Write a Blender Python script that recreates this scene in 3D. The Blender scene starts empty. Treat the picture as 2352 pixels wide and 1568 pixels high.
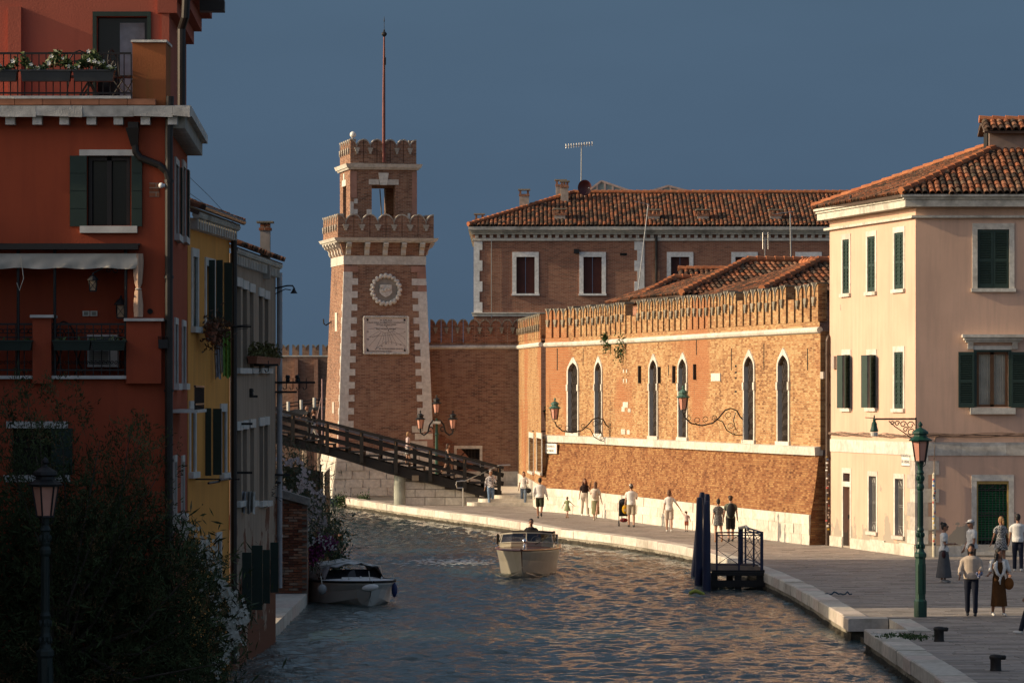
import bpy, math, random
import numpy as np
from mathutils import Vector, Matrix, noise as mnoise
R = math.radians
random.seed(7)
rng = np.random.default_rng(7)
scene = bpy.context.scene
COL = scene.collection

# ------------------------------------------------------------------ camera, world, sun, exposure
FPX, CX, HY, H = 8820.0, 1176.0, 908.0, 5.35      # focal length in photo units, centre, horizon row, eye height
cam_d = bpy.data.cameras.new('camera'); cam = bpy.data.objects.new('camera', cam_d); COL.objects.link(cam)
cam.location = (0, 0, H); cam.rotation_euler = (R(90), 0, 0)
cam_d.sensor_width = 36; cam_d.lens = 135.0
cam_d.shift_y = (HY - 784.0) / 2352.0
cam_d.clip_start = 1; cam_d.clip_end = 6000
scene.camera = cam
scene.view_settings.view_transform = 'Standard'; scene.view_settings.look = 'None'
scene.view_settings.gamma = 1; scene.view_settings.use_curve_mapping = False
scene.view_settings.exposure = 0.3

SUN_AZ, SUN_EL = R(5.0), R(21.5)                   # light travels towards +X, a little away from the viewer
w = bpy.data.worlds.new('World'); scene.world = w; w.use_nodes = True
nt = w.node_tree; N = nt.nodes; L = nt.links; N.clear()
out = N.new('ShaderNodeOutputWorld'); bg = N.new('ShaderNodeBackground'); bg2 = N.new('ShaderNodeBackground')
sky = N.new('ShaderNodeTexSky'); sky.sky_type = 'NISHITA'; sky.sun_disc = False
sky.sun_elevation = SUN_EL; sky.sun_rotation = R(270) - SUN_AZ
sky.air_density = 0.8; sky.dust_density = 4.0; sky.ozone_density = 0.3
L.new(sky.outputs[0], bg.inputs[0]); bg.inputs[1].default_value = 0.118
# a slate storm front stands over the lagoon ahead, the clear evening sky lies behind and to the left
geo = N.new('ShaderNodeNewGeometry'); tc = N.new('ShaderNodeTexCoord')
sep = N.new('ShaderNodeSeparateXYZ'); L.new(tc.outputs['Generated'], sep.inputs[0])
zr = N.new('ShaderNodeValToRGB'); L.new(sep.outputs['Z'], zr.inputs[0])
cr = zr.color_ramp
cr.elements[0].position = 0.0; cr.elements[0].color = (0.056, 0.093, 0.143, 1)
cr.elements[1].position = 0.14; cr.elements[1].color = (0.068, 0.115, 0.172, 1)
e = cr.elements.new(0.5); e.color = (0.145, 0.185, 0.225, 1)
e = cr.elements.new(0.05); e.color = (0.059, 0.099, 0.154, 1)
nz = N.new('ShaderNodeTexNoise'); nz.inputs['Scale'].default_value = 16.0; nz.inputs['Detail'].default_value = 3
mp = N.new('ShaderNodeMapping'); mp.inputs['Scale'].default_value = (1, 1, 3.0)
L.new(tc.outputs['Generated'], mp.inputs[0]); L.new(mp.outputs[0], nz.inputs['Vector'])
nr = N.new('ShaderNodeMapRange'); nr.inputs[3].default_value = 0.93; nr.inputs[4].default_value = 1.07
L.new(nz.outputs[0], nr.inputs[0])
mx = N.new('ShaderNodeVectorMath'); mx.operation = 'SCALE'
L.new(zr.outputs[0], mx.inputs[0]); L.new(nr.outputs[0], mx.inputs['Scale'])
L.new(mx.outputs[0], bg2.inputs[0]); bg2.inputs[1].default_value = 0.96
dt = N.new('ShaderNodeVectorMath'); dt.operation = 'DOT_PRODUCT'; dt.inputs[1].default_value = (0.45, 0.893, 0.0)
L.new(tc.outputs['Generated'], dt.inputs[0])
fr_ = N.new('ShaderNodeMapRange'); fr_.interpolation_type = 'SMOOTHSTEP'
fr_.inputs[1].default_value = -0.15; fr_.inputs[2].default_value = 0.60
L.new(dt.outputs['Value'], fr_.inputs[0])
ms = N.new('ShaderNodeMixShader'); L.new(fr_.outputs[0], ms.inputs[0]); L.new(bg.outputs[0], ms.inputs[1]); L.new(bg2.outputs[0], ms.inputs[2])
L.new(ms.outputs[0], out.inputs[0])

sd = bpy.data.lights.new('sun', 'SUN'); so = bpy.data.objects.new('sun', sd); COL.objects.link(so)
sd.energy = 3.6; sd.angle = R(0.53); sd.color = (1.0, 0.79, 0.52)
sdir = Vector((math.cos(SUN_AZ) * math.cos(SUN_EL), math.sin(SUN_AZ) * math.cos(SUN_EL), -math.sin(SUN_EL)))
so.rotation_euler = sdir.to_track_quat('-Z', 'Y').to_euler(); so.location = (-60, 90, 60)
scene.cycles.max_bounces = 6; scene.cycles.diffuse_bounces = 3; scene.cycles.glossy_bounces = 3
scene.cycles.transmission_bounces = 4; scene.cycles.caustics_reflective = False; scene.cycles.caustics_refractive = False

# ------------------------------------------------------------------ measuring: photo position + distance -> point
def px(u, Y): return (u - CX) * Y / FPX
def pz(v, Y): return H + (HY - v) * Y / FPX
def P(u, v, Y): return Vector((px(u, Y), Y, pz(v, Y)))
def G(u, v, z=0.0):
    Y = FPX * (H - z) / (v - HY); return Vector((px(u, Y), Y, z))
WATER = -0.5

# ------------------------------------------------------------------ objects
OFF = {}
def woff(o): return OFF.get(o.name, Vector((0, 0, 0))) if o is not None else Vector((0, 0, 0))
def tag(o, label=None, cat=None, group=None, kind=None):
    if label: o['label'] = label
    if cat: o['category'] = cat
    if group: o['group'] = group
    if kind: o['kind'] = kind
    return o
def thing(name, label, cat, loc=(0, 0, 0), group=None, kind=None):
    o = bpy.data.objects.new(name, None); COL.objects.link(o); o.empty_display_size = 0.2
    o.location = loc; OFF[o.name] = Vector(loc)
    return tag(o, label, cat, group, kind)
def inst(mesh, name, parent, loc, rot=None, scale=None, label=None):
    o = bpy.data.objects.new(name, mesh); COL.objects.link(o); o.parent = parent
    loc = Vector(loc); OFF[o.name] = loc
    M = Matrix.Translation(loc - woff(parent))
    if rot is not None: M = M @ (rot.to_4x4() if hasattr(rot, 'to_4x4') else rot)
    if scale is not None: M = M @ Matrix.Diagonal((*scale, 1))
    o.matrix_local = M
    if label: o['label'] = label
    return o
def copy_thing(root, loc, rotz=0.0, label=None, scale=1.0):
    def rec(o, parent):
        c = o.copy(); COL.objects.link(c); c.parent = parent
        for ch in list(KIDS.get(o.name, [])): rec(ch, c)
        return c
    KIDS = {}
    for o in bpy.data.objects:
        if o.parent: KIDS.setdefault(o.parent.name, []).append(o)
    r = rec(root, None); r.location = loc; r.rotation_euler = (0, 0, rotz); r.scale = (scale,) * 3
    OFF[r.name] = Vector(loc)
    if label: r['label'] = label
    return r

class Fr:
    """a vertical wall plane: s along it, d outwards (to the right-hand side of p0->p1), z up"""
    def __init__(s, p0, p1):
        s.o = Vector((p0[0], p0[1], 0)); d = Vector((p1[0] - p0[0], p1[1] - p0[1], 0)); s.len = d.length
        s.t = d.normalized(); s.n = Vector((s.t.y, -s.t.x, 0))
    def __call__(s, a, d, z): return s.o + s.t * a + s.n * d + Vector((0, 0, z))
    def su(s, u):
        k = (u - CX) / FPX; return (k * s.o.y - s.o.x) / (s.t.x - k * s.t.y)
    def zv(s, v, a): return pz(v, s.o.y + a * s.t.y)
    def rect(s, u0, u1, v0, v1):
        a, b = s.su(u0), s.su(u1); m = (a + b) / 2; return (a, b, s.zv(v1, m), s.zv(v0, m))
    def rot(s): return Matrix((s.t, -s.n, Vector((0, 0, 1)))).transposed()

class MB:
    def __init__(s): s.v = []; s.f = []; s.uv = None
    def add(s, vs, fs):
        b = len(s.v); s.v.extend([tuple(x) for x in vs]); s.f.extend([tuple(i + b for i in f) for f in fs]); return s
    def hexa(s, c):  # 8 corners: bottom 4 ccw, top 4 ccw
        return s.add(c, [(3, 2, 1, 0), (4, 5, 6, 7), (0, 1, 5, 4), (1, 2, 6, 5), (2, 3, 7, 6), (3, 0, 4, 7)])
    def box(s, x0, x1, y0, y1, z0, z1):
        return s.hexa([(x0, y0, z0), (x1, y0, z0), (x1, y1, z0), (x0, y1, z0), (x0, y0, z1), (x1, y0, z1), (x1, y1, z1), (x0, y1, z1)])
    def fbox(s, fr, a0, a1, d0, d1, z0, z1):
        if a0 > a1: a0, a1 = a1, a0
        return s.hexa([fr(a0, d1, z0), fr(a1, d1, z0), fr(a1, d0, z0), fr(a0, d0, z0), fr(a0, d1, z1), fr(a1, d1, z1), fr(a1, d0, z1), fr(a0, d0, z1)])
    def obox(s, c, x, y, z):
        c, x, y, z = Vector(c), Vector(x), Vector(y), Vector(z)
        return s.hexa([c - x - y - z, c + x - y - z, c + x + y - z, c - x + y - z, c - x - y + z, c + x - y + z, c + x + y + z, c - x + y + z])
    def beam(s, a, b, wd, ht, up=(0, 0, 1)):
        a, b, up = Vector(a), Vector(b), Vector(up); d = b - a; t = d.normalized()
        x = t.cross(up); x = x.normalized() if x.length > 1e-6 else Vector((1, 0, 0)); z = x.cross(t).normalized()
        return s.obox((a + b) / 2, t * (d.length / 2), x * (wd / 2), z * (ht / 2))
    def prism(s, poly, vec):
        n = len(poly); p = [Vector(q) for q in poly]; q = [a + Vector(vec) for a in p]
        return s.add(p + q, [tuple(range(n - 1, -1, -1)), tuple(range(n, 2 * n))] + [(i, (i + 1) % n, n + (i + 1) % n, n + i) for i in range(n)])
    def quad(s, a, b, c, d): return s.add([a, b, c, d], [(0, 1, 2, 3)])
    def tube(s, pts, r, n=8, cap=True, flat=1.0):
        pts = [Vector(p) for p in pts]; m = len(pts); rr = r if isinstance(r, (list, tuple)) else [r] * m
        vs = []; ref = None
        for i, p in enumerate(pts):
            t = (pts[min(i + 1, m - 1)] - pts[max(i - 1, 0)])
            t = t.normalized() if t.length > 1e-9 else Vector((0, 0, 1))
            if ref is None: ref = Vector((0, 0, 1)) if abs(t.z) < 0.9 else Vector((0, 1, 0))
            x = t.cross(ref)
            if x.length < 1e-4: x = t.cross(Vector((1, 0.3, 0)))
            x.normalize(); y = x.cross(t).normalized(); ref = y if False else ref
            for k in range(n):
                a = 2 * math.pi * k / n; vs.append(p + x * (math.cos(a) * rr[i]) + y * (math.sin(a) * rr[i] * flat))
        fs = [(i * n + k, i * n + (k + 1) % n, (i + 1) * n + (k + 1) % n, (i + 1) * n + k) for i in range(m - 1) for k in range(n)]
        if cap: fs += [tuple(range(n - 1, -1, -1)), tuple((m - 1) * n + k for k in range(n))]
        return s.add(vs, fs)
    def lathe(s, prof, c=(0, 0, 0), n=16, sq=0.0):
        c = Vector(c); vs = []; m = len(prof)
        for r, z in prof:
            for k in range(n):
                a = 2 * math.pi * (k + 0.5) / n; vs.append(c + Vector((r * math.cos(a), r * math.sin(a), z)))
        fs = [(i * n + k, i * n + (k + 1) % n, (i + 1) * n + (k + 1) % n, (i + 1) * n + k) for i in range(m - 1) for k in range(n)]
        fs += [tuple(range(n - 1, -1, -1)), tuple((m - 1) * n + k for k in range(n))]
        return s.add(vs, fs)
    def ball(s, c, r, n=10, m=7, rot=None):
        c = Vector(c); r = r if isinstance(r, (tuple, list, Vector)) else (r, r, r); vs = []
        for i in range(m + 1):
            ph = math.pi * i / m
            for k in range(n):
                a = 2 * math.pi * k / n
                q = Vector((r[0] * math.sin(ph) * math.cos(a), r[1] * math.sin(ph) * math.sin(a), -r[2] * math.cos(ph)))
                vs.append(c + (rot @ q if rot is not None else q))
        return s.add(vs, [(i * n + k, i * n + (k + 1) % n, (i + 1) * n + (k + 1) % n, (i + 1) * n + k) for i in range(m) for k in range(n)])
    def grid(s, rows):
        m, n = len(rows), len(rows[0])
        return s.add([p for r in rows for p in r], [(i * n + k, i * n + k + 1, (i + 1) * n + k + 1, (i + 1) * n + k) for i in range(m - 1) for k in range(n - 1)])
    def mesh(s, name, mat, smooth=False, uv=False, off=Vector((0, 0, 0)), uarc=None):
        me = bpy.data.meshes.new(name)
        vs = np.array([tuple(x) for x in s.v], dtype=float).reshape(-1, 3)
        o = np.array(off)
        me.from_pydata((vs - o).tolist(), [], s.f)
        if mat is not None: me.materials.append(mat)
        if smooth: me.polygons.foreach_set('use_smooth', [True] * len(me.polygons))
        if uv:
            lay = me.uv_layers.new(name='UVMap'); co = vs
            data = np.zeros((len(me.loops), 2))
            for p in me.polygons:
                n = p.normal; li = list(p.loop_indices); vi = [me.loops[l].vertex_index for l in li]
                if abs(n.z) > 0.85:
                    for l, i in zip(li, vi): data[l] = (co[i][0], co[i][1])
                else:
                    t = Vector((-n.y, n.x, 0)).normalized()
                    for l, i in zip(li, vi):
                        a = uarc(co[i]) if uarc else co[i][0] * t.x + co[i][1] * t.y
                        data[l] = (a, co[i][2])
            lay.data.foreach_set('uv', data.ravel())
        return me
    def build(s, name, mat, parent=None, smooth=False, uv=False, kind=None, label=None, uarc=None):
        if not s.v: return None
        off = woff(parent)
        me = s.mesh(name, mat, smooth, uv, off, uarc)
        o = bpy.data.objects.new(name, me); COL.objects.link(o)
        if parent is not None:
            o.parent = parent
        OFF[o.name] = off
        if kind: o['kind'] = kind
        if label: o['label'] = label
        return o
    def solo(s, name, mat, label, cat, loc=None, smooth=False, uv=False, group=None, kind=None):
        """one-mesh thing with its origin at loc"""
        if loc is None: loc = tuple(np.min(np.array([tuple(x) for x in s.v]), axis=0))
        me = s.mesh(name, mat, smooth, uv, Vector(loc)); o = bpy.data.objects.new(name, me); COL.objects.link(o); o.location = loc
        OFF[o.name] = Vector(loc)
        return tag(o, label, cat, group, kind)

def facade(mb, fr, a0, a1, z0, z1, ops=(), depth=0.2, top=None):
    """wall sheet with real openings and their reveals; ops: (s0,s1,z0,z1[,depth])"""
    S = sorted({a0, a1, *[o[0] for o in ops], *[o[1] for o in ops]}); Z = sorted({z0, z1, *[o[2] for o in ops], *[o[3] for o in ops]})
    S = [x for x in S if a0 <= x <= a1]; Z = [x for x in Z if z0 <= x <= z1]
    for i in range(len(S) - 1):
        for j in range(len(Z) - 1):
            m, q = (S[i] + S[i + 1]) / 2, (Z[j] + Z[j + 1]) / 2
            if any(o[0] < m < o[1] and o[2] < q < o[3] for o in ops): continue
            mb.quad(fr(S[i], 0, Z[j]), fr(S[i + 1], 0, Z[j]), fr(S[i + 1], 0, Z[j + 1]), fr(S[i], 0, Z[j + 1]))
    for o in ops:
        s0, s1, b, t = o[:4]; d = -(o[4] if len(o) > 4 else depth)
        mb.quad(fr(s0, 0, b), fr(s0, d, b), fr(s0, d, t), fr(s0, 0, t)); mb.quad(fr(s1, d, b), fr(s1, 0, b), fr(s1, 0, t), fr(s1, d, t))
        mb.quad(fr(s0, 0, t), fr(s0, d, t), fr(s1, d, t), fr(s1, 0, t)); mb.quad(fr(s0, d, b), fr(s0, 0, b), fr(s1, 0, b), fr(s1, d, b))
    return mb
def frame_parts(fr, op, wd, proud, mat, parent, sill=True, lintel=True, sides=True, sillx=0.04, name='window_frame'):
    s0, s1, z0, z1 = op[:4]; m = MB()
    if sides:
        m.fbox(fr, s0 - wd, s0, -0.02, proud, z0, z1); m.fbox(fr, s1, s1 + wd, -0.02, proud, z0, z1)
    if lintel: m.fbox(fr, s0 - wd, s1 + wd, -0.02, proud + .003, z1, z1 + wd * 1.2)
    f = m.build(name, mat, parent)
    if sill: MB().fbox(fr, s0 - wd - sillx, s1 + wd + sillx, -0.02, proud + 0.07, z0 - 0.12, z0 - .002).build('window_sill', mat, f or parent)
    return f

# ------------------------------------------------------------------ materials
def new_mat(name):
    m = bpy.data.materials.new(name); m.use_nodes = True; nt = m.node_tree; b = nt.nodes['Principled BSDF']; return m, nt.nodes, nt.links, b
def setp(b, **k):
    for a, v in k.items(): b.inputs[a].default_value = v
def ramp(N, stops):
    r = N.new('ShaderNodeValToRGB'); c = r.color_ramp
    while len(c.elements) < len(stops): c.elements.new(0.5)
    for e, (p, col) in zip(c.elements, stops): e.position = p; e.color = (*col, 1)
    return r
def noise(N, L, scale, detail=4, vec=None, rough=0.55, map_scale=None):
    n = N.new('ShaderNodeTexNoise'); n.inputs['Scale'].default_value = scale; n.inputs['Detail'].default_value = detail; n.inputs['Roughness'].default_value = rough
    if vec is not None:
        if map_scale:
            mp = N.new('ShaderNodeMapping'); mp.inputs['Scale'].default_value = map_scale; L.new(vec, mp.inputs[0]); vec = mp.outputs[0]
        L.new(vec, n.inputs['Vector'])
    return n
def mixc(N, L, fac, a, b, mode='MIX'):
    m = N.new('ShaderNodeMix'); m.data_type = 'RGBA'; m.blend_type = mode
    for sock, val in ((m.inputs[0], fac), (m.inputs[6], a), (m.inputs[7], b)):
        if isinstance(val, (int, float)): sock.default_value = val
        elif isinstance(val, tuple): sock.default_value = (*val, 1)
        else: L.new(val, sock)
    return m.outputs[2]
def piece_random(N, L):
    oi = N.new('ShaderNodeObjectInfo'); g = N.new('ShaderNodeNewGeometry')
    a = N.new('ShaderNodeMath'); a.operation = 'ADD'; L.new(oi.outputs['Random'], a.inputs[0]); L.new(g.outputs['Random Per Island'], a.inputs[1])
    f = N.new('ShaderNodeMath'); f.operation = 'FRACT'; L.new(a.outputs[0], f.inputs[0]); return f.outputs[0]
def world_pos(N): return N.new('ShaderNodeNewGeometry').outputs['Position']
MATS = {}
def plain(name, col, rough=0.6, metal=0.0, var=0.15, vs=3.0, bump=0.0, spec=0.4, trans=0.0, coat=0.0):
    if name in MATS: return MATS[name]
    m, N, L, b = new_mat(name); setp(b, Roughness=rough, Metallic=metal); b.inputs['Specular IOR Level'].default_value = spec
    p = world_pos(N); n = noise(N, L, vs, 5, p)
    c2 = tuple(x * (1 - var * 1.6) for x in col); c1 = tuple(min(1, x * (1 + var)) for x in col)
    r = ramp(N, [(0.25, c2), (0.75, c1)]); L.new(n.outputs[0], r.inputs[0]); L.new(r.outputs[0], b.inputs['Base Color'])
    if trans: b.inputs['Transmission Weight'].default_value = trans
    if coat: b.inputs['Coat Weight'].default_value = coat
    if bump:
        bp = N.new('ShaderNodeBump'); bp.inputs['Strength'].default_value = bump; bp.inputs['Distance'].default_value = 0.02
        n2 = noise(N, L, vs * 8, 4, p); L.new(n2.outputs[0], bp.inputs['Height']); L.new(bp.outputs[0], b.inputs['Normal'])
    MATS[name] = m; return m
def plaster(name, base, stain, patch=None, patch_lo=0.62, streak=0.5, bump=0.25, low=None):
    m, N, L, b = new_mat(name); setp(b, Roughness=0.9); b.inputs['Specular IOR Level'].default_value = 0.2
    p = world_pos(N)
    n1 = noise(N, L, 0.45, 6, p, 0.6); n2 = noise(N, L, 1.6, 5, p, 0.6, (2.5, 2.5, 0.25)); n3 = noise(N, L, 30, 3, p)
    r1 = ramp(N, [(0.35, tuple(x * 0.86 for x in base)), (0.65, base)]); L.new(n1.outputs[0], r1.inputs[0])
    r2 = ramp(N, [(0.46, (0, 0, 0)), (0.72, (streak,) * 3)]); L.new(n2.outputs[0], r2.inputs[0])
    c = mixc(N, L, r2.outputs[0], r1.outputs[0], stain)
    if patch:
        sp = N.new('ShaderNodeSeparateXYZ'); L.new(p, sp.inputs[0])
        n4 = noise(N, L, 1.0, 7, p, 0.62)
        mr = N.new('ShaderNodeMapRange'); mr.inputs[1].default_value = 0.2; mr.inputs[2].default_value = low or 2.6; mr.inputs[3].default_value = 0.14; mr.inputs[4].default_value = -0.16
        L.new(sp.outputs['Z'], mr.inputs[0]); ad = N.new('ShaderNodeMath'); ad.operation = 'ADD'; L.new(n4.outputs[0], ad.inputs[0]); L.new(mr.outputs[0], ad.inputs[1])
        r4 = ramp(N, [(patch_lo, (0, 0, 0)), (patch_lo + 0.01, (1, 1, 1))]); L.new(ad.outputs[0], r4.inputs[0])
        c = mixc(N, L, r4.outputs[0], c, patch)
    L.new(c, b.inputs['Base Color'])
    bp = N.new('ShaderNodeBump'); bp.inputs['Strength'].default_value = bump; bp.inputs['Distance'].default_value = 0.015
    L.new(n3.outputs[0], bp.inputs['Height']); L.new(bp.outputs[0], b.inputs['Normal'])
    MATS[name] = m; return m
def brickwall(name, cols, mortar, bw=0.27, bh=0.078, patchcol=None, big=0.35, stain=(0.05, 0.04, 0.035), stain_amt=0.55, bump=0.6, bk=0.42):
    """cols: three brick colours, from dark to pale"""
    m, N, L, b = new_mat(name); setp(b, Roughness=0.92); b.inputs['Specular IOR Level'].default_value = 0.15
    uv = N.new('ShaderNodeUVMap'); uv.uv_map = 'UVMap'; p = world_pos(N)
    bt = N.new('ShaderNodeTexBrick'); L.new(uv.outputs[0], bt.inputs['Vector']); bt.inputs['Scale'].default_value = 1.0
    bt.inputs['Brick Width'].default_value = bw; bt.inputs['Row Height'].default_value = bh; bt.inputs['Mortar Size'].default_value = 0.009
    bt.inputs['Mortar Smooth'].default_value = 0.3; bt.inputs['Bias'].default_value = 0.0
    bt.inputs['Color1'].default_value = (0, 0, 0, 1); bt.inputs['Color2'].default_value = (1, 1, 1, 1); bt.inputs['Mortar'].default_value = (0.5, 0.5, 0.5, 1)
    n1 = noise(N, L, big, 6, p, 0.62); n2 = noise(N, L, 2.2, 4, p)
    a = N.new('ShaderNodeMath'); a.operation = 'MULTIPLY_ADD'; a.inputs[1].default_value = bk; L.new(bt.outputs['Color'], a.inputs[0])
    s = N.new('ShaderNodeMath'); s.operation = 'MULTIPLY_ADD'; s.inputs[1].default_value = 0.75; s.inputs[2].default_value = -0.09 - (bk - 0.42) / 2; L.new(n1.outputs[0], s.inputs[0])
    s2 = N.new('ShaderNodeMath'); s2.operation = 'MULTIPLY_ADD'; s2.inputs[1].default_value = 0.35; L.new(n2.outputs[0], s2.inputs[0]); L.new(s.outputs[0], s2.inputs[2])
    L.new(s2.outputs[0], a.inputs[2])
    r = ramp(N, [(0.36, cols[0]), (0.60, cols[1]), (0.92, cols[2])]); L.new(a.outputs[0], r.inputs[0])
    c = r.outputs[0]
    if patchcol:
        n5 = noise(N, L, 0.16, 3, p, 0.5); r5 = ramp(N, [(0.53, (0, 0, 0)), (0.60, (0.8,) * 3)]); L.new(n5.outputs[0], r5.inputs[0])
        c = mixc(N, L, r5.outputs[0], c, patchcol)
    c = mixc(N, L, bt.outputs['Fac'], c, mortar)
    n3 = noise(N, L, 1.1, 6, p, 0.65, (2.2, 2.2, 0.35)); r3 = ramp(N, [(0.55, (0, 0, 0)), (0.8, (stain_amt,) * 3)]); L.new(n3.outputs[0], r3.inputs[0])
    c = mixc(N, L, r3.outputs[0], c, stain)
    L.new(c, b.inputs['Base Color'])
    h = N.new('ShaderNodeMath'); h.operation = 'SUBTRACT'; n4 = noise(N, L, 14, 4, p); L.new(n4.outputs[0], h.inputs[0]); L.new(bt.outputs['Fac'], h.inputs[1])
    bp = N.new('ShaderNodeBump'); bp.inputs['Strength'].default_value = bump; bp.inputs['Distance'].default_value = 0.025
    L.new(h.outputs[0], bp.inputs['Height']); L.new(bp.outputs[0], b.inputs['Normal'])
    MATS[name] = m; return m
def pieces(name, stops, rough=0.85, var_scale=6.0, var=0.25, bump=0.3, stain=None, stain_amt=0.6, spec=0.2):
    """one random tone per separate piece (tile, slab, stone, brick), with grain over it"""
    m, N, L, b = new_mat(name); setp(b, Roughness=rough); b.inputs['Specular IOR Level'].default_value = spec
    r = ramp(N, stops); L.new(piece_random(N, L), r.inputs[0]); p = world_pos(N)
    n = noise(N, L, var_scale, 5, p, 0.6); rr = ramp(N, [(0.3, (1 - var,) * 3), (0.7, (1 + var * 0.4,) * 3)]); L.new(n.outputs[0], rr.inputs[0])
    c = mixc(N, L, 1.0, r.outputs[0], rr.outputs[0], 'MULTIPLY')
    if stain:
        n3 = noise(N, L, 0.9, 6, p, 0.65); r3 = ramp(N, [(0.5, (0, 0, 0)), (0.72, (stain_amt,) * 3)]); L.new(n3.outputs[0], r3.inputs[0]); c = mixc(N, L, r3.outputs[0], c, stain)
    L.new(c, b.inputs['Base Color'])
    bp = N.new('ShaderNodeBump'); bp.inputs['Strength'].default_value = bump; bp.inputs['Distance'].default_value = 0.012
    n2 = noise(N, L, 35, 4, p); L.new(n2.outputs[0], bp.inputs['Height']); L.new(bp.outputs[0], b.inputs['Normal'])
    MATS[name] = m; return m

M_stone = pieces('istrian_stone', [(0, (0.62, 0.57, 0.48)), (0.5, (0.70, 0.65, 0.56)), (1, (0.56, 0.50, 0.43))], stain=(0.24, 0.20, 0.15), stain_amt=0.55)
M_trim = pieces('white_trim_stone', [(0, (0.60, 0.57, 0.51)), (0.5, (0.68, 0.65, 0.58)), (1, (0.55, 0.51, 0.45))], stain=(0.26, 0.22, 0.17), stain_amt=0.55)
M_quoin = pieces('bright_quoin_stone', [(0, (0.74, 0.74, 0.72)), (1, (0.82, 0.81, 0.79))], stain=(0.40, 0.38, 0.34), stain_amt=0.3)
M_cornice = pieces('weathered_cornice', [(0, (0.55, 0.52, 0.46)), (1, (0.63, 0.60, 0.52))], stain=(0.10, 0.095, 0.08), stain_amt=0.75)
M_quayst = pieces('quay_edge_stone', [(0, (0.58, 0.54, 0.47)), (0.5, (0.68, 0.63, 0.55)), (0.8, (0.64, 0.53, 0.46)), (1, (0.54, 0.49, 0.42))], stain=(0.26, 0.22, 0.16), stain_amt=0.55)
M_pave = pieces('trachyte_slab', [(0, (0.23, 0.20, 0.175)), (0.4, (0.39, 0.34, 0.295)), (0.7, (0.31, 0.275, 0.25)), (1, (0.42, 0.36, 0.32))], rough=0.7, stain=(0.12, 0.105, 0.09), stain_amt=0.5)
M_tile = pieces('terracotta_tile', [(0, (0.045, 0.034, 0.027)), (0.28, (0.10, 0.056, 0.036)), (0.52, (0.20, 0.083, 0.044)), (0.76, (0.33, 0.115, 0.053)), (0.9, (0.27, 0.145, 0.088)), (1, (0.09, 0.07, 0.05))], var=0.45, stain=(0.06, 0.05, 0.035), stain_amt=0.5)
M_ridge = pieces('ridge_tile', [(0, (0.38, 0.13, 0.06)), (1, (0.46, 0.18, 0.08))], var=0.3)
M_sunbrick = brickwall('sunlit_wall_brick', [(0.19, 0.08, 0.033), (0.38, 0.19, 0.080), (0.50, 0.32, 0.155)], (0.40, 0.30, 0.19), patchcol=(0.36, 0.12, 0.045), stain_amt=0.6, big=0.6, bk=0.48, bump=0.9)
M_redbrick = brickwall('base_wall_brick', [(0.12, 0.043, 0.019), (0.25, 0.102, 0.042), (0.38, 0.205, 0.085)], (0.27, 0.15, 0.08), bw=0.26, bh=0.078, big=0.55, stain_amt=0.45, bump=1.2, bk=0.45)
M_towerbrick = brickwall('tower_brick', [(0.115, 0.056, 0.037), (0.24, 0.113, 0.070), (0.34, 0.195, 0.125)], (0.33, 0.265, 0.21), big=0.45)
M_housebrick = brickwall('house_brick', [(0.19, 0.078, 0.052), (0.30, 0.12, 0.075), (0.38, 0.175, 0.11)], (0.36, 0.28, 0.22), big=0.3, stain_amt=0.3)
M_oldbrick = brickwall('old_damp_brick', [(0.10, 0.04, 0.025), (0.24, 0.085, 0.045), (0.34, 0.15, 0.085)], (0.26, 0.21, 0.17), big=0.6)
def clear_pane(name, tint, refl=.10):
    m, N, L, b = new_mat(name); N.remove(b); o = [n for n in N if n.type == 'OUTPUT_MATERIAL'][0]; t = N.new('ShaderNodeBsdfTransparent'); t.inputs[0].default_value = (*tint, 1); g = N.new('ShaderNodeBsdfGlossy'); g.inputs['Roughness'].default_value = .03
    x = N.new('ShaderNodeMixShader'); x.inputs[0].default_value = refl; L.new(t.outputs[0], x.inputs[1]); L.new(g.outputs[0], x.inputs[2]); L.new(x.outputs[0], o.inputs[0]); MATS[name] = m; return m
M_iron = plain('black_iron', (0.018, 0.018, 0.019), 0.5, 0.2, 0.1)
M_dark = plain('dark_interior', (0.012, 0.011, 0.010), 0.9, 0, 0.1)
M_glass = plain('window_glass', (0.016, 0.018, 0.02), 0.12, 0, 0.05, spec=0.35)
M_greenshut = plain('green_shutter', (0.022, 0.045, 0.036), 0.55, 0, 0.12)
M_darkshut = plain('dark_green_shutter', (0.016, 0.034, 0.026), 0.55, 0, 0.15)
M_brownshut = plain('oxblood_shutter', (0.075, 0.02, 0.014), 0.6, 0, 0.15)
M_timber = plain('black_tarred_timber', (0.014, 0.012, 0.011), 0.7, 0, 0.25, 5, bump=0.3)
M_steel = plain('brushed_steel', (0.55, 0.54, 0.52), 0.3, 0.9, 0.05)
M_lampgreen = plain('lamp_green_paint', (0.010, 0.055, 0.037), 0.42, 0, 0.2)
M_copper = plain('verdigris', (0.08, 0.17, 0.135), 0.6, 0.2, 0.3, 8)
M_pinkglass = plain('pink_lantern_glass', (0.62, 0.30, 0.22), 0.22, 0, 0.12, spec=0.5)
M_navy = plain('navy_paint', (0.012, 0.018, 0.055), 0.45, 0, 0.15)
M_pipe = plain('copper_downpipe', (0.085, 0.058, 0.045), 0.45, 0.5, 0.25)
M_darkpipe = plain('dark_downpipe', (0.03, 0.026, 0.024), 0.45, 0.4, 0.2)
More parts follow.
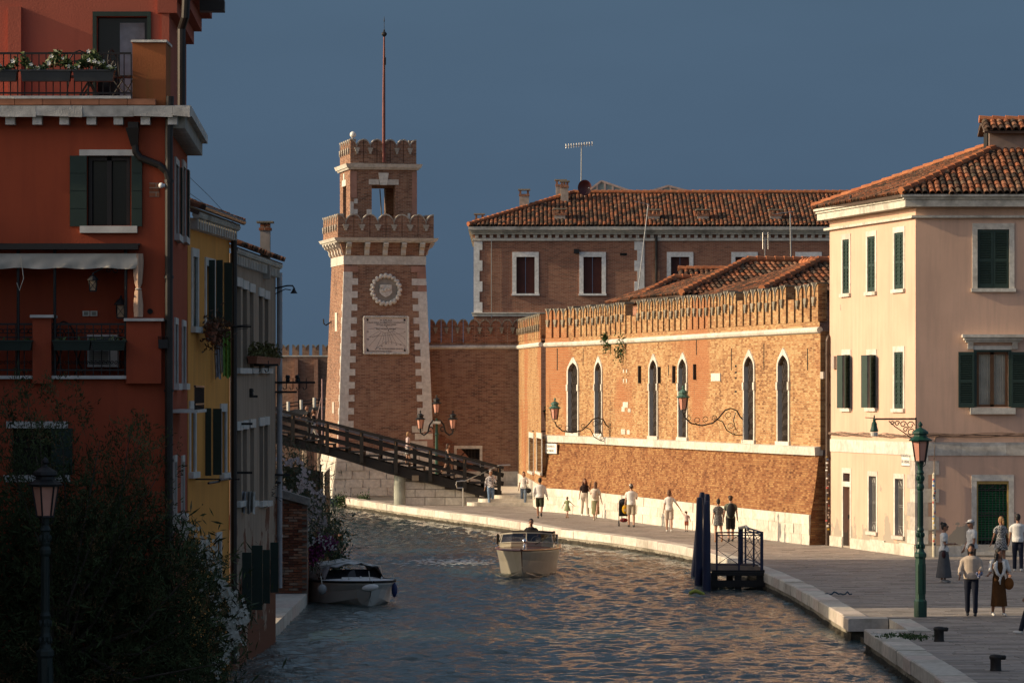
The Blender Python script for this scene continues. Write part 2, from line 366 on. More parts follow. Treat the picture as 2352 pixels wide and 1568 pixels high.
# ================================================================== water, canal bed, quay
def build_water():
    m, N, L, b = new_mat('canal_water'); setp(b, Roughness=0.05); b.inputs['Specular IOR Level'].default_value = 0.5; b.inputs['IOR'].default_value = 1.45
    p = world_pos(N); n0 = noise(N, L, 0.15, 3, p); r = ramp(N, [(0.35, (0.018, 0.036, 0.038)), (0.7, (0.026, 0.048, 0.050))]); L.new(n0.outputs[0], r.inputs[0]); L.new(r.outputs[0], b.inputs['Base Color'])
    n = noise(N, L, 5.0, 5, p, 0.66, (1, 0.7, 1)); bp = N.new('ShaderNodeBump'); bp.inputs['Strength'].default_value = 0.7; bp.inputs['Distance'].default_value = 0.13
    L.new(n.outputs[0], bp.inputs['Height']); L.new(bp.outputs[0], b.inputs['Normal'])
    xs = np.arange(-10.0, 13.01, 0.11); ys = np.concatenate([np.arange(58, 105, 0.12), np.arange(105, 140, 0.16), np.arange(140, 216.1, 0.26)])
    X, Y = np.meshgrid(xs, ys); Z = np.zeros_like(X); rg = np.random.default_rng(3)
    for i in range(80):
        lam = 0.32 * (4.2 ** rg.random()) if i < 68 else rg.uniform(1.6, 4.5); th = rg.normal(1.35, 0.7); k = 2 * math.pi / lam
        amp = (0.0070 * lam ** 0.95 if i < 68 else 0.0022) * (0.5 + rg.random())
        env = 0.6 + 0.4 * np.sin(X * 0.31 * rg.normal() + Y * 0.13 * rg.normal() + rg.random() * 7)
        Z += amp * env * np.sin(k * (X * math.cos(th) + Y * math.sin(th)) + rg.random() * 7)
    # wake of the moving launch: waves spreading from the bow to both sides
    bx, by = 0.45, 123.5; d = Y - by; wk = np.zeros_like(Z)
    for sgn in (-1, 1):
        q = (X - bx) * sgn - 0.9 - 0.30 * np.maximum(d, -1)
        wk += 0.085 * np.exp(-(q / 0.5) ** 2) * np.cos(q * 7) * (d > -1.2) * np.exp(-np.maximum(d, 0) / 22)
    Z += wk
    fade = np.clip((X + 10) / 1.0, 0, 1) * np.clip((13 - X) / 1.0, 0, 1) * np.clip((Y - 58) / 2, 0, 1) * np.clip((216 - Y) / 4, 0, 1)
    Z = WATER + Z * fade
    ny, nx = X.shape; v = np.stack([X, Y, Z], -1).reshape(-1, 3).tolist()
    idx = np.arange(ny * nx).reshape(ny, nx)
    f = np.stack([idx[:-1, :-1], idx[:-1, 1:], idx[1:, 1:], idx[1:, :-1]], -1).reshape(-1, 4).tolist()
    mb = MB(); mb.v = v; mb.f = f
    x0, x1, y0, y1 = xs[0], xs[-1], ys[0], ys[-1]
    B = 3500
    for q in ((-B, x0, -300, B), (x1, B, -300, B), (x0, x1, -300, y0), (x0, x1, y1, B)):
        mb.quad((q[0], q[2], WATER), (q[1], q[2], WATER), (q[1], q[3], WATER), (q[0], q[3], WATER))
    o = mb.build('water', m, None, smooth=True); o['kind'] = 'structure'
    bed = MB(); bed.quad((-B, -300, -3.2), (B, -300, -3.2), (B, B, -3.2), (-B, B, -3.2))
    tag(bed.build('canal_bed_ground', plain('canal_mud', (0.05, 0.045, 0.035), 0.9)), kind='structure')
build_water()

# outer top edge of the quay, near to far, read off the photograph on the pavement level
EDGE = [(8.03, 91.6), (7.98, 96.4), (7.9, 105.3), (7.8, 109.2), (7.6, 115.7), (7.2, 122.5), (6.75, 129), (6.1, 135), (4.75, 142.5), (3.3, 148.2), (1.75, 153.6), (0.1, 162.5), (-2.2, 172.3), (-4.75, 182.2), (-7.0, 192), (-9.2, 201.7)]
def resample(pts, step):
    pts = [Vector((*p, 0)) for p in pts]; res = [pts[0]]; acc = 0
    # Catmull-Rom, then even steps
    dense = []
    for i in range(len(pts) - 1):
        p0, p1, p2, p3 = pts[max(i - 1, 0)], pts[i], pts[i + 1], pts[min(i + 2, len(pts) - 1)]
        for k in range(24):
            t = k / 24; dense.append(0.5 * ((2 * p1) + (p2 - p0) * t + (2 * p0 - 5 * p1 + 4 * p2 - p3) * t * t + (3 * p1 - p0 - 3 * p2 + p3) * t ** 3))
    dense.append(pts[-1]); res = [dense[0]]; last = dense[0]
    for a, b in zip(dense, dense[1:]):
        seg = (b - a).length; acc += seg
        if acc >= step: res.append(b); acc = 0
    if (res[-1] - dense[-1]).length > 0.3: res.append(dense[-1])
    return res
def edge_at(y):
    pts = EDGE
    if y <= pts[0][1]: return pts[0][0]
    for a, b in zip(pts, pts[1:]):
        if a[1] <= y <= b[1]: return a[0] + (b[0] - a[0]) * (y - a[1]) / (b[1] - a[1])
    return pts[-1][0]

M_lowst = pieces('stained_lower_stone', [(0, (.27, .24, .19)), (1, (.38, .34, .27))], stain=(.10, .085, .055), stain_amt=.85)
M_algae = plain('weedy_waterline_stone', (0.055, 0.045, 0.028), 0.85, 0, 0.5, 4, bump=0.8)
M_weed = plain('green_weed', (0.035, 0.075, 0.018), 0.8, 0, 0.4, 9)
quay = thing('quay_wall', 'white stone quay edge with weedy waterline curving along the canal under the walkers', 'quay wall', (8, 91.6, 0))
def quay_run(path, parent, cw=0.55, seed=1):
    rg = random.Random(seed)
    P_ = path; nrm = []
    for i in range(len(P_)):
        t = (P_[min(i + 1, len(P_) - 1)] - P_[max(i - 1, 0)]).normalized(); nrm.append(Vector((t.y, -t.x, 0)))   # towards land (right of travel)
    for i in range(len(P_) - 1):
        a, b, na, nb = P_[i], P_[i + 1], nrm[i], nrm[i + 1]; t = (b - a).normalized(); g = t * 0.006
        h = rg.uniform(-.008, .012); z1, z0 = 0.03 + h, -0.27; o = rg.uniform(-.012, .012)
        a0, b0, a1, b1 = a + g - na * o, b - g - nb * o, a + na * cw + g, b + nb * cw - g
        m = MB(); Zv = lambda p, z: (p.x, p.y, z); bev = 0.025
        m.hexa([Zv(a0, z0), Zv(a1, z0), Zv(b1, z0), Zv(b0, z0), Zv(a0, z1 - bev), Zv(a1, z1 - bev), Zv(b1, z1 - bev), Zv(b0, z1 - bev)])
        m.v = m.v[:8]; m.f = [f for f in m.f if f != (4, 5, 6, 7)]
        m.add([Zv(a0 + na * bev, z1), Zv(a1, z1), Zv(b1, z1), Zv(b0 + nb * bev, z1)], [(0, 1, 2, 3)])
        m.f += [(4, 8, 11, 7), (5, 9, 8, 4), (6, 10, 9, 5), (7, 11, 10, 6)]
        m.build('coping_stone', M_quayst, parent)
        # lower course, set back a little, joints staggered
        a2, b2 = a.lerp(b, .5) + na * 0.05, (P_[i + 1].lerp(P_[min(i + 2, len(P_) - 1)], .5) if i + 2 < len(P_) else b) + nb * 0.05
        if (b2 - a2).length > .2:
            m = MB(); q = na * 0.4
            m.hexa([Zv(a2 + g, -.40), Zv(a2 + q + g, -.40), Zv(b2 + q - g, -.40), Zv(b2 - g, -.40), Zv(a2 + g, -.276), Zv(a2 + q + g, -.276), Zv(b2 + q - g, -.276), Zv(b2 - g, -.276)])
            m.build('lower_stone', M_lowst, parent)
    rows = []
    for i in range(len(P_)):
        a, n = P_[i], nrm[i]; j = rg.uniform(-.03, .05)
        rows.append([(a.x + n.x * .06, a.y + n.y * .06, -.33 - .04 * rg.random()), (a.x + n.x * (.02 - j), a.y + n.y * (.02 - j), -.5), (a.x - n.x * .02, a.y - n.y * .02, -.8), (a.x, a.y, -3.2)])
    MB().grid([list(r) for r in zip(*rows)]).build('weedy_base', M_algae, parent)
    # tufts of weed hanging at the waterline
    m = MB()
    for i in range(len(P_) - 1):
        a, b, n = P_[i], P_[i + 1], nrm[i]
        for k in range(26):
            p = a.lerp(b, rg.random()) - n * rg.uniform(-.05, .05); z = rg.uniform(-.50, -.33); l = rg.uniform(.05, .14); d = (b - a).normalized() * rg.uniform(.02, .06)
            q = p - n * rg.uniform(.0, .06)
            m.add([(p.x - d.x, p.y - d.y, z), (p.x + d.x, p.y + d.y, z), (q.x + d.x * .4, q.y + d.y * .4, z - l), (q.x - d.x * .4, q.y - d.y * .4, z - l)], [(0, 1, 2, 3)])
    m.build('waterline_weed', M_algae, parent, kind='stuff')
quay_run(resample(EDGE, 1.55), quay)
near = [Vector((8.03, y, 0)) for y in np.arange(58.5, 87.6, 1.45)]
quay_run(near, quay, 0.62, seed=5)
# inner edge of the little boat-step notch between the two runs
m = MB(); m.box(8.08, 8.98, 91.63, 92.15, -.27, .034); m.build('coping_stone', M_quayst, quay)
for y0, y1 in ((87.0, 88.45), (88.46, 89.95), (89.96, 91.62)):
    MB().box(9.0, 9.5, y0, y1, -.27, .03).build('coping_stone', M_quayst, quay)
MB().box(8.66, 8.99, 86.9, 87.5, -.27, .026).build('coping_stone', M_quayst, quay)
MB().box(8.9, 9.4, 87.3, 91.7, -3, -.28).build('notch_wall', M_algae, quay)
MB().box(8.3, 8.9, 88.0, 91.5, -.75, -.40).build('boat_step', M_algae, quay)
MB().box(8.1, 9.2, 91.7, 92.1, -3, -.272).build('notch_wall', M_algae, quay)
MB().box(8.05, 9.2, 86.5, 87.45, -3, -.275).build('notch_wall', M_algae, quay)

# ground plates: the right quay, the left bank
def left_in(y): return edge_at(y) + 0.5
ys = [40, 60, 75, 87, 87.01, 91.99, 92, 96, 105, 115, 122, 129, 135, 139, 142.5, 145, 148.2, 151, 153.6, 158, 162.5, 167, 172.3, 177, 182.2, 187, 192, 197, 201.7, 206]
def grid_ground(z):
    rows = []
    for y in ys:
        x0 = 8.5 if y < 91.9 else left_in(y) - .02
        if 87.005 < y < 91.995: x0 = 9.2
        rows.append([(x0, y, z), (x0 + 6, y, z), (60, y, z)])
    return rows
pv = MB().grid(grid_ground(-0.05)).build('pavement', plain('pavement_joint_mortar', (0.085, 0.075, 0.065), 0.9, 0, 0.2), None); pv['kind'] = 'structure'; OFF[pv.name] = Vector((0, 0, 0))
rg = random.Random(11); slabs = []
y = 66.0
while y < 200:
    d = rg.uniform(.30, .42); y1 = y + d
    if y < 87: x = 8.67
    elif y < 92.2: x = 9.52
    else: x = None
    xa = x if x else edge_at(y) + .56; xb = x if x else edge_at(y1) + .56
    xm = 19.5 if y < 128 else max(11.6 - (y - 136) * .226, -1) + (2 if y < 137 else 0.0)
    if y > 178: xm = 1.0 if y < 196 else -8
    if y > 190: pass
    xr = max(xa, xb); first = True
    while xr < xm:
        wd = rg.uniform(.45, 1.05); x2 = min(xr + wd, xm + .3)
        h = rg.uniform(-.004, .004); g = .006
        la, lb = (xa if first else xr, xb if first else xr)
        slabs.append([(la + g, y + g), (x2 - g, y + g), (x2 - g, y1 - g), (lb + g, y1 - g), h]); xr = x2; first = False
    y = y1
def slab_mesh(mb, s):
    h = s[4]; q = [(p[0], p[1], h) for p in s[:4]]; r = [(p[0], p[1], -.06) for p in s[:4]]
    mb.add(q + r, [(0, 1, 2, 3), (4, 5, 1, 0), (5, 6, 2, 1), (6, 7, 3, 2), (7, 4, 0, 3)])
def invis(s): return s[0][1] < 72 or (s[0][0] - .2) / s[0][1] > 1180 / FPX
vis = [s for s in slabs if not invis(s)]; vis.sort(key=lambda s: s[0][1])
for s in vis[:298]:
    mb = MB(); slab_mesh(mb, s); mb.build('paving_slab', M_pave, pv)
mb = MB()
for s in vis[298:] + [s for s in slabs if invis(s)]: slab_mesh(mb, s)
mb.build('paving_slabs', M_pave, pv, kind='stuff')
lb = MB(); lb.box(-60, -6.0, -20, 67.0, -3, -.02); tag(lb.build('left_bank_ground', M_pave), kind='structure')
lb = MB(); lb.box(-60, -6.6, 67.0, 150, -3, -.05); tag(lb.build('left_bank_terrain', M_oldbrick, uv=True), kind='structure')
# ================================================================== tower
M_tplaster = pieces('pale_quoin_plaster', [(0, (0.60, 0.575, 0.53)), (1, (0.65, 0.625, 0.58))], stain=(0.36, 0.22, 0.17), stain_amt=0.35, bump=0.1)
M_pinkplaster = plain('worn_pink_plaster', (0.36, 0.20, 0.15), 0.9, 0, 0.2, 2)
TH = R(11.4); TR, TB = Vector((math.cos(TH), math.sin(TH), 0)), Vector((-math.sin(TH), math.cos(TH), 0))
TC = Vector((px(884.5, 205), 205, 0)) + TB * 2.3
def TW(a, b, z): return TC + TR * a + TB * b + Vector((0, 0, z))
tower = thing('brick_tower', 'tall brick tower with swallowtail battlements, wreath and sundial beside the footbridge', 'tower', TC)
def tz(v): return pz(v, 205)
def hw(z): return 2.2 + (12.33 - z) * 0.0375
def tbox(mb, a0, a1, b0, b1, z0, z1):
    mb.hexa([TW(a0, b0, z0), TW(a1, b0, z0), TW(a1, b1, z0), TW(a0, b1, z0), TW(a0, b0, z1), TW(a1, b0, z1), TW(a1, b1, z1), TW(a0, b1, z1)])
def tfrust(mb, h0, h1, z0, z1):
    mb.hexa([TW(-h0, -h0, z0), TW(h0, -h0, z0), TW(h0, h0, z0), TW(-h0, h0, z0), TW(-h1, -h1, z1), TW(h1, -h1, z1), TW(h1, h1, z1), TW(-h1, h1, z1)])
b = MB(); tfrust(b, hw(2.2), hw(12.33), 2.2, 12.33); b.build('shaft', M_towerbrick, tower, uv=True)
b = MB(); tfrust(b, 2.95, 2.60, -.1, 2.2); b.build('plinth_core', M_tplaster, tower)
# plinth of big white blocks, battered
def hp(z): return 2.97 - (z / 2.28) * 0.33
for side in (0, 1):
    z = 0.02
    for c in range(5):
        z1 = z + 0.45; n = 6; offs = 0.35 if c % 2 else 0.0; e = [-1.0] + [-1 + (2 / n) * (k + 1 - offs) for k in range(n if offs else n - 1)] + [1.0]
        for k in range(len(e) - 1):
            h0, h1 = hp(z), hp(z1 - .02); g = .02; j = random.uniform(0, .05); t = .12
            if side == 0: f = lambda q, h, dd, zz: TW(q * h, -h - j + dd, zz)
            else: f = lambda q, h, dd, zz: TW(-h - j + dd, -q * h, zz)
            l, r = e[k] + g / h0, e[k + 1] - g / h0
            MB().hexa([f(l, h0, 0, z), f(r, h0, 0, z), f(r, h0, t, z), f(l, h0, t, z), f(l, h1, 0, z1 - .02), f(r, h1, 0, z1 - .02), f(r, h1, t, z1 - .02), f(l, h1, t, z1 - .02)]).build('plinth_block', M_stone, tower)
        z = z1
b = MB(); tfrust(b, 2.70, 2.62, 2.275, 2.40); b.build('plinth_top', M_stone, tower)
# toothed corner strips, block by block
z = 2.62; i = 0
while z < 12.2:
    z1 = min(z + .345, 12.25); h = hw((z + z1) / 2); wd = .78 if i % 2 else .47; mat = M_tplaster if 3.4 < z < 11.6 else M_pinkplaster
    for sg in (-1, 1):
        if sg > 0 and (z > 10.9 and not i % 2): mat2 = M_pinkplaster
        else: mat2 = mat
        a0, a1 = (-h - .012, -h + wd) if sg < 0 else (h - wd, h + .012)
        o = MB(); h0, h1 = hw(z), hw(z1)
        o.hexa([TW(a0 + (0 if sg > 0 else h - h0), -h0 - .03, z), TW(a1 + (0 if sg < 0 else h0 - h), -h0 - .03, z), TW(a1, -h0 + .1, z), TW(a0, -h0 + .1, z), TW(a0 + (0 if sg > 0 else h - h1), -h1 - .03, z1 - .002), TW(a1 + (0 if sg < 0 else h1 - h), -h1 - .03, z1 - .002), TW(a1, -h1 + .1, z1 - .002), TW(a0, -h1 + .1, z1 - .002)])
        o.build('quoin', mat2, tower)
    if i % 2 and z < 10:
        o = MB(); h0, h1 = hw(z), hw(z1); o.hexa([TW(-h0 - .02, -h0 + .11, z), TW(-h0 + .1, -h0 + .11, z), TW(-h0 + .1, -h0 + .3, z), TW(-h0 - .02, -h0 + .3, z), TW(-h1 - .02, -h1 + .11, z1), TW(-h1 + .1, -h1 + .11, z1), TW(-h1 + .1, -h1 + .3, z1), TW(-h1 - .02, -h1 + .3, z1)]); o.build('quoin', M_tplaster, tower)
    z = z1; i += 1
b = MB(); tfrust(b, 2.235, 2.235, 12.33, 12.80); b.build('stone_band', M_trim, tower)
b = MB(); tfrust(b, 2.21, 2.45, 12.80, 13.5); b.build('corbel_wall', M_towerbrick, tower, uv=True)
# S-shaped corbels on two visible sides
prof = [(0, 12.82), (-.10, 12.84), (-.16, 12.95), (-.17, 13.1), (-.25, 13.2), (-.40, 13.27), (-.43, 13.36), (-.50, 13.40), (-.50, 13.5), (.2, 13.5), (.2, 12.82)]
for k in range(5):
    a = -1.98 + k * .99
    MB().prism([TW(a - .13, -2.21 + p[0], p[1]) for p in prof], TR * .26).build('corbel', M_trim, tower)
    MB().prism([TW(-2.21 + p[0], a - .13, p[1]) for p in prof], TB * .26).build('corbel', M_trim, tower)
    if k in (0, 4): MB().prism([TW(2.21 - p[0], a - .13, p[1]) for p in prof], TB * .26).build('corbel', M_trim, tower)
b = MB(); tfrust(b, 2.64, 2.70, 13.5, 13.58); tfrust(b, 2.74, 2.82, 13.582, 13.74); b.build('cornice', M_trim, tower)
# swallowtail merlons: body, fork, stone coping on the fork and a little corbel
def merlon_poly(w, h, fork):
    a = w / 2; pts = [(-a, 0), (a, 0), (a, h)]
    n = 7; c = lambda t: h - fork * (1 - math.sqrt(max(0, 1 - t * t)))
    T = [math.sin(math.pi / 2 * k / n) for k in range(n + 1)]
    pts += [(a * (1 - t), c(t)) for t in T[1:]] + [(-a * (1 - t), c(t)) for t in T[::-1][1:-1]]
    pts.append((-a, h)); return pts
M_mcap = pieces('lichen_coping', [(0, (0.22, 0.19, 0.14)), (1, (0.32, 0.28, 0.22))], stain=(0.09, 0.085, 0.06), stain_amt=0.7)
def merlon_at(parent, org, t, n, z, w, h, th, brick, cap, fork=None, detail=True, joint=.03, name='merlon'):
    """org: foot centre on the outer face; t along the wall, n outwards"""
    fork = fork or w * .62; t, n, org = Vector(t), Vector(n), Vector(org); up = Vector((0, 0, 1))
    pl = merlon_poly(w - joint, h, fork)
    mb = MB(); mb.prism([org + t * a + up * (z + q) for a, q in pl], -n * th); o = mb.build(name, brick, parent, uv=True)
    cp = MB(); top = pl[2:]; top = [(a, q) for a, q in top]
    lo = [(a, q) for a, q in top]; hi = [(a, q + .07) for a, q in top]; e = .035
    for k in range(len(top) - 1):
        (a0, q0), (a1, q1) = top[k], top[k + 1]
        cp.hexa([org + t * a0 + n * e + up * (z + q0 - .02), org + t * a1 + n * e + up * (z + q1 - .02), org + t * a1 - n * (th + e) + up * (z + q1 - .02), org + t * a0 - n * (th + e) + up * (z + q0 - .02),
                 org + t * a0 + n * e + up * (z + q0 + .06), org + t * a1 + n * e + up * (z + q1 + .06), org + t * a1 - n * (th + e) + up * (z + q1 + .06), org + t * a0 - n * (th + e) + up * (z + q0 + .06)])
    if detail:
        zz = z + h - fork
        for (wd, z0, z1) in ((.30, zz - .06, zz + .03), (.22, zz - .18, zz - .06), (.12, zz - .30, zz - .18)):
            s = w / .8; c = org + n * .04 + up * ((z0 + z1) / 2); cp.obox(c, t * (wd * s / 2), n * .05, up * ((z1 - z0) / 2))
    cp.build('merlon_coping', cap, o)
    return o
def merlon_ring(parent, h_, z, n, w, ht, th, brick):
    zero = Vector((0, 0, 0))
    step = 2 * h_ / n
    for k in range(n):
        a = -h_ + step * (k + .5)
        merlon_at(parent, TC + TR * a - TB * h_, TR, -TB, z, step, ht, th, brick, M_trimcap)
        merlon_at(parent, TC + TB * a - TR * h_, -TB, -TR, z, step, ht, th, brick, M_trimcap)
        if k > 0: merlon_at(parent, TC + TR * a + TB * h_, TR, TB, z, step, ht, th, brick, M_trimcap, detail=False)
        if k > 0 and k < n - 1: merlon_at(parent, TC + TB * a + TR * h_, TB, TR, z, step, ht, th, brick, M_trimcap, detail=False)
M_trimcap = pieces('grey_merlon_coping', [(0, (0.36, 0.32, 0.27)), (1, (0.46, 0.42, 0.36))], stain=(0.17, 0.15, 0.12), stain_amt=0.6)
b = MB(); tfrust(b, 2.5, 2.5, 13.742, 13.80); b.build('parapet_floor', M_trim, tower)
merlon_ring(tower, 2.60, 13.74, 6, .8, 1.22, .3, M_towerbrick)
# turret with four openings you can see the sky through
h_ = 1.80; z0, z1 = 13.8, 17.42
cw = .78
for sx in (-1, 1):
    for sy in (-1, 1):
        b = MB(); a0, a1 = sorted((sx * h_, sx * (h_ - 1.16))); c0, c1 = sorted((sy * h_, sy * (h_ - .62 if sy < 0 else h_ - .45)))
        tbox(b, a0, a1, c0, c1, z0, 16.6); b.build('turret_pier', M_towerbrick, tower, uv=True)
for sx in (-1, 1):
    for sy, (c0, c1) in ((-1, (-h_ + .64, -.35)), (1, (.75, h_ - .47))):
        b = MB(); a0, a1 = sorted((sx * (h_ - .004), sx * (h_ - .5))); tbox(b, a0, a1, c0, c1, z0, 16.6); b.build('turret_pier', M_towerbrick, tower, uv=True)
b = MB(); tfrust(b, h_ + .003, h_ + .003, 16.602, 17.42); b.build('turret_top', M_towerbrick, tower, uv=True)
for a0, a1 in ((-.80, -.24), (.22, .82)):
    b = MB(); tbox(b, a0, a1, -h_ - .03, -h_ + .05, 16.62, 16.90); b.build('lintel', M_trim, tower)
b = MB(); b.prism([TW(-.20, -h_ - .06, 16.60), TW(.19, -h_ - .06, 16.60), TW(.27, -h_ - .06, 17.25), TW(-.28, -h_ - .06, 17.25)], TB * .1); b.build('keystone', M_trim, tower)
b = MB(); tbox(b, -h_ - .04, -h_ + .05, -.45, .85, 16.62, 16.95); tbox(b, -h_ - .045, -h_ + .05, .02, .38, 16.955, 17.3); b.build('lintel', M_trim, tower)
for i, (a0, a1, q0, q1) in enumerate(((-1.82, -1.62, 13.85, 15.7), (-1.62, -1.4, 13.9, 14.25), (-1.62, -1.4, 14.6, 14.85), (-1.62, -1.4, 15.05, 15.3), (-1.6, -1.4, 15.6, 15.85), (-.92, -.64, 13.8, 15.3), (.64, .8, 14.3, 14.75), (1.3, 1.45, 14.8, 15.1))):
    b = MB(); tbox(b, a0 + .005, a1 - .005, -h_ - .025, -h_ + .02, q0, q1); b.build('plaster_remnant', M_tplaster, tower)
b = MB(); tbox(b, 1.55, 1.815, -h_ - .015, -h_ + .02, 13.85, 17.3); b.build('plaster_remnant', M_pinkplaster, tower); b = MB(); tbox(b, -1.815, -1.45, -h_ - .012, -h_ + .02, 15.9, 17.3); b.build('plaster_remnant', M_pinkplaster, tower)
b = MB(); b.tube([TW(.35, .4, 13.8), TW(.2, .6, 16.5)], .03, 6); b.tube([TW(.55, .2, 13.8), TW(.4, .3, 16.5)], .03, 6); b.build('inside_prop', plain('old_prop_wood', (.2, .16, .11)), tower)
b = MB(); tfrust(b, h_ + .10, h_ + .16, 17.42, 17.52); tfrust(b, h_ + .2, h_ + .28, 17.522, 17.72); b.build('turret_cornice', M_trim, tower)
b = MB(); tfrust(b, h_, h_, 17.722, 17.76); b.build('turret_floor', M_trim, tower)
merlon_ring(tower, 1.80, 17.72, 5, .7, 1.28, .28, M_towerbrick)
# wreath medallion
M_wreath = plain('carved_white_stone', (0.62, 0.58, 0.52), 0.8, 0, 0.2, 6, bump=0.4)
med = MB(); zc = tz(665.5); hh = hw(zc)
def TF(a, d, z): return TW(a, -hw(z) - d, z)
ac = .03
disc = [TF(ac + .72 * math.cos(t), .02, zc + .72 * math.sin(t)) for t in np.linspace(0, 2 * math.pi, 28, endpoint=False)]
med.prism(disc, TB * .1); medo = med.build('medallion', plain('grey_backing', (0.30, 0.27, 0.23), .9), tower)
wr = MB()
for k in range(20):
    t = 2 * math.pi * k / 20
    for (rr, dr) in ((.13, 0), (.10, .06)):
        q = TF(ac + (.77 - dr) * math.cos(t + dr * 2), .07 + dr * .5, zc + (.77 - dr) * math.sin(t + dr * 2)); wr.ball(q, rr * random.uniform(.85, 1.1), 7, 5)
wr.build('wreath', M_wreath, medo, smooth=True)
sh = MB(); sh.prism([TF(ac - .32, .12, zc + .27), TF(ac - .34, .12, zc - .14), TF(ac - .2, .12, zc - .3), TF(ac, .12, zc - .4), TF(ac + .2, .12, zc - .3), TF(ac + .34, .12, zc - .14), TF(ac + .32, .12, zc + .27)], TB * .12)
for k in range(14): sh.ball(TF(ac + random.uniform(-.26, .26), .13, zc + random.uniform(-.08, .2)), random.uniform(.05, .09), 6, 4)
sh.build('shield_relief', M_wreath, medo)
# sundial plaque with its inscriptions
M_letter = plain('dark_lettering', (0.05, 0.045, 0.04), .9)
M_plaque = plain('sundial_marble', (0.58, 0.51, 0.45), .7, 0, .08, 1.5)
zt, zb = tz(728), tz(812); zc = (zt + zb) / 2; ac = px(886, 205) - px(884.5, 205); hwid = 1.20
tilt = math.atan(.0375)
upv = (TF(0, 0, zt) - TF(0, 0, zb)).normalized(); nf = TR.cross(upv).normalized() * 1.0
if nf.dot(-TB) < 0: nf = -nf
def SP(a, q, d): return TF(ac, 0, zb) + TR * a + upv * q + nf * d
hq = (zt - zb)
sp = MB(); sp.obox(SP(0, hq / 2, .03), TR * hwid, upv * (hq / 2), nf * .06); spo = sp.build('sundial', M_plaque, tower)
rp = MB(); c_ = [(-hwid, 0), (hwid, 0), (hwid, hq), (-hwid, hq)]
for k in range(4):
    (a0, q0), (a1, q1) = c_[k], c_[(k + 1) % 4]; n = 26
    for j in range(n):
        t0, t1 = j / n, (j + 1.25) / n; s0 = .03 * (1 if True else 0)
        ang = .5; pa = SP(a0 + (a1 - a0) * t0, q0 + (q1 - q0) * t0, .10); pb = SP(a0 + (a1 - a0) * t1, q0 + (q1 - q0) * t1, .12)
        rp.ball((pa + pb) / 2, .062, 6, 4)
rp.build('rope_moulding', M_wreath, spo, smooth=True)
def text_on(parent, txt, org, x, y, size, mat, align='CENTER', name='lettering', depth=.004, sx=1.0):
    cu = bpy.data.curves.new(name, 'FONT'); cu.body = txt; cu.size = size; cu.align_x = align; cu.extrude = depth; cu.materials.append(mat)
    o = bpy.data.objects.new(name, cu); COL.objects.link(o); o.parent = parent
    x, y = Vector(x).normalized(), Vector(y).normalized(); z = x.cross(y)
    M = Matrix((x * sx, y, z)).transposed().to_4x4(); M.translation = Vector(org) - woff(parent); o.matrix_local = M; return o
for txt, q, sz in (('M CM XIX', .885, .15), ('ITALOS NVNC IN LIBERTATE CONIVNCTOS', .83, .105), ('VICTOR SACRAT ENSIS', .775, .105), ('RVIT HORA LABORA', .655, .115)):
    text_on(spo, txt, SP(0, hq * q, .095), TR, upv, sz, M_letter)
text_on(spo, 'SIT PATRIAE AVREA QVAEVIS', SP(.25, hq * .115, .095), TR, upv, .10, M_letter)
text_on(spo, 'VICTORIO EMMANVELE III REGE', SP(-.35, hq * .045, .095), TR, upv, .09, M_letter)
for t_, a, q in (('VII', -1.0, .58), ('VIII', -1.0, .37), ('IX', -1.02, .115), ('X', -.58, .10), ('XI', -.25, .19), ('XII', -.02, .26), ('I', .13, .265), ('II', .30, .262), ('III', .55, .23), ('IIII', .78, .23), ('IV', 1.0, .13), ('V', 1.0, .38), ('VI', 1.0, .58)):
    text_on(spo, t_, SP(a, hq * q, .095), TR, upv, .10, M_letter)
ln = MB(); dx = lambda a0, q0, a1, q1, r=.005: ln.beam(SP(a0, hq * q0, .092), SP(a1, hq * q1, .092), r * 2, .006, nf)
for a0, q0, a1, q1 in ((-.33, .52, -.85, .44), (-.4, .60, -.95, .44), (-.28, .58, -.92, .20), (-.15, .575, -.55, .13), (-.08, .57, -.2, .30), (-.03, .57, -.02, .32), (.08, .575, .13, .32), (.13, .58, .3, .31), (.2, .6, .55, .28), (.28, .62, 1.05, .19), (.36, .63, 1.02, .43), (.52, .70, 1.02, .67), (-.52, .70, -1.0, .66), (-.95, .44, .98, .56), (-.33, .76, .33, .76), (-.55, .13, -.1, .31), (-.1, .31, .15, .33), (.15, .33, .6, .28), (.6, .28, 1.05, .19)):
    dx(a0, q0, a1, q1)
pr = [(-.55 + 1.1 * k / 10, .70 - .13 * math.sin(math.pi * k / 10)) for k in range(11)]
for (a0, q0), (a1, q1) in zip(pr, pr[1:]): dx(a0, q0, a1, q1)
ln.build('dial_lines', M_letter, spo)
sq = MB()
for a, q in ((-1.0, .92), (1.0, .92), (1.0, .09), (-1.0, .09)): sq.obox(SP(a, hq * q, .092), TR * .05, upv * .055, nf * .012)
sq.build('bronze_stud', M_iron, spo)
gn = MB(); gn.tube([SP(0, hq * .76, .08), SP(.06, hq * .66, .35), SP(.08, hq * .62, .36)], .012, 6); gn.ball(SP(.08, hq * .62, .36), .03, 6, 4); gn.build('gnomon', M_iron, spo)
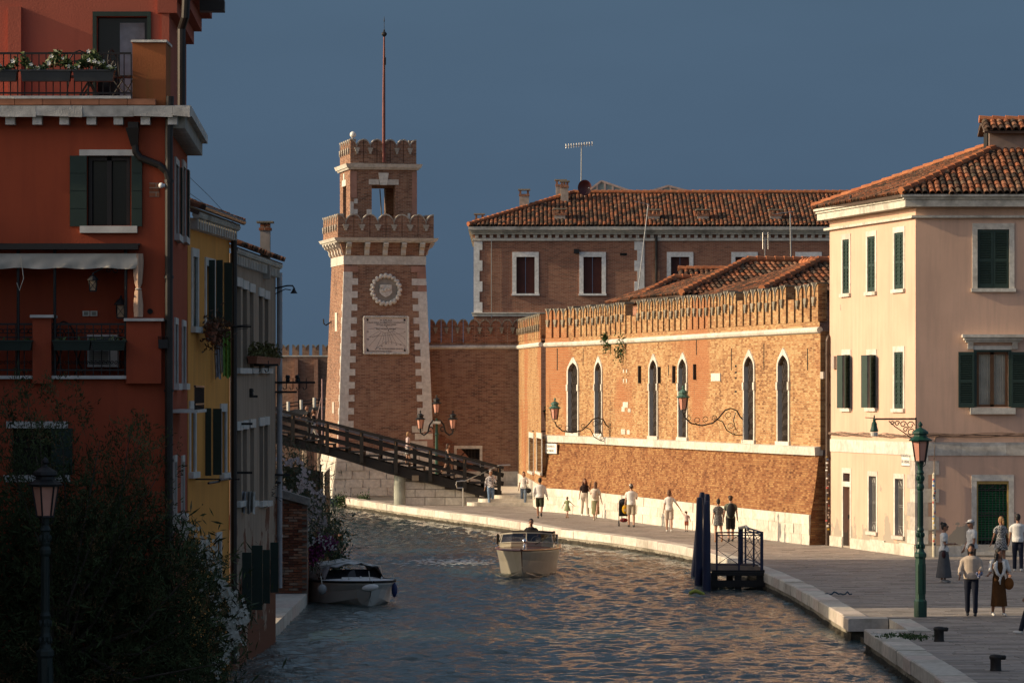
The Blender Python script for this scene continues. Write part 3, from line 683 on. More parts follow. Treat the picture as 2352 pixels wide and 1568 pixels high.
# white patches, iron hook on the left face
b = MB(); b.obox(TW(-hw(9.2) - .01, -.3, 9.3), TR * .02, TB * .35, Vector((0, 0, .5))); b.build('plaster_remnant', M_stone, tower); b = MB(); b.obox(TW(-hw(4.6) - .01, -.4, 4.7), TR * .02, TB * .3, Vector((0, 0, .3))); b.build('plaster_remnant', M_stone, tower)
b = MB(); b.tube([TW(-hw(9.3), 1.5, 9.35), TW(-hw(9.3) - .3, 1.5, 9.15), TW(-hw(9.3) - .42, 1.5, 9.25), TW(-hw(9.3) - .44, 1.5, 9.5)], .04, 6); b.build('iron_hook', M_iron, tower)
for a, z in ((1.9, 3.55), (2.05, 3.15), (1.75, 2.75)):
    b = MB(); b.obox(TW(a, -hw(z) - .005, z), TR * .48, TB * .03, Vector((0, 0, .17))); b.build('stone_patch', M_stone, tower)
# flagpole and lamp on the battlements
fp = thing('flagpole', 'tall rust red flagpole with ball finial on top of the brick tower', 'flagpole', TW(.05, -1.9, 17.72))
base = TW(-.02, -1.95, 17.8); b = MB(); b.tube([base, base + Vector((0, 0, 3.5)), base + Vector((.03, 0, 6.7))], [.085, .07, .045], 10); b.build('pole', plain('rust_red_pole', (0.20, 0.055, 0.04), .6, 0, .2), fp)
b = MB(); tp = base + Vector((.03, 0, 6.7)); b.lathe([(.03, 0), (.10, .06), (.15, .13), (.15, .19), (.09, .26), (.04, .30), (.05, .36), (.015, .42), (.012, .8), (.03, .84), (.006, 1.1)], tp, 10); b.build('finial', M_iron, fp)
b = MB(); b.tube([tp + Vector((.05, -.05, -.6)), base + Vector((.09, -.05, 1.0))], .008, 4); b.box(tp.x + .03, tp.x + .1, tp.y - .1, tp.y - .05, tp.z - 1.5, tp.z - 1.1); b.build('halyard', M_iron, fp)
fl = thing('floodlight', 'small white floodlight on the corner of the upper tower battlement', 'floodlight', TW(-1.68, -1.75, 19.0))
q = TW(-1.68, -1.78, 19.02); b = MB(); b.tube([q, q + Vector((0, 0, .12))], .04, 8); b.build('bracket', M_trim, fl)
b = MB(); b.ball(q + Vector((.03, -.05, .25)), (.17, .14, .17), 10, 8); b.build('lamp_head', plain('white_enamel', (.75, .74, .7), .35), fl, smooth=True)

# ================================================================== arsenal wall
AW = thing('arsenal_wall', 'long sunlit brick battlemented wall with pointed windows behind the walkers', 'wall', (1.57, 178.3, 0))
# base line of the main wall, far to near
WL = [(1.57, 178.3), (2.45, 176.0), (3.31, 173.3), (4.65, 166.9), (5.98, 160.6), (7.24, 154.6), (8.55, 148.4), (9.95, 142.2), (11.05, 137.6)]
wp = resample(WL, 0.9); arc = [0.0]
for a, c in zip(wp, wp[1:]): arc.append(arc[-1] + (c - a).length)
def wtan(i): return (wp[min(i + 1, len(wp) - 1)] - wp[max(i - 1, 0)]).normalized()
def WA(s):
    """point and tangent on the wall's base line at arc length s"""
    s = max(0, min(arc[-1] - 1e-6, s))
    for i in range(len(arc) - 1):
        if arc[i] <= s <= arc[i + 1]:
            f = (s - arc[i]) / (arc[i + 1] - arc[i]); t = wtan(i).lerp(wtan(i + 1), f).normalized(); return wp[i].lerp(wp[i + 1], f), t
def WP(s, d, z):
    p, t = WA(s); n = Vector((t.y, -t.x, 0)); return p + n * d + Vector((0, 0, z))
def s_of_u(u):
    best = None
    for s in np.linspace(0, arc[-1], 1200):
        p, _ = WA(s); e = abs(px(u, p.y) - p.x)
        if best is None or e < best[0]: best = (e, s)
    return best[1]
SL = arc[-1]
def uarc_main(co):
    p = Vector((co[0], co[1], 0)); best = (1e9, 0)
    for i in range(len(wp) - 1):
        a, c = wp[i], wp[i + 1]; d = c - a; f = max(0, min(1, (p - a).dot(d) / d.length_squared)); e = (p - a - d * f).length
        if e < best[0]: best = (e, arc[i] + f * d.length)
    return best[1]
# openings of the six pointed windows
wins = [(s_of_u(u), u) for u in (1317.5, 1375.5, 1502, 1569.5, 1722, 1800.5)]
ZS, ZSP, ZTOP, WH = 3.66, 6.42, 7.12, .64   # sill, springing, point, half width of the opening
d_up = 0.0; body = MB()
Sbr = sorted({0, SL, *[w_ - WH for w_, _ in wins], *[w_ + WH for w_, _ in wins], *np.linspace(0, SL, 48)})
def in_win(s): return any(abs(s - w_) < WH - 1e-6 for w_, _ in wins)
for a, c in zip(Sbr, Sbr[1:]):
    if c - a < 1e-6: continue
    m_ = (a + c) / 2
    spans = [(3.44, ZS), (ZTOP, 7.66)] if in_win(m_) else [(3.44, 7.66)]
    for z0, z1 in spans: body.quad(WP(a, 0, z0), WP(c, 0, z0), WP(c, 0, z1), WP(a, 0, z1))
def arch_half(k, n=8): # half width at step k of the pointed arch (springing to tip)
    t = k / n; R0 = 2 * WH * 1.18
    z = t * (ZTOP - .27 - ZSP); return max(0.0, WH * (1 - t ** 2.4) * (1 - .06 * t)), ZSP + z
for w_, u in wins:
    hp_ = [arch_half(k) for k in range(9)]
    for (h0, z0), (h1, z1) in zip(hp_, hp_[1:]): # brick either side of the arch
        for sg in (-1, 1):
            body.quad(*([WP(w_ + sg * h0, 0, z0), WP(w_ + sg * WH, 0, z0), WP(w_ + sg * WH, 0, z1), WP(w_ + sg * h1, 0, z1)][::1 if sg > 0 else -1]))
            body.quad(*([WP(w_ + sg * h0, 0, z0), WP(w_ + sg * h1, 0, z1), WP(w_ + sg * h1, -.8, z1), WP(w_ + sg * h0, -.8, z0)][::sg]))
    body.quad(WP(w_ - WH, 0, ZTOP - .27), WP(w_ + WH, 0, ZTOP - .27), WP(w_ + WH, 0, ZTOP), WP(w_ - WH, 0, ZTOP))
    for sg in (-1, 1): body.quad(*([WP(w_ + sg * WH, 0, ZS), WP(w_ + sg * WH, 0, ZSP), WP(w_ + sg * WH, -.8, ZSP), WP(w_ + sg * WH, -.8, ZS)][::sg]))
    body.quad(WP(w_ - WH, 0, ZS), WP(w_ + WH, 0, ZS), WP(w_ + WH, -.8, ZS), WP(w_ - WH, -.8, ZS))
body.quad(WP(0, 0, 3.4), WP(0, -1.2, 3.4), WP(0, -1.2, 7.66), WP(0, 0, 7.66)); body.quad(WP(SL, -1.2, 3.4), WP(SL, 0, 3.4), WP(SL, 0, 7.66), WP(SL, -1.2, 7.66))
body.build('upper_wall', M_sunbrick, AW, uv=True, uarc=uarc_main)
M_reveal = plain('grey_shaded_stone', (0.46, 0.46, 0.45), .85, 0, .12, 3)
M_grille = plain('rusty_grille', (0.045, 0.032, 0.026), .7, .3, .3)
for w_, u in wins:
    fo = MB(); fw = .145; pr_ = .05
    for sg in (-1, 1):
        a0, a1 = w_ + sg * WH, w_ + sg * (WH + fw)
        a0, a1 = min(a0, a1), max(a0, a1)
        for (z0, z1) in ((ZS, 5.55), (5.56, 5.85), (5.86, ZSP)):
            e = .03 if z0 == 5.56 else 0
            fo.hexa([WP(a0 - e, pr_ + e, z0), WP(a1 + e, pr_ + e, z0), WP(a1 + e, -.1, z0), WP(a0 - e, -.1, z0), WP(a0 - e, pr_ + e, z1), WP(a1 + e, pr_ + e, z1), WP(a1 + e, -.1, z1), WP(a0 - e, -.1, z1)])
        hp_ = [arch_half(k) for k in range(9)]; ho = [(h + fw * (1 + .0 * k), z + .02 * k + (.17 if k == 8 else .0)) for k, (h, z) in enumerate(hp_)]
        ho = [(WH + fw) * 1.0 if False else (h + fw * (1 if k < 5 else 1 - .22 * (k - 4)), z + .26 * (k / 8) ** 2.2) for k, (h, z) in enumerate(hp_)]
        for k in range(8):
            (i0, z0), (i1, z1), (o0, y0), (o1, y1) = hp_[k], hp_[k + 1], ho[k], ho[k + 1]
            c = [WP(w_ + sg * i0, pr_, z0), WP(w_ + sg * o0, pr_, y0), WP(w_ + sg * o1, pr_, y1), WP(w_ + sg * i1, pr_, z1)]
            q = [WP(w_ + sg * i0, -.1, z0), WP(w_ + sg * o0, -.1, y0), WP(w_ + sg * o1, -.1, y1), WP(w_ + sg * i1, -.1, z1)]
            fo.hexa(q + c if sg > 0 else (q[::-1] + c[::-1]))
    wo = fo.build('window', M_trim, AW)
    MB().hexa([WP(w_ - WH - .22, .09, ZS - .26), WP(w_ + WH + .22, .09, ZS - .26), WP(w_ + WH + .22, -.1, ZS - .26), WP(w_ - WH - .22, -.1, ZS - .26), WP(w_ - WH - .22, .09, ZS - .003), WP(w_ + WH + .22, .09, ZS - .003), WP(w_ + WH + .22, -.1, ZS - .003), WP(w_ - WH - .22, -.1, ZS - .003)]).build('window_sill', M_trim, wo)
    # stone jambs inside, dark void, wavy grille bars
    j = MB(); 
    for sg in (-1, 1):
        a0 = w_ + sg * (WH - .004); j.quad(*([WP(a0, .03, ZS), WP(a0, .03, ZSP + .3), WP(a0, -.20, ZSP + .3), WP(a0, -.20, ZS)][::sg]))
    j.build('jamb', M_reveal, wo)
    MB().quad(WP(w_ - WH, -.19, ZS), WP(w_ + WH, -.19, ZS), WP(w_ + WH, -.19, ZTOP - .3), WP(w_ - WH, -.19, ZTOP - .3)).build('dark_pane', M_dark, wo)
    g = MB()
    for k in range(9):
        a = w_ - WH + (k + .5) * 2 * WH / 9; hz = ZTOP - .1 - .55 * abs((a - w_) / WH) ** 1.5
        g.tube([WP(a + .035 * (1 if q % 2 else -1), -.13, ZS + (hz - ZS) * q / 16) for q in range(17)], .02, 4)
    for k in range(8): z = ZS + .25 + k * .4; g.tube([WP(w_ - WH, -.125, z), WP(w_ + WH, -.125, z)], .016, 4)
    g.build('grille', M_grille, wo)
# battered lower wall, white plinth blocks, stone band, roll moulding
lo = MB(); ss = np.linspace(0, SL, 48)
lo.grid([[WP(s, d, z) for s in ss] for d, z in ((.36, 1.08), (.25, 1.7), (.14, 2.5), (.06, 3.2))]); lo.build('battered_wall', M_redbrick, AW, uv=True, uarc=uarc_main)
e = MB(); e.add([WP(0, d, z) for d, z in ((.40, 0), (.36, 1.08), (.25, 1.7), (.14, 2.5), (.06, 3.2))] + [WP(0, -1.5, 3.2), WP(0, -1.5, 0)], [(0, 1, 2, 3, 4, 5, 6)]); e.add([WP(SL, d, z) for d, z in ((.40, 0), (.36, 1.08), (.25, 1.7), (.14, 2.5), (.06, 3.2))] + [WP(SL, -1.5, 3.2), WP(SL, -1.5, 0)], [(6, 5, 4, 3, 2, 1, 0)]); e.build('wall_end', M_redbrick, AW, uv=True)
s = 0; rg = random.Random(4)
for row, (z0, z1) in enumerate(((-.03, .36), (.364, .72), (.724, 1.08))):
    s = 0
    while s < SL - .2:
        e_ = min(SL, s + rg.uniform(.9, 1.6)); d = .42 + rg.uniform(0, .03); g_ = .005
        MB().hexa([WP(s + g_, d, z0), WP(e_ - g_, d, z0), WP(e_ - g_, .2, z0), WP(s + g_, .2, z0), WP(s + g_, d - .01, z1), WP(e_ - g_, d - .01, z1), WP(e_ - g_, .2, z1), WP(s + g_, .2, z1)]).build('plinth_block', M_stone, AW); s = e_
s = 0
while s < SL - .2:
    e_ = min(SL, s + rg.uniform(1.2, 2.0)); g_ = .004
    MB().hexa([WP(s + g_, .20, 3.20), WP(e_ - g_, .20, 3.20), WP(e_ - g_, -.1, 3.20), WP(s + g_, -.1, 3.20), WP(s + g_, .22, 3.50), WP(e_ - g_, .22, 3.50), WP(e_ - g_, -.1, 3.54), WP(s + g_, -.1, 3.54)]).build('band_stone', M_trim, AW); s = e_
s = -.05
while s < SL - .2:
    e_ = min(SL + .05, s + rg.uniform(1.3, 2.1)); n = 3
    MB().tube([WP(s + .004 + (e_ - s - .008) * k / n, .02, 7.70) for k in range(n + 1)], .115, 9).build('moulding', M_trim, AW, smooth=False); s = e_
pb = MB(); pb.grid([[WP(s, d, z) for s in ss] for d, z in ((.0, 7.66), (.03, 7.67), (.03, 8.0))]); pb.build('parapet', M_sunbrick, AW, uv=True, uarc=uarc_main)
MB().grid([[WP(s, d, z) for s in ss] for d, z in ((.03, 8.0), (-.5, 8.0))]).build('wall_top', M_sunbrick, AW, uv=True)
# the parapet of tall narrow merlons; a few are broken
nm = 44; step = SL / nm; rg = random.Random(9)
for k in range(nm):
    p, t = WA((k + .5) * step); n = Vector((t.y, -t.x, 0)); hgt = 1.32 + rg.uniform(-.05, .05)
    broken = k in (14, 15, 33, 40)
    if broken:
        b = MB(); hgt *= rg.uniform(.55, .75); b.obox(p + n * (.045 - .2) + Vector((0, 0, 8.0 + hgt / 2)), t * (step / 2 - .12), n * .2, Vector((0, 0, hgt / 2))); b.build('merlon', M_sunbrick, AW, uv=True); continue
    merlon_at(AW, p + n * .05, t, n, 8.0, step - .03, hgt, .34, M_sunbrick, M_mcap, fork=.5, joint=.22)
# putlog holes, iron cramps, weeds and stone insets
def wall_bits(name, items, mat, d=.03):
    for (u, v0, v1, wpx) in items:
        s_ = s_of_u(u); p, _ = WA(s_); z0, z1 = pz(v1, p.y), pz(v0, p.y); hwd = wpx * p.y / FPX / .226 / 2
        MB().hexa([WP(s_ - hwd, d, z0), WP(s_ + hwd, d, z0), WP(s_ + hwd, -.05, z0), WP(s_ - hwd, -.05, z0), WP(s_ - hwd, d, z1), WP(s_ + hwd, d, z1), WP(s_ + hwd, -.05, z1), WP(s_ - hwd, -.05, z1)]).build(name, mat, AW)
wall_bits('iron_cramp', [(1472, 840, 880, 1.2), (1517, 842, 880, 1.2), (1551, 840, 880, 1.2), (1599, 836, 872, 1.0)], M_iron, .12)
wall_bits('putlog_hole', [(1690, 838, 843, 3), (1690, 853, 857, 3), (1690, 866, 870, 3), (1690, 897, 901, 3), (1536, 838, 862, 1.2), (1600, 770, 815, 1.2), (1680, 800, 850, 1.0), (1755, 790, 850, 1.0), (1855, 800, 850, 1.2), (1340, 800, 840, 1.0), (1413, 800, 820, 1.0), (1280, 800, 850, 1.0)], M_dark, .012)
wall_bits('stone_inset', [(1437, 923, 936, 11), (1432, 934, 945, 7), (1446, 938, 946, 6), (1432, 985, 997, 9), (1444, 987, 997, 6), (1433, 848, 856, 2), (1440, 848, 856, 2), (1433, 870, 879, 2), (1440, 870, 879, 2)], M_stone, .02)
wall_bits('marble_tablet', [(1646, 857, 875, 18)], M_trim, .05)
def weed_clump(label, centre, r, n, mat, size=.10, down=False, seed=1, group=None, nm_='wall_weed'):
    rg = random.Random(seed); m = MB(); c = Vector(centre)
    for k in range(n):
        q = c + Vector((rg.gauss(0, r[0] / 2), rg.gauss(0, r[1] / 2), rg.gauss(0, r[2] / 2)))
        a, b_ = Vector((rg.gauss(0, 1), rg.gauss(0, 1), rg.gauss(0, 1))).normalized() * size * rg.uniform(.5, 1), Vector((rg.gauss(0, 1), rg.gauss(0, 1), rg.gauss(0, 1))).normalized() * size * .4
        m.quad(q - a, q + b_, q + a, q - b_)
    return m.solo(nm_, mat, label, 'plant', loc=tuple(c), group=group)
for i, (u, v, r, lab) in enumerate(((1402, 793, (.25, .1, .35), 'small green weed tuft hanging under the white moulding left of the big ivy patch'), (1437, 793, (.35, .15, .6), 'large ivy patch growing below the white moulding of the sunlit wall'), (1431, 812, (.25, .1, .4), 'scrap of ivy hanging below the large ivy patch on the wall'), (1397, 775, (.2, .1, .2), 'dry grass tuft sprouting on the white moulding near its left end'))):
    s_ = s_of_u(u); p, _ = WA(s_); weed_clump(lab, WP(s_, .12, pz(v, p.y)), r, 160, M_weed, .09, seed=i)

# ---- return wall with two slit windows, then the wall in the tower's shade
SW = thing('side_wall', 'narrow brick wall with two slit windows between the shaded and the sunlit wall', 'wall', (.4, 196, 0))
f2 = Fr((.33, 206.4), (1.35, 178.6)); ops = []
for (u0, u1, v0, v1) in ((1216, 1226, 1005, 1082), (1233.5, 1244.5, 1006, 1083)): ops.append((*f2.rect(u0, u1, v0, v1), .5))
b = MB(); facade(b, f2, 0, f2.len, .0, 8.2, ops); b.build('wall_face', M_sunbrick, SW, uv=True)
for o in ops:
    f = frame_parts(f2, o, .22, .03, M_trim, SW)
    MB().quad(f2(o[0], -.49, o[2]), f2(o[1], -.49, o[2]), f2(o[1], -.49, o[3]), f2(o[0], -.49, o[3])).build('dark_pane', M_reveal, f)
for k in range(9):
    a0, a1 = f2.len * k / 9 + .005, f2.len * (k + 1) / 9 - .005
    for z0, z1 in ((0, .55), (.555, 1.2)): MB().fbox(f2, a0, a1, -.1, .06 + .01 * (k % 3), z0, z1).build('plinth_block', M_stone, SW)
MB().tube([f2(0, .02, 7.94), f2(f2.len + .1, .02, 7.72)], .115, 8).build('moulding', M_trim, SW)
for k in range(13):
    st = f2.len / 13; merlon_at(SW, f2((k + .5) * st, .03, 0), f2.t, f2.n, 8.0 + .24 * (1 - k / 12), st - .04, 1.14, .34, M_sunbrick, M_mcap, fork=.5, joint=.3)
MB().fbox(f2, 0, f2.len, -.6, -.02, 7.9, 8.0).build('wall_top', M_towerbrick, SW, uv=True)

HWL = thing('shaded_wall', 'dark brick battlemented wall in the shade of the tower with a barred window', 'wall', (-2, 198, 0))
f3 = Fr((-4.7, 206.6), (.34, 206.5)); ow = f3.rect(1049, 1102, 1030, 1085); ow = (ow[0], ow[1], 1.35, ow[3], .4)
b = MB(); facade(b, f3, 0, f3.len, 0, 8.2, [ow]); b.build('wall_face', M_towerbrick, HWL, uv=True)
fo = frame_parts(f3, ow, .14, .06, M_stone, HWL, sill=False)
MB().quad(f3(ow[0], -.39, ow[2]), f3(ow[1], -.39, ow[2]), f3(ow[1], -.39, ow[3]), f3(ow[0], -.39, ow[3])).build('dark_pane', M_dark, fo)
g = MB()
for k in range(7): a = ow[0] + (k + .5) * (ow[1] - ow[0]) / 7; g.tube([f3(a, -.1, ow[2]), f3(a, -.1, ow[3])], .018, 5)
for k in range(10): z = ow[2] + .1 + k * .12; g.tube([f3(ow[0], -.12, z), f3(ow[1], -.12, z)], .012, 4)
g.build('grille', M_grille, fo)
# relieving arch in the brick, voussoir by voussoir
cA = f3.su(900), .4
for k in range(16):
    t0, t1 = R(6 + k * 4.6), R(6 + (k + 1) * 4.6 - .6); r0, r1 = 4.65, 5.15; c0, z0 = f3.su(905), -1.2
    p = [(c0 + r * math.cos(t), z0 + r * math.sin(t)) for r, t in ((r0, t0), (r1, t0), (r1, t1), (r0, t1))]
    if min(q[0] for q in p) < f3.su(1000) or max(q[1] for q in p) > 4.2: continue
    MB().prism([f3(a, .03, z) for a, z in p][::-1], -f3.n * .05).build('arch_brick', M_oldbrick, HWL, uv=True)
MB().tube([f3(0, .02, 7.95), f3(f3.len, .02, 7.95)], .11, 8).build('moulding', M_trim, HWL)
nn = 8; st = 4.75 / nn
for k in range(nn): merlon_at(HWL, f3(f3.len - 4.75 + (k + .5) * st, .03, 0), f3.t, f3.n, 8.2, st, 1.2, .34, M_oldbrick, M_mcap, fork=.42)
for k in range(6):
    a0, a1 = f3.len - 4.6 + k * .78, f3.len - 4.6 + (k + 1) * .78 - .01
    for z0, z1 in ((.3, .75), (.755, 1.28)): MB().fbox(f3, a0, a1, -.1, .08, z0, z1).build('plinth_block', M_stone, HWL)
# ================================================================== tiled roofs
def tile_mesh(name, r=.105, l=.44, taper=.82, seg=5):
    mb = MB(); rows = []
    for y, k in ((0, 1.0), (l, taper)):
        rows.append([(r * k * math.cos(math.pi * (1 - q / seg)), y, r * k * 1.05 * math.sin(math.pi * q / seg) + (0.0 if y == 0 else -.02)) for q in range(seg + 1)])
    mb.grid(rows); rin = [(x * .78, 0, z * .78) for x, y, z in rows[0]]
    b0 = len(mb.v); mb.v += rin; n = seg + 1
    for q in range(seg): mb.f.append((q + 1, q, b0 + q, b0 + q + 1))
    return mb.mesh(name, M_tile, smooth=False)
TILE = tile_mesh('cover_tile')
TV = [v.co.copy() for v in TILE.vertices]; TF_ = [tuple(p.vertices) for p in TILE.polygons]
def in_poly(x, y, poly):
    c = False; n = len(poly)
    for i in range(n):
        (x0, y0), (x1, y1) = poly[i], poly[(i + 1) % n]
        if (y0 > y) != (y1 > y) and x < (x1 - x0) * (y - y0) / (y1 - y0) + x0: c = not c
    return c
def roof_plane(parent, org, along, up, poly, pitch=.215, course=.34, budget=0, seed=1, jitter=1.0, size=1.0, visible=None):
    """barrel tiles on a slope; poly in (along, upslope) metres from org. The first `budget` tiles in view are parts, the rest one joined part"""
    rg = random.Random(seed); along, up, org = Vector(along).normalized(), Vector(up).normalized(), Vector(org); nrm = along.cross(up).normalized()
    if nrm.z < 0: nrm = -nrm
    base = MB(); pts = [org + along * a + up * q - nrm * .03 for a, q in poly]; base.prism(pts, -nrm * .08)
    deck = base.build('roof_deck', M_deck, parent)
    a0, a1 = min(p[0] for p in poly), max(p[0] for p in poly); q1 = max(p[1] for p in poly); items = []
    nc, nr = int((a1 - a0) / pitch), int(q1 / course) + 1
    for i in range(nc + 1):
        for j in range(nr):
            a, q = a0 + (i + .5) * pitch, j * course - .05
            if in_poly(a, max(q + course * .4, .01), poly): items.append((a, q))
    stuff = MB(); cnt = 0
    for a, q in items:
        x = along * math.cos(0) + up * 0; ang = rg.gauss(0, .025) * jitter; cx_, sx_ = math.cos(ang), math.sin(ang)
        ax, ay = along * cx_ + up * sx_, up * cx_ - along * sx_
        o = org + along * (a + rg.gauss(0, .008) * jitter) + up * (q + rg.gauss(0, .015) * jitter) + nrm * (.012 + rg.uniform(0, .01)); tl = .055
        ay2 = (ay + nrm * tl * .2).normalized(); nz = ax.cross(ay2)
        if cnt < budget and (visible is None or visible(o)):
            M = Matrix((ax * size, ay2 * size, nz * size)).transposed(); inst(TILE, 'roof_tile', parent, o, M); cnt += 1
        else: stuff.add([o + ax * (v.x * size) + ay2 * (v.y * size) + nz * (v.z * size) for v in TV], TF_)
    if stuff.v: stuff.build('roof_tiles', M_tile, parent, kind='stuff')
    return cnt
def ridge_line(parent, a, b, r=.13, step=.42, mat=None):
    a, b = Vector(a), Vector(b); n = max(1, int((b - a).length / step)); d = (b - a) / n; m = MB()
    for k in range(n):
        m.tube([a + d * k - d * .04 + Vector((0, 0, .02)), a + d * (k + 1) + Vector((0, 0, 0))], [r * 1.06, r * .9], 7)
    return m.build('ridge_tiles', mat or M_ridge, parent, kind='stuff')
M_deck = plain('roof_mortar', (0.10, 0.07, 0.055), .95)
M_dentil = pieces('pale_dentil', [(0, (0.50, 0.47, 0.42)), (1, (0.60, 0.57, 0.51))], stain=(.15, .13, .11), stain_amt=.5)

# ================================================================== pink corner house
M_pink = plaster('peach_plaster', (0.68, 0.45, 0.335), (0.45, 0.31, 0.24), patch=(0.36, 0.31, 0.25), patch_lo=.55, streak=.55, low=2.4)
PH = thing('corner_house', 'peach plastered three storey corner house with green shutters and tiled hip roof', 'house', (13.4, 127.5, 0))
PA, PB, PC = (11.35, 137.2), (13.4, 127.5), (27.0, 127.5)
fl, ff = Fr(PA, PB), Fr(PB, PC); ZW = 11.62
def R4(fr, *a): return fr.rect(*a)
Lop, Fop = [], []
up3 = [R4(fl, 1936, 1951, 550, 674), R4(fl, 1993, 2010.5, 543, 670), R4(fl, 2055, 2075.5, 534, 664)]
mid3 = [R4(fl, 1937, 1952, 815, 937), R4(fl, 1994, 2011, 815, 936), R4(fl, 2055, 2075, 808, 938)]
gd = [R4(fl, 1937, 1952.5, 1117, 1253), R4(fl, 1937, 1952.5, 1086, 1112)]; gw = [R4(fl, 1996, 2013, 1093, 1220), R4(fl, 2056, 2075, 1099, 1230)]
fu = [R4(ff, 2245, 2318, 527, 662)]; fm = [R4(ff, 2243, 2316, 808, 934)]; fg = [R4(ff, 2243, 2317, 1104, 1266)]
b = MB(); facade(b, fl, 0, fl.len, -.05, ZW, up3 + mid3 + gd + gw, .28); facade(b, ff, 0, ff.len, -.05, ZW, fu + fm + fg, .28)
bk = Fr(PC, (27, 138)); facade(b, bk, 0, bk.len, 0, ZW); bk = Fr((27, 138), PA); facade(b, bk, 0, bk.len, 0, ZW)
b.build('wall', M_pink, PH)
SLAT = None
def slat_mesh(w_, name):
    m = MB(); m.hexa([(-w_ / 2, -.005, -.022), (w_ / 2, -.005, -.022), (w_ / 2, .005, -.03), (-w_ / 2, .005, -.03), (-w_ / 2, -.022, .018), (w_ / 2, -.022, .018), (w_ / 2, -.012, .026), (-w_ / 2, -.012, .026)])
    # y outwards is negative here; the louvre leans its lower edge out
    return m.mesh(name, M_greenshut)
def shutter_leaf(fr, a0, a1, z0, z1, parent, d=-.06, n=18, mat=None, plain_leaf=False, ang=0.0, hinge=None, name='shutter'):
    """louvred leaf between a0..a1 at depth d; ang swings it about hinge a"""
    mat = mat or M_greenshut; w_ = a1 - a0; t = fr.t; nn = fr.n
    if ang:
        h = a0 if hinge == 'l' else a1; sg = 1 if hinge == 'l' else -1
        ca, sa = math.cos(ang), math.sin(ang); tt = t * ca + nn * sa * sg; ax = tt; ay = Vector((ax.y, -ax.x, 0))
        f2 = Fr((0, 0), (1, 0)); org = fr(h, d, 0); f2.o = org - ax * h; f2.t = ax; f2.n = ay; fr = f2; d = 0
    b = MB(); st = min(.07, w_ * .18)
    b.fbox(fr, a0, a0 + st, d - .02, d + .02, z0, z1); b.fbox(fr, a1 - st, a1, d - .02, d + .02, z0, z1)
    zm = z0 + (z1 - z0) * .48
    for za, zb in ((z0, z0 + .16), (zm - .05, zm + .05), (z1 - .09, z1)): b.fbox(fr, a0 + st, a1 - st, d - .019, d + .019, za, zb)
    b.fbox(fr, a0 + st, a1 - st, d - .02, d - .014, z0, z1)
    leaf = b.build(name, mat, parent)
    if plain_leaf: return leaf
    sm = slat_mesh(w_ - 2 * st, 'slat_mesh'); rot = Matrix((fr.t, -fr.n, Vector((0, 0, 1)))).transposed()
    for (q0, q1) in ((z0 + .16, zm - .05), (zm + .05, z1 - .09)):
        k = max(1, int(n * (q1 - q0) / (z1 - z0)))
        for i in range(k): inst(sm, 'slat', leaf, fr((a0 + a1) / 2, d, q0 + (i + .5) * (q1 - q0) / k), rot, (1, 1, 1.0))
    return leaf
for o in up3 + mid3[2:]:
    f = frame_parts(fl, o, .16, .02, M_trim, PH); m_ = (o[0] + o[1]) / 2
    shutter_leaf(fl, o[0] + .01, m_ - .005, o[2], o[3], f, -.03, 16); shutter_leaf(fl, m_ + .005, o[1] - .01, o[2], o[3], f, -.03, 16)
for o in mid3[:2]:
    f = frame_parts(fl, o, .16, .02, M_trim, PH); hw_ = (o[1] - o[0]) / 2
    MB().quad(fl(o[0], -.27, o[2]), fl(o[1], -.27, o[2]), fl(o[1], -.27, o[3]), fl(o[0], -.27, o[3])).build('dark_pane', M_glass, f)
    shutter_leaf(fl, o[0], o[0] + hw_, o[2], o[3], f, .02, 16, ang=R(168), hinge='l'); shutter_leaf(fl, o[1] - hw_, o[1], o[2], o[3], f, .02, 16, ang=R(140), hinge='r')
for o in gw:
    f = frame_parts(fl, o, .14, .015, M_trim, PH)
    MB().quad(fl(o[0], -.27, o[2]), fl(o[1], -.27, o[2]), fl(o[1], -.27, o[3]), fl(o[0], -.27, o[3])).build('glass_pane', M_glass, f)
    j = MB(); j.quad(fl(o[0] + .003, 0, o[2]), fl(o[0] + .003, -.2, o[2]), fl(o[0] + .003, -.2, o[3]), fl(o[0] + .003, 0, o[3])); j.build('jamb', M_reveal, f)
    g = MB()
    for k in range(8): a = o[0] + (k + .5) * (o[1] - o[0]) / 8; g.tube([fl(a, -.12, o[2]), fl(a, -.12, o[3])], .012, 5)
    for q in (.16, .5, .53, .84): z = o[2] + q * (o[3] - o[2]); g.tube([fl(o[0], -.12, z), fl(o[1], -.12, z)], .016, 4)
    for z0_ in (o[2], o[2] + .84 * (o[3] - o[2])):
        for k in range(3):
            c = fl(o[0] + (k + .5) * (o[1] - o[0]) / 3, -.11, z0_ + .15); g.tube([c + fl.t * .11 * math.cos(t) + Vector((0, 0, .11 * math.sin(t))) for t in np.linspace(0, 6.28, 11)], .012, 4)
    g.build('grille', plain('grey_grille', (.22, .21, .2), .5, .3), f)
o = gd[0]; f = frame_parts(fl, o, .15, .015, M_trim, PH, sill=False)
d_ = MB(); d_.fbox(fl, o[0], o[1], -.24, -.18, o[2], o[3])
for k in range(1, 4): a = o[0] + k * (o[1] - o[0]) / 4; d_.fbox(fl, a - .02, a + .02, -.18, -.165, o[2] + .1, o[3] - .1)
dr = d_.build('door', plain('brown_door', (.10, .055, .035), .6), PH); MB().fbox(fl, o[0] + .12, o[0] + .2, -.19, -.13, 1.0, 1.15).build('handle', M_iron, dr)
o = gd[1]; f = frame_parts(fl, o, .15, .012, M_trim, PH, sill=False); MB().quad(fl(o[0], -.27, o[2]), fl(o[1], -.27, o[2]), fl(o[1], -.27, o[3]), fl(o[0], -.27, o[3])).build('transom_pane', M_glass, f)
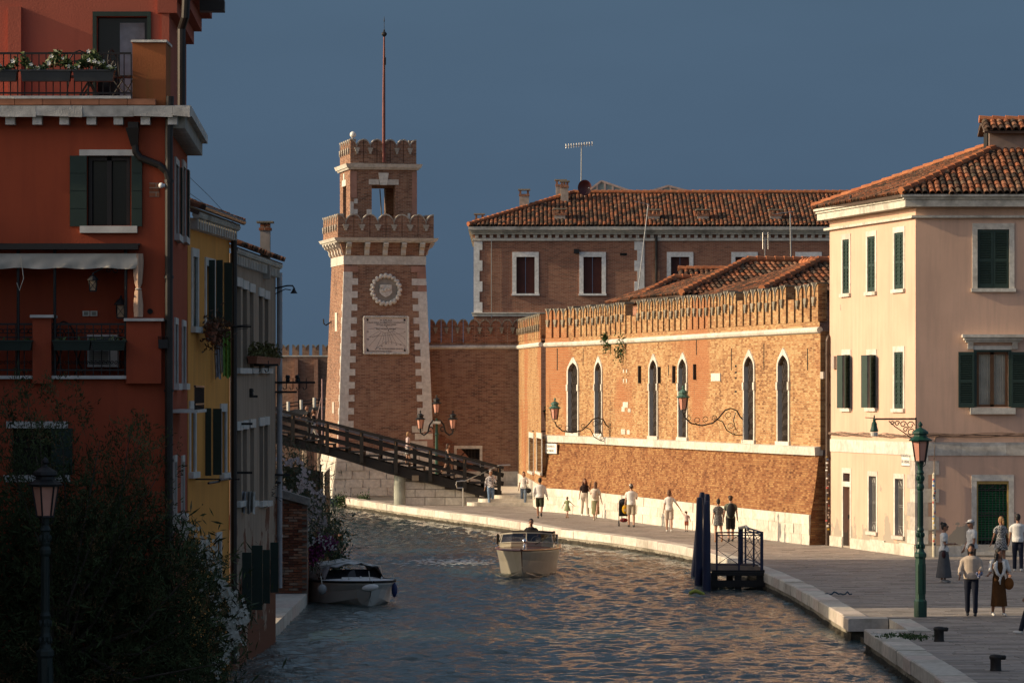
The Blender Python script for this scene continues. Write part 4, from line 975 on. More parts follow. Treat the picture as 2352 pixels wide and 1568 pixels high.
# front windows
o = fu[0]; f = frame_parts(ff, o, .17, .03, M_trim, PH); m_ = (o[0] + o[1]) / 2
shutter_leaf(ff, o[0] + .01, m_ - .004, o[2], o[3], f, -.04, 26); shutter_leaf(ff, m_ + .004, o[1] - .01, o[2], o[3], f, -.04, 26)
o = fm[0]; f = frame_parts(ff, o, .10, .03, M_greenshut, PH, sill=False); hw_ = (o[1] - o[0]) / 2; m_ = (o[0] + o[1]) / 2
s = MB(); s.fbox(ff, o[0] - .22, o[1] + .22, -.02, .16, o[2] - .24, o[2] - .03); s.build('window_sill', M_trim, f)
wd = MB()
for a0, a1, z0, z1 in ((o[0] + .02, o[0] + .09, o[2], o[3]), (o[1] - .09, o[1] - .02, o[2], o[3]), (m_ - .06, m_ + .06, o[2], o[3]), (o[0] + .09, o[1] - .09, o[2], o[2] + .08), (o[0] + .09, o[1] - .09, o[3] - .08, o[3])): wd.fbox(ff, a0, a1, -.16, -.10, z0, z1)
wo = wd.build('sash', plain('varnished_wood', (.16, .075, .03), .45), f)
for a0, a1 in ((o[0] + .09, m_ - .06), (m_ + .06, o[1] - .09)):
    MB().quad(ff(a0, -.13, o[2]), ff(a1, -.13, o[2]), ff(a1, -.13, o[3]), ff(a0, -.13, o[3])).build('glass_pane', clear_pane('clear_pane', (.92, .92, .9), .12), f)
cu = MB(); n = 22
for (a0, a1) in ((o[0] + .02, m_), (m_, o[1] - .02)):
    cu.grid([[ff(a0 + (a1 - a0) * k / n * (1 if q < 5 else 1), -.22 + .02 * math.sin(k * 1.9 + q * .3), o[2] + (o[3] - o[2]) * q / 6) for k in range(n + 1)] for q in range(7)])
cu.build('curtain', plain('cream_curtain', (.62, .58, .50), .9), f, smooth=True)
MB().quad(ff(o[0], -.275, o[2]), ff(o[1], -.275, o[2]), ff(o[1], -.275, o[3]), ff(o[0], -.275, o[3])).build('dark_pane', M_dark, f)
shutter_leaf(ff, o[0] - .08 - hw_, o[0] - .08, o[2] - .02, o[3], f, .05, 26); shutter_leaf(ff, o[1] + .08, o[1] + .08 + hw_, o[2] - .02, o[3], f, .05, 26)
h = MB(); zt_ = ff.zv(768, o[0]); zb_ = ff.zv(803, o[0])
h.fbox(ff, o[0] - .50, o[1] + .50, -.02, .34, zt_ - .10, zt_); h.fbox(ff, o[0] - .44, o[1] + .44, -.02, .26, zt_ - .19, zt_ - .101); h.fbox(ff, o[0] - .38, o[1] + .38, -.02, .17, zt_ - .26, zt_ - .191); h.fbox(ff, o[0] - .12, o[1] + .12, -.02, .04, zb_, zb_ + .13)
for a in (o[0] - .30, o[1] + .12): h.prism([ff(a, .16, zt_ - .262), ff(a, .02, zt_ - .262), ff(a, .02, zb_ + .02), ff(a, .08, zb_ + .02), ff(a, .1, zb_ + .14)], ff.t * .18)
h.build('window_hood', M_trim, f)
o = fg[0]; f = frame_parts(ff, o, .17, .03, M_trim, PH)
yl = MB(); yl.fbox(ff, o[0], o[0] + .05, -.2, -.02, o[2], o[3]); yl.fbox(ff, o[1] - .05, o[1], -.2, -.02, o[2], o[3]); yl.fbox(ff, o[0] + .05, o[1] - .05, -.2, -.02, o[3] - .1, o[3]); yl.build('inner_frame', plain('ochre_paint', (.45, .31, .10), .6), f)
sm = MB().hexa([(-.5, -.02, -.02), (.5, -.02, -.02), (.5, 0, -.03), (-.5, 0, -.03), (-.5, -.03, .02), (.5, -.03, .02), (.5, -.01, .03), (-.5, -.01, .03)]).mesh('blind_slat', plain('bright_green_blind', (.012, .14, .06), .5))
nb = 24; zlo = o[2] + .35
for k in range(nb): inst(sm, 'slat', f, ff((o[0] + o[1]) / 2, -.2, zlo + (k + .5) * (o[3] - .12 - zlo) / nb), Matrix((ff.t, -ff.n, Vector((0, 0, 1)))).transposed(), (o[1] - o[0] - .1, 1, 1.0))
MB().quad(ff(o[0], -.26, o[2]), ff(o[1], -.26, o[2]), ff(o[1], -.26, o[3]), ff(o[0], -.26, o[3])).build('dark_pane', M_dark, f)
g = MB()
for k in range(9): a = o[0] + (k + .5) * (o[1] - o[0]) / 9; g.tube([ff(a, -.08, o[2]), ff(a, -.08, o[3])], .011, 5)
for q in (.0, .18, .5, .54, .86): z = o[2] + q * (o[3] - o[2]) + .02; g.tube([ff(o[0], -.08, z), ff(o[1], -.08, z)], .015, 4)
for z0_ in (o[2] + .03, o[3] - .33):
    for k in range(3):
        a = o[0] + k * (o[1] - o[0]) / 3; e = (o[1] - o[0]) / 3; g.tube([ff(a, -.07, z0_), ff(a + e, -.07, z0_ + .3)], .011, 4); g.tube([ff(a, -.07, z0_ + .3), ff(a + e, -.07, z0_)], .011, 4)
g.build('grille', plain('dark_grey_grille', (.07, .07, .07), .5, .3), f)
# belt course, base stones, corner stones, cornice
zb0, zb1 = 3.36, 3.80
for fr_, n in ((fl, 6), (ff, 9)):
    for k in range(n): MB().fbox(fr_, fr_.len * k / n + .004, fr_.len * (k + 1) / n - .004 + (.0 if fr_ is ff else (.03 if k == n - 1 else 0)), -.02, .035, zb0, zb1).build('belt_stone', M_trim, PH)
    for k in range(n):
        if fr_ is fl and k == 1: a0 = gd[0][1] + .16
        a0, a1 = fr_.len * k / n + .004, fr_.len * (k + 1) / n - .004
        if fr_ is fl and a0 < gd[0][1] and a1 > gd[0][0]: a1 = gd[0][0] - .16
        if fr_ is fl and k == 2: a0 = min(a0, gd[0][1] + .17)
        if a1 - a0 > .1: MB().fbox(fr_, a0, a1, -.02, .05, -.05, .36 + .05 * (k % 2)).build('base_stone', M_stone, PH)
z = .42; i = 0
M_corner = pieces('grey_corner_stone', [(0, (.40, .36, .32)), (1, (.52, .47, .42))], stain=(.2, .17, .15))
while z < 3.3:
    z1 = min(z + .46, 3.352); w1 = (.78 if i % 2 else .42)
    q = MB(); q.fbox(ff, -.02, w1, -.02, .02, z + .003, z1); q.fbox(fl, fl.len - (.55 if i % 2 else .85), fl.len + .018, -.02, .022, z + .003, z1 - .003); q.build('corner_stone', M_corner if i % 3 else M_trim, PH); z = z1; i += 1
for fr_, ext in ((fl, 0), (ff, 0)):
    c = MB()
    for d0, za, zb_ in ((.14, ZW - .38, ZW - .30), (.38, ZW - .02, ZW + .22), (.44, ZW + .222, ZW + .30), (.52, ZW + .302, ZW + .38)):
        a0 = -(.03 + d0) if fr_ is fl else (-d0); a1 = fr_.len + (d0 if fr_ is fl else .3)
        if fr_ is ff: c.fbox(fr_, a0, a1, -.3, d0, za, zb_)
        else: c.fbox(fr_, -.3, fr_.len - .03, -.3, d0, za, zb_)
    c.build('cornice', M_cornice, PH)
# roof: hip with its apex behind the corner
ZE = ZW + .40; e0 = .52
A_ = fl(-.35, e0, ZE); B_ = Vector((13.4 - e0, 127.5 - e0, ZE)); AP = Vector((17.9, 132.6, ZE + 2.35)); RG = Vector((30, 132.6, ZE + 2.35))
up_f = Vector((0, AP.y - B_.y, AP.z - ZE)); lf = up_f.length
vis_t = lambda o: o.x < 1180 / FPX * o.y
roof_plane(PH, B_, (1, 0, 0), up_f, [(0, 0), (16, 0), (16, lf), (AP.x - B_.x, lf)], pitch=.225, course=.36, budget=235, seed=3, visible=vis_t, size=1.08)
al = (B_ - A_).normalized(); upl = AP - (A_ + al * (AP - A_).dot(al)); ll = upl.length; ka = (AP - A_).dot(al)
roof_plane(PH, A_, al, upl, [(0, 0), ((B_ - A_).length, 0), (ka, ll)], pitch=.225, course=.36, budget=60, seed=4, size=1.08)
ridge_line(PH, B_ + Vector((0, 0, .08)), AP + Vector((0, 0, .10))); ridge_line(PH, A_ + Vector((0, 0, .08)), AP + Vector((0, 0, .10))); ridge_line(PH, AP + Vector((0, 0, .1)), RG + Vector((0, 0, .1)))
bp_ = MB(); bp_.quad(A_, AP, RG, (30, 138.5, ZE)); bp_.quad(A_, A_, AP, AP) if False else None; bp_.build('back_roof', M_tile, PH)
# dormer on the left slope
dc = Vector((px(2290, 131.6), 131.6, 0)); dz0 = pz(345, 131.2); dz1 = pz(300, 131.2); dz2 = pz(276, 131.2)
d = MB(); d.box(dc.x - .35, dc.x + 2.4, 130.9, 132.3, dz0 - .6, dz1); dm = d.build('dormer', plain('dormer_render', (.24, .18, .15), .9), PH)
d = MB(); d.box(dc.x - .40, dc.x - .352, 131.1, 132.1, dz0 - .05, dz1 - .06); d.build('dormer_opening', M_dark, dm)
d = MB(); d.prism([(dc.x - .42, 130.85, dz1), (dc.x - .42, 132.35, dz1), (dc.x - .42, 131.6, dz2 - .12)], (.1, 0, 0)); d.build('dormer_gable', plain('grey_dormer_wood', (.22, .19, .16), .9), dm)
for sg in (-1, 1):
    o_ = Vector((dc.x - .55, 131.6 + sg * 1.0, dz1 - .03)); u_ = Vector((0, -sg * 1.0, dz2 - dz1 + .03)); roof_plane(PH, o_, (1, 0, 0), u_, [(0, 0), (3.4, 0), (3.4, u_.length), (0, u_.length)], pitch=.24, course=.36, seed=8 + sg, size=1.1)
ridge_line(PH, (dc.x - .6, 131.6, dz2 + .04), (dc.x + 3, 131.6, dz2 + .04))
# downpipe with stickers, meter box, pole, cables
dp = MB(); a = .06; dp.tube([fl(a, .1, 0), fl(a, .1, 7.3), fl(a, .06, 7.42), fl(a - .12, .0, 7.47)], .075, 10)
for z in (1.2, 3.1, 5.0, 6.8): dp.tube([fl(a, .1, z), fl(a, .1, z + .06)], .095, 10)
pipe = dp.build('downpipe', M_pipe, PH)
def stickers(parent, base, h0, h1, r, n, seed, name='sticker'):
    rg = random.Random(seed); cols = [(.75, .74, .7), (.8, .78, .72), (.05, .05, .06), (.5, .08, .06), (.08, .2, .45), (.75, .5, .08), (.7, .7, .66)]
    for k in range(n):
        z = h0 + (h1 - h0) * (k + rg.random() * .7) / n; a = rg.uniform(-2.5, -.6); hh_ = rg.uniform(.03, .08); m = MB(); wv = rg.uniform(.35, .7)
        m.grid([[Vector(base) + Vector((math.cos(a + wv * (q - 1)) * r, math.sin(a + wv * (q - 1)) * r, z + zz)) for q in range(3)] for zz in (0, hh_)])
        c = rg.choice(cols); m.build(name, plain('sticker_%d' % cols.index(c), c, .5, 0, .1), parent)
stickers(pipe, fl(a, .1, 0), .5, 3.2, .080, 24, 5)
pole = thing('sticker_pole', 'cream pole plastered with stickers against the peach house front', 'pole', (px(2145, 127.3), 127.3, 0))
pb_ = Vector((px(2145.5, 127.35), 127.35, 0)); m = MB(); m.tube([pb_, pb_ + Vector((0, 0, 2.72))], .06, 12); m.tube([pb_ + Vector((0, 0, 2.72)), pb_ + Vector((0, 0, 2.8))], [.07, .02], 12); m.build('tube', plain('cream_paint', (.62, .56, .42), .5), pole)
m = MB(); m.tube([pb_ + Vector((0, 0, 2.78)), pb_ + Vector((.02, .1, 3.3)), pb_ + Vector((.05, .14, 3.95)), pb_ + Vector((.2, .14, 4.02))], .014, 5); m.build('cable', plain('tan_cable', (.35, .24, .16), .7), pole)
stickers(pole, pb_, .3, 2.6, .063, 30, 6)
m = MB(); 
rg = random.Random(3)
for q in range(5):
    pts = []
    for k in range(40):
        s_ = k / 39
        if k < 18: pts.append(fl(fl.len * (k / 18) + .0, .05 + .012 * q, 3.95 + .05 * math.sin(k * 1.3 + q) + .012 * q + .03))
        else: pts.append(ff((k - 18) / 21 * 12, .06 + .012 * q, 3.97 + .04 * math.sin(k * 1.1 + q * 2) + .02 * q + .03))
    m.tube(pts, .012, 4)
m.build('wall_cables', plain('dusty_cable', (.22, .15, .11), .8), PH)
m = MB(); m.fbox(fl, .55, .85, .0, .1, 6.3, 6.75); m.fbox(fl, -.35, .02, .02, .25, 5.95, 6.2); m.build('junction_box', plain('grey_box', (.42, .37, .32), .6), PH)

# ================================================================== big brick palace behind
BH = thing('brick_barracks', 'big dark brick building with white quoins and long tiled roof behind the battlements', 'building', (-2.24, 225, 0))
fb = Fr((px(1088, 225), 225), (26.0, 225)); Zt = 15.04
bops = [fb.rect(u0, u1, 590, 674) for u0, u1 in ((1186, 1228), (1340, 1382), (1541, 1583), (1689, 1731), (1836, 1878))]
b = MB(); facade(b, fb, 0, fb.len, 0, Zt, bops, .3); lf_ = Fr((fb.o.x, 250), (fb.o.x, 225)); facade(b, lf_, 0, lf_.len, 0, Zt); b.build('wall', M_housebrick, BH, uv=True)
for o in bops:
    f = frame_parts(fb, o, .24, .05, M_quoin, BH); m_ = (o[0] + o[1]) / 2
    for a0, a1 in ((o[0], m_ - .006), (m_ + .006, o[1])):
        s = MB(); s.fbox(fb, a0, a1, -.26, -.2, o[2], o[3])
        for z in (.2, .5, .8): zz = o[2] + z * (o[3] - o[2]); s.fbox(fb, a0 + .04, a1 - .04, -.2, -.185, zz - .05, zz + .05)
        s.build('shutter', M_brownshut, f)
for (u0, u1, base_) in ((1089, 1108, 0), (1457, 1480, 1)):
    z = 10.2; i = 0
    while z < 14.3:
        a0, a1 = fb.su(u0), fb.su(u1); z1 = min(z + .61, 14.36)
        if i % 2: a0, a1 = (a0, a1 - .17) if not base_ else (a0 + .17, a1)
        MB().fbox(fb, a0 - (.02 if not base_ else 0), a1, -.02, .04, z + .006, z1).build('quoin', M_quoin, BH); z = z1; i += 1
a0 = fb.su(1457) + .2
for d0, za, zb_ in ((.10, 14.40, 14.56), (.24, 14.78, 14.90), (.36, 14.902, 15.02), (.52, 15.022, 15.22)):
    for k in range(6):
        c = MB(); c.fbox(fb, -d0 * .6 + (fb.len + d0) * k / 6 + .003, -d0 * .6 + (fb.len + d0) * (k + 1) / 6 - .003, -.3, d0, za, zb_)
        if k == 0: c.fbox(lf_, 0, lf_.len + d0 - .01, .0, d0 * .6, za, zb_ - .002)
        c.build('cornice', M_cornice if d0 > .2 else M_trim, BH)
n = 66
for k in range(n):
    a = k * fb.len / n + .08; MB().fbox(fb, a, a + .2, -.02, .14, 14.57, 14.775).build('dentil', M_dentil, BH)
MB().fbox(fb, -.12, fb.len, -.02, .18, 10.14, 10.22).build('string_course', M_trim, BH); MB().fbox(fb, -.08, fb.len, -.02, .1, 9.98, 10.138).build('string_course', M_trim, BH)
E0 = Vector((fb.o.x - .3, 224.5, 15.24)); RL = Vector((px(1317, 231), 231, 17.42)); upv_ = Vector((0, 6.5, RL.z - E0.z)); lu = upv_.length
roof_plane(BH, E0, (1, 0, 0), upv_, [(0, 0), (27, 0), (27, lu), (RL.x - E0.x, lu)], pitch=.245, course=.37, budget=295, seed=21, size=1.2, visible=lambda o: o.y < 226.2 and px(1900, o.y) > o.x)
ll_ = MB(); ll_.add([E0, RL, (fb.o.x - .3, 237.5, 15.24)], [(0, 1, 2)]); ll_.quad(RL, (26, 231, 17.42), (26, 237.5, 15.24), (fb.o.x - .3, 237.5, 15.24)); ll_.build('back_roof', M_tile, BH)
ridge_line(BH, E0 + Vector((0, 0, .1)), RL + Vector((0, 0, .14)), .14); ridge_line(BH, RL + Vector((0, 0, .14)), (26, 231, 17.56), .14)
M_chim = plain('grey_chimney_render', (.36, .31, .265), .9, 0, .2, 4)
def chimney(parent, u, v0, v1, Y, wpx, cap=True, deep=.6, k_=1.0, name='chimney'):
    x = px(u, Y); w_ = wpx * Y / FPX; z0, z1 = pz(v1, Y), pz(v0, Y); m = MB(); hh_ = z1 - z0
    m.box(x - w_ / 2, x + w_ / 2, Y, Y + deep, z0 - .5, z1 - .42 * k_); c = m.build(name, M_chim, parent)
    k = MB(); k.box(x - w_ / 2 - .03, x + w_ / 2 + .03, Y - .03, Y + deep + .03, z1 - .42 * k_, z1 - .3 * k_)
    for a in (x - w_ / 2, x + w_ / 2 - .12): 
        for y in (Y, Y + deep - .12): k.box(a, a + .12, y, y + .12, z1 - .3 * k_, z1 - .08 * k_)
    k.build('chimney_bricks', M_oldbrick, c, uv=True)
    MB().box(x - w_ / 2 - .08, x + w_ / 2 + .08, Y - .08, Y + deep + .08, z1 - .08 * k_, z1).build('chimney_cap', M_mcap, c); return c
for u, v0, v1, Y, w_ in ((1204, 434, 492, 228, 22), (1297, 415, 473, 229.3, 17), (1288, 412, 465, 231, 22), (1101, 490, 520, 226, 19), (1286, 478, 520, 225.6, 25), (1502, 480, 520, 225.6, 26), (1615, 480, 520, 225.6, 26), (1782, 480, 520, 225.6, 26)): chimney(BH, u, v0, v1, Y, w_)
m = MB(); m.tube([fb(fb.su(1507), .1, 0), fb(fb.su(1507), .1, 14.7)], .08, 8); m.build('downpipe', M_darkpipe, BH)
m = MB(); m.fbox(fb, fb.su(1424), fb.su(1440), -.05, .02, pz(587, 225), pz(581, 225)); m.build('vent_slot', M_dark, BH)
m = MB(); m.fbox(fb, fb.su(1318), fb.su(1330), 0, .2, pz(582, 225), pz(572, 225)); m.build('floodlight_box', M_iron, BH)
m = MB(); m.tube([fb(fb.su(1129), .08, 9.9), fb(fb.su(1129), .08, 15.2), fb(fb.su(1129), -.6, 15.5)], .03, 6); m.build('lightning_conductor', M_steel, BH)
# glass skylight gables behind the ridge
for u0, u1, uc, v0, vb, lab in ((1345, 1468, 1381, 416, 450, 'left glass skylight gable showing behind the long tiled ridge'), (1468, 1610, 1535, 427, 452, 'right glass skylight gable showing behind the long tiled ridge')):
    Y = 236.0; GZ = lambda v: pz(v, Y); pk = (px(uc, Y), GZ(v0)); l, r_ = (px(u0 - 10, Y), GZ(450)), (px(u1 + 12, Y), GZ(450)); zbm = GZ(470)
    t = thing('glass_skylight', lab, 'skylight', (pk[0], Y, zbm))
    def ytop(x): return pk[1] + (l[1] - pk[1]) * (pk[0] - x) / (pk[0] - l[0]) if x < pk[0] else pk[1] + (r_[1] - pk[1]) * (x - pk[0]) / (r_[0] - pk[0])
    xs_ = np.linspace(l[0], r_[0], 9); fm_ = MB()
    for x in xs_[1:-1]: fm_.box(x - .05, x + .05, Y - .05, Y + .05, zbm, ytop(x))
    fm_.beam((l[0], Y, l[1]), (pk[0], Y, pk[1]), .12, .12); fm_.beam((pk[0], Y, pk[1]), (r_[0], Y, r_[1]), .12, .12)
    fm_.beam((l[0], Y, l[1] + .15), (r_[0], Y, r_[1] + .15), .08, .08)
    fm_.beam((l[0], Y + 6, l[1]), (pk[0], Y + 6, pk[1]), .12, .12); fm_.beam((pk[0], Y + 6, pk[1]), (r_[0], Y + 6, r_[1]), .12, .12)
    fm_.build('frame', plain('grey_pink_steel', (.40, .34, .31), .6), t)
    for x0, x1 in zip(xs_, xs_[1:]):
        g = MB(); g.add([(x0, Y + .01, zbm), (x1, Y + .01, zbm), (x1, Y + .01, ytop(x1)), *([(pk[0], Y + .01, pk[1])] if x0 < pk[0] < x1 else []), (x0, Y + .01, ytop(x0))], [tuple(range(5 if x0 < pk[0] < x1 else 4))]); g.build('pane', plain('milky_green_glass', (.22, .31, .31), .25, 0, .2, spec=.6), t)
    g = MB(); g.quad((l[0], Y, l[1]), (pk[0], Y, pk[1]), (pk[0], Y + 6, pk[1]), (l[0], Y + 6, l[1])); g.quad((pk[0], Y, pk[1]), (r_[0], Y, r_[1]), (r_[0], Y + 6, r_[1]), (pk[0], Y + 6, pk[1])); g.build('glass_roof', MATS['milky_green_glass'], t)
# antennas and dish
def mast(label, p0, p1, r=.03, bars=None, name='aerial'):
    t = thing(name, label, 'antenna', p0); m = MB(); m.tube([p0, p1], r, 6); m.build('mast', M_steel, t)
    if bars:
        g = MB()
        for a, q in bars: g.tube([a, q], .016, 4)
        g.build('elements', M_steel, t)
    return t
Y = 231.5; top = P(1336, 333, Y); bs = P(1335, 425, Y)
mast('tall yagi antenna on the ridge above the dark red satellite dish', bs, top, .035, [(P(1297, 337, Y), P(1362, 331.5, Y))] + [(P(u, 333 - (u - 1336) * .085, Y) + Vector((0, -.25, 0)), P(u, 333 - (u - 1336) * .085, Y) + Vector((0, .25, .0))) for u in range(1299, 1362, 5)] + [(P(u, 328 - (u - 1336) * .085, Y), P(u, 338 - (u - 1336) * .085, Y)) for u in range(1300, 1362, 6)])
Y = 195; mast('long leaning pole aerial in front of the barracks quoins', P(1463, 690, Y), P(1489, 470, Y), .024, [(P(1455, 462, Y), P(1492, 470, Y))])
Y = 193; mast('straight pole aerial rising from the tiled roofs near the peach house', P(1817, 605, Y), P(1815, 490, Y), .03, [(P(1780, 492, Y), P(1822, 486, Y))])
Y = 196; mast('rusty grid aerial in front of the upper brick wall', P(1757, 620, Y), P(1757, 545, Y), .02, [(P(1752, v, Y), P(1764, v, Y)) for v in range(536, 572, 4)] + [(P(1752, 534, Y), P(1752, 572, Y)), (P(1764, 534, Y), P(1764, 572, Y))])
Y = 230; t = thing('satellite_dish', 'dark red satellite dish on the long tiled ridge', 'satellite dish', P(1343, 447, Y)); c = P(1343, 431, Y); m = MB()
rows = []
for k in range(6):
    rr = .42 * k / 5; dd = .16 * (k / 5) ** 2; rows.append([c + Vector((rr * math.cos(a), -.0 - dd + .16, rr * math.sin(a) * 1.12)) for a in np.linspace(0, 2 * math.pi, 19)])
m.grid(rows); m.grid([[p + Vector((0, .05, 0)) for p in r_] for r_ in rows[::-1]]); m.build('reflector', plain('oxide_red', (.085, .018, .018), .5), t, smooth=True)
m = MB(); m.tube([c + Vector((.05, 0, -.40)), c + Vector((.25, -.45, -.05))], .015, 5); m.ball(c + Vector((.25, -.45, -.05)), .05, 6, 4); m.tube([c + Vector((0, .2, 0)), c + Vector((0, .2, -.7))], .03, 6); m.build('feed_arm', M_steel, t)

# ================================================================== tiled roofs between the wall and the barracks
U1, U2 = Vector((.974, .227, 0)), Vector((-.227, .974, 0))
def hip_house(label, corner, Lf, k, rise, seed, size=1.25, budget=0, depth=9):
    c = Vector(corner); t = thing('roofed_house', label, 'house', (c.x, c.y, 0)); ap = c + (U1 + U2) * k + Vector((0, 0, rise))
    upf = U2 * k + Vector((0, 0, rise)); upl = U1 * k + Vector((0, 0, rise)); l_ = upf.length
    roof_plane(t, c, U1, upf, [(0, 0), (Lf, 0), (Lf, l_), (k, l_)], pitch=.27, course=.42, seed=seed, size=size, budget=budget, visible=lambda o: o.x < px(1895, o.y))
    roof_plane(t, c + U2 * depth, -U2, upl, [(0, 0), (depth, 0), (depth - k, l_), (k, l_)], pitch=.27, course=.42, seed=seed + 1, size=size)
    ridge_line(t, c + Vector((0, 0, .1)), ap + Vector((0, 0, .14)), .16); ridge_line(t, ap + Vector((0, 0, .14)), ap + U1 * (Lf - k) + Vector((0, 0, .14)), .16); ridge_line(t, ap + Vector((0, 0, .12)), ap + U2 * (depth - 2 * k) + Vector((0, 0, .12)), .16)
    w_ = MB(); q = c + (U1 + U2) * .4; w_.prism([q + Vector((0, 0, -q.z)), q + U1 * (Lf - .8) + Vector((0, 0, -q.z)), q + U1 * (Lf - .8) + U2 * (depth - .8) + Vector((0, 0, -q.z)), q + U2 * (depth - .8) + Vector((0, 0, -q.z))], (0, 0, c.z - .05)); w_.build('wall', M_housebrick, t, uv=True); return t
hip_house('tiled hip roof in the middle behind the sunlit battlements', (7.6, 172, 9.86), 14, 4.4, 1.62, 31, budget=150)
hip_house('tiled hip roof hard against the peach house behind the battlements', (9.9, 152.0, 9.45), 7, 3.4, 1.25, 41, budget=100)
hip_house('small tiled hip roof behind the left part of the battlements', (6.0, 187, 9.95), 8, 2.7, 1.1, 51, budget=60, depth=5.6)
t = thing('gabled_house', 'gable ended tiled roof below the barracks windows', 'house', (px(1562, 200), 200, 0)); c = Vector((px(1566, 199), 199, pz(672, 199))); up_ = Vector((0, 4.2, pz(621, 203) - c.z)); 
roof_plane(t, c, (1, 0, 0), up_, [(0, 0), (7.5, 0), (7.5, up_.length), (0, up_.length)], pitch=.27, course=.42, seed=61, size=1.25)
ridge_line(t, c + up_ + Vector((0, 0, .1)), c + up_ + Vector((7.5, 0, .1)), .15); m = MB(); m.prism([(c.x + .2, 199.3, 0), (c.x + .2, 207, 0), (c.x + .2, 207, c.z), (c.x + .2, 203.2, c.z + up_.z - .1), (c.x + .2, 199.3, c.z + .05)], (7, 0, 0)); m.build('wall', M_housebrick, t, uv=True)
# ================================================================== left bank: red house
M_red = plaster('pompeian_red_plaster', (0.38, 0.078, 0.036), (0.23, 0.05, 0.028), patch=None, streak=.5)
M_redup = plaster('rose_red_plaster', (0.40, 0.115, 0.075), (0.27, 0.08, 0.055), streak=.4)
M_ochre = plaster('ochre_yellow_plaster', (0.80, 0.36, 0.085), (0.50, 0.23, 0.07), patch=(0.20, 0.10, 0.06), patch_lo=.60, streak=.5, low=2.3)
M_greyp = plaster('dirty_grey_plaster', (0.40, 0.305, 0.23), (0.20, 0.155, 0.115), patch=(0.17, 0.065, 0.038), patch_lo=.56, streak=.75, low=4.2)
M_pale = plain('pale_sill_stone', (.60, .58, .54), .8, 0, .15, 4)
M_canvas = plain('cream_canvas', (.58, .53, .45), .9, 0, .1, 3)
M_pot = plain('terracotta_pot', (.28, .10, .055), .8)
YR = 67.0
RH = thing('red_house', 'tall red plastered house with terrace, awning and green shutters above the dark tree', 'house', (-6.01, YR, 0))
fr = Fr((-16, YR), (px(385, YR), YR)); frs = Fr((px(385, YR), YR), (-6.34, 75.0)); fu_ = Fr((-16, YR + 1.9), (px(388, YR + 1.9), YR + 1.9)); fus = Fr((px(388, YR + 1.9), YR + 1.9), (-6.36, 75.0))
ZL = fr.zv(262, fr.len)
w1 = fr.rect(200, 300, 358, 518); lg = (-0.1 + 0, fr.su(290), fr.zv(862, 1), fr.zv(600, 1), .7); lg = (.3, lg[1], lg[2], lg[3], .7); w2 = fr.rect(28, 143, 983, 1090)
b = MB(); facade(b, fr, 0, fr.len, -.1, ZL, [w1, lg, w2], .22)
sops = [frs.rect(u0, u1, v0, v1) for u0, u1, v0, v1 in ((401, 408, 380, 540), (418, 424, 385, 545), (400, 406, 745, 880), (418, 424, 750, 880), (398, 403, 1060, 1180), (416, 421, 1060, 1180))]
facade(b, frs, 0, frs.len, -.5, ZL, sops, .2)
bb = Fr((-6.34, 75), (-16, 75)); facade(b, bb, 0, bb.len, 0, ZL); b.quad(fr(0, 0, ZL), fr(fr.len, 0, ZL), (-6.34, 75, ZL), (-16, 75, ZL))
q = lg; b.quad(fr(q[0], -.7, q[2]), fr(q[1], -.7, q[2]), fr(q[1], -.7, q[3]), fr(q[0], -.7, q[3]))
b.build('wall', M_red, RH)
ud = fu_.rect(222, 338, 38, 236); b = MB(); facade(b, fu_, 0, fu_.len, ZL, 13.4, [ud], .2); facade(b, fus, 0, fus.len, ZL, 13.4, [fus.rect(415, 420, 140, 430)]); b.quad((-16, YR + 1.9, 13.4), (px(388, YR + 1.9), YR + 1.9, 13.4), (-6.36, 75, 13.4), (-16, 75, 13.4)); b.build('upper_wall', M_redup, RH)
pl = MB(); pl.fbox(fu_, fu_.su(372), fu_.len + .01, -.1, .06, ZL, 13.2); pl.build('pilaster', M_redup, RH); pl = MB(); pl.fbox(fu_, fu_.su(20), fu_.su(50), -.02, .12, ZL, fu_.zv(17, 1)); pl.build('pilaster', M_redup, RH)
ev = MB()
for k, (d, z) in enumerate(((.15, 12.2), (.3, 12.45), (.5, 12.7), (.62, 12.95))): ev.fbox(fus, -.1, fus.len, -.2, d, z, z + .245)
ev.build('eave', M_redup, RH); g = MB(); g.fbox(fus, 1.0, 1.4, .5, .95, 12.35, 12.55); g.build('gutter_end', M_darkpipe, RH)
# terrace ledge: white broken stone on little brackets, brick course above
rg = random.Random(2); M_ledge = plain('flaking_white_ledge', (.62, .60, .56), .9, 0, .25, 5, bump=.6)
a = 0.4
while a < fr.len + .3:
    a1 = min(a + rg.uniform(.5, .9), fr.len + .42); j = rg.uniform(-.02, .02); m = MB(); m.hexa([fr(a, .30 + j, ZL - .03 - .05 * rg.random()), fr(a1 - .004, .30 + j, ZL - .03 - .05 * rg.random()), fr(a1 - .004, -.1, ZL - .03), fr(a, -.1, ZL - .03), fr(a, .34, ZL + .12), fr(a1 - .004, .34, ZL + .12), fr(a1 - .004, -.1, ZL + .14), fr(a, -.1, ZL + .14)]); m.build('ledge_stone', M_ledge, RH); a = a1
for k in range(8):
    a = fr.su(-50 + k * 62 + 4); MB().fbox(fr, a, a + .16, -.02, .22, ZL - .2, ZL - .035).build('ledge_bracket', M_ledge, RH)
ms_ = MB()
for k in range(14):
    s0 = .1 + k * .56; 
    MB().fbox(frs, s0, s0 + .54, -.1, .40, ZL + .0, ZL + .16).build('ledge_stone', M_ledge, RH)
    for j in range(3): MB().fbox(frs, s0 + j * .18, s0 + j * .18 + .09, -.05, .30, ZL - .24, ZL - .004).build('dentil', M_dentil, RH)
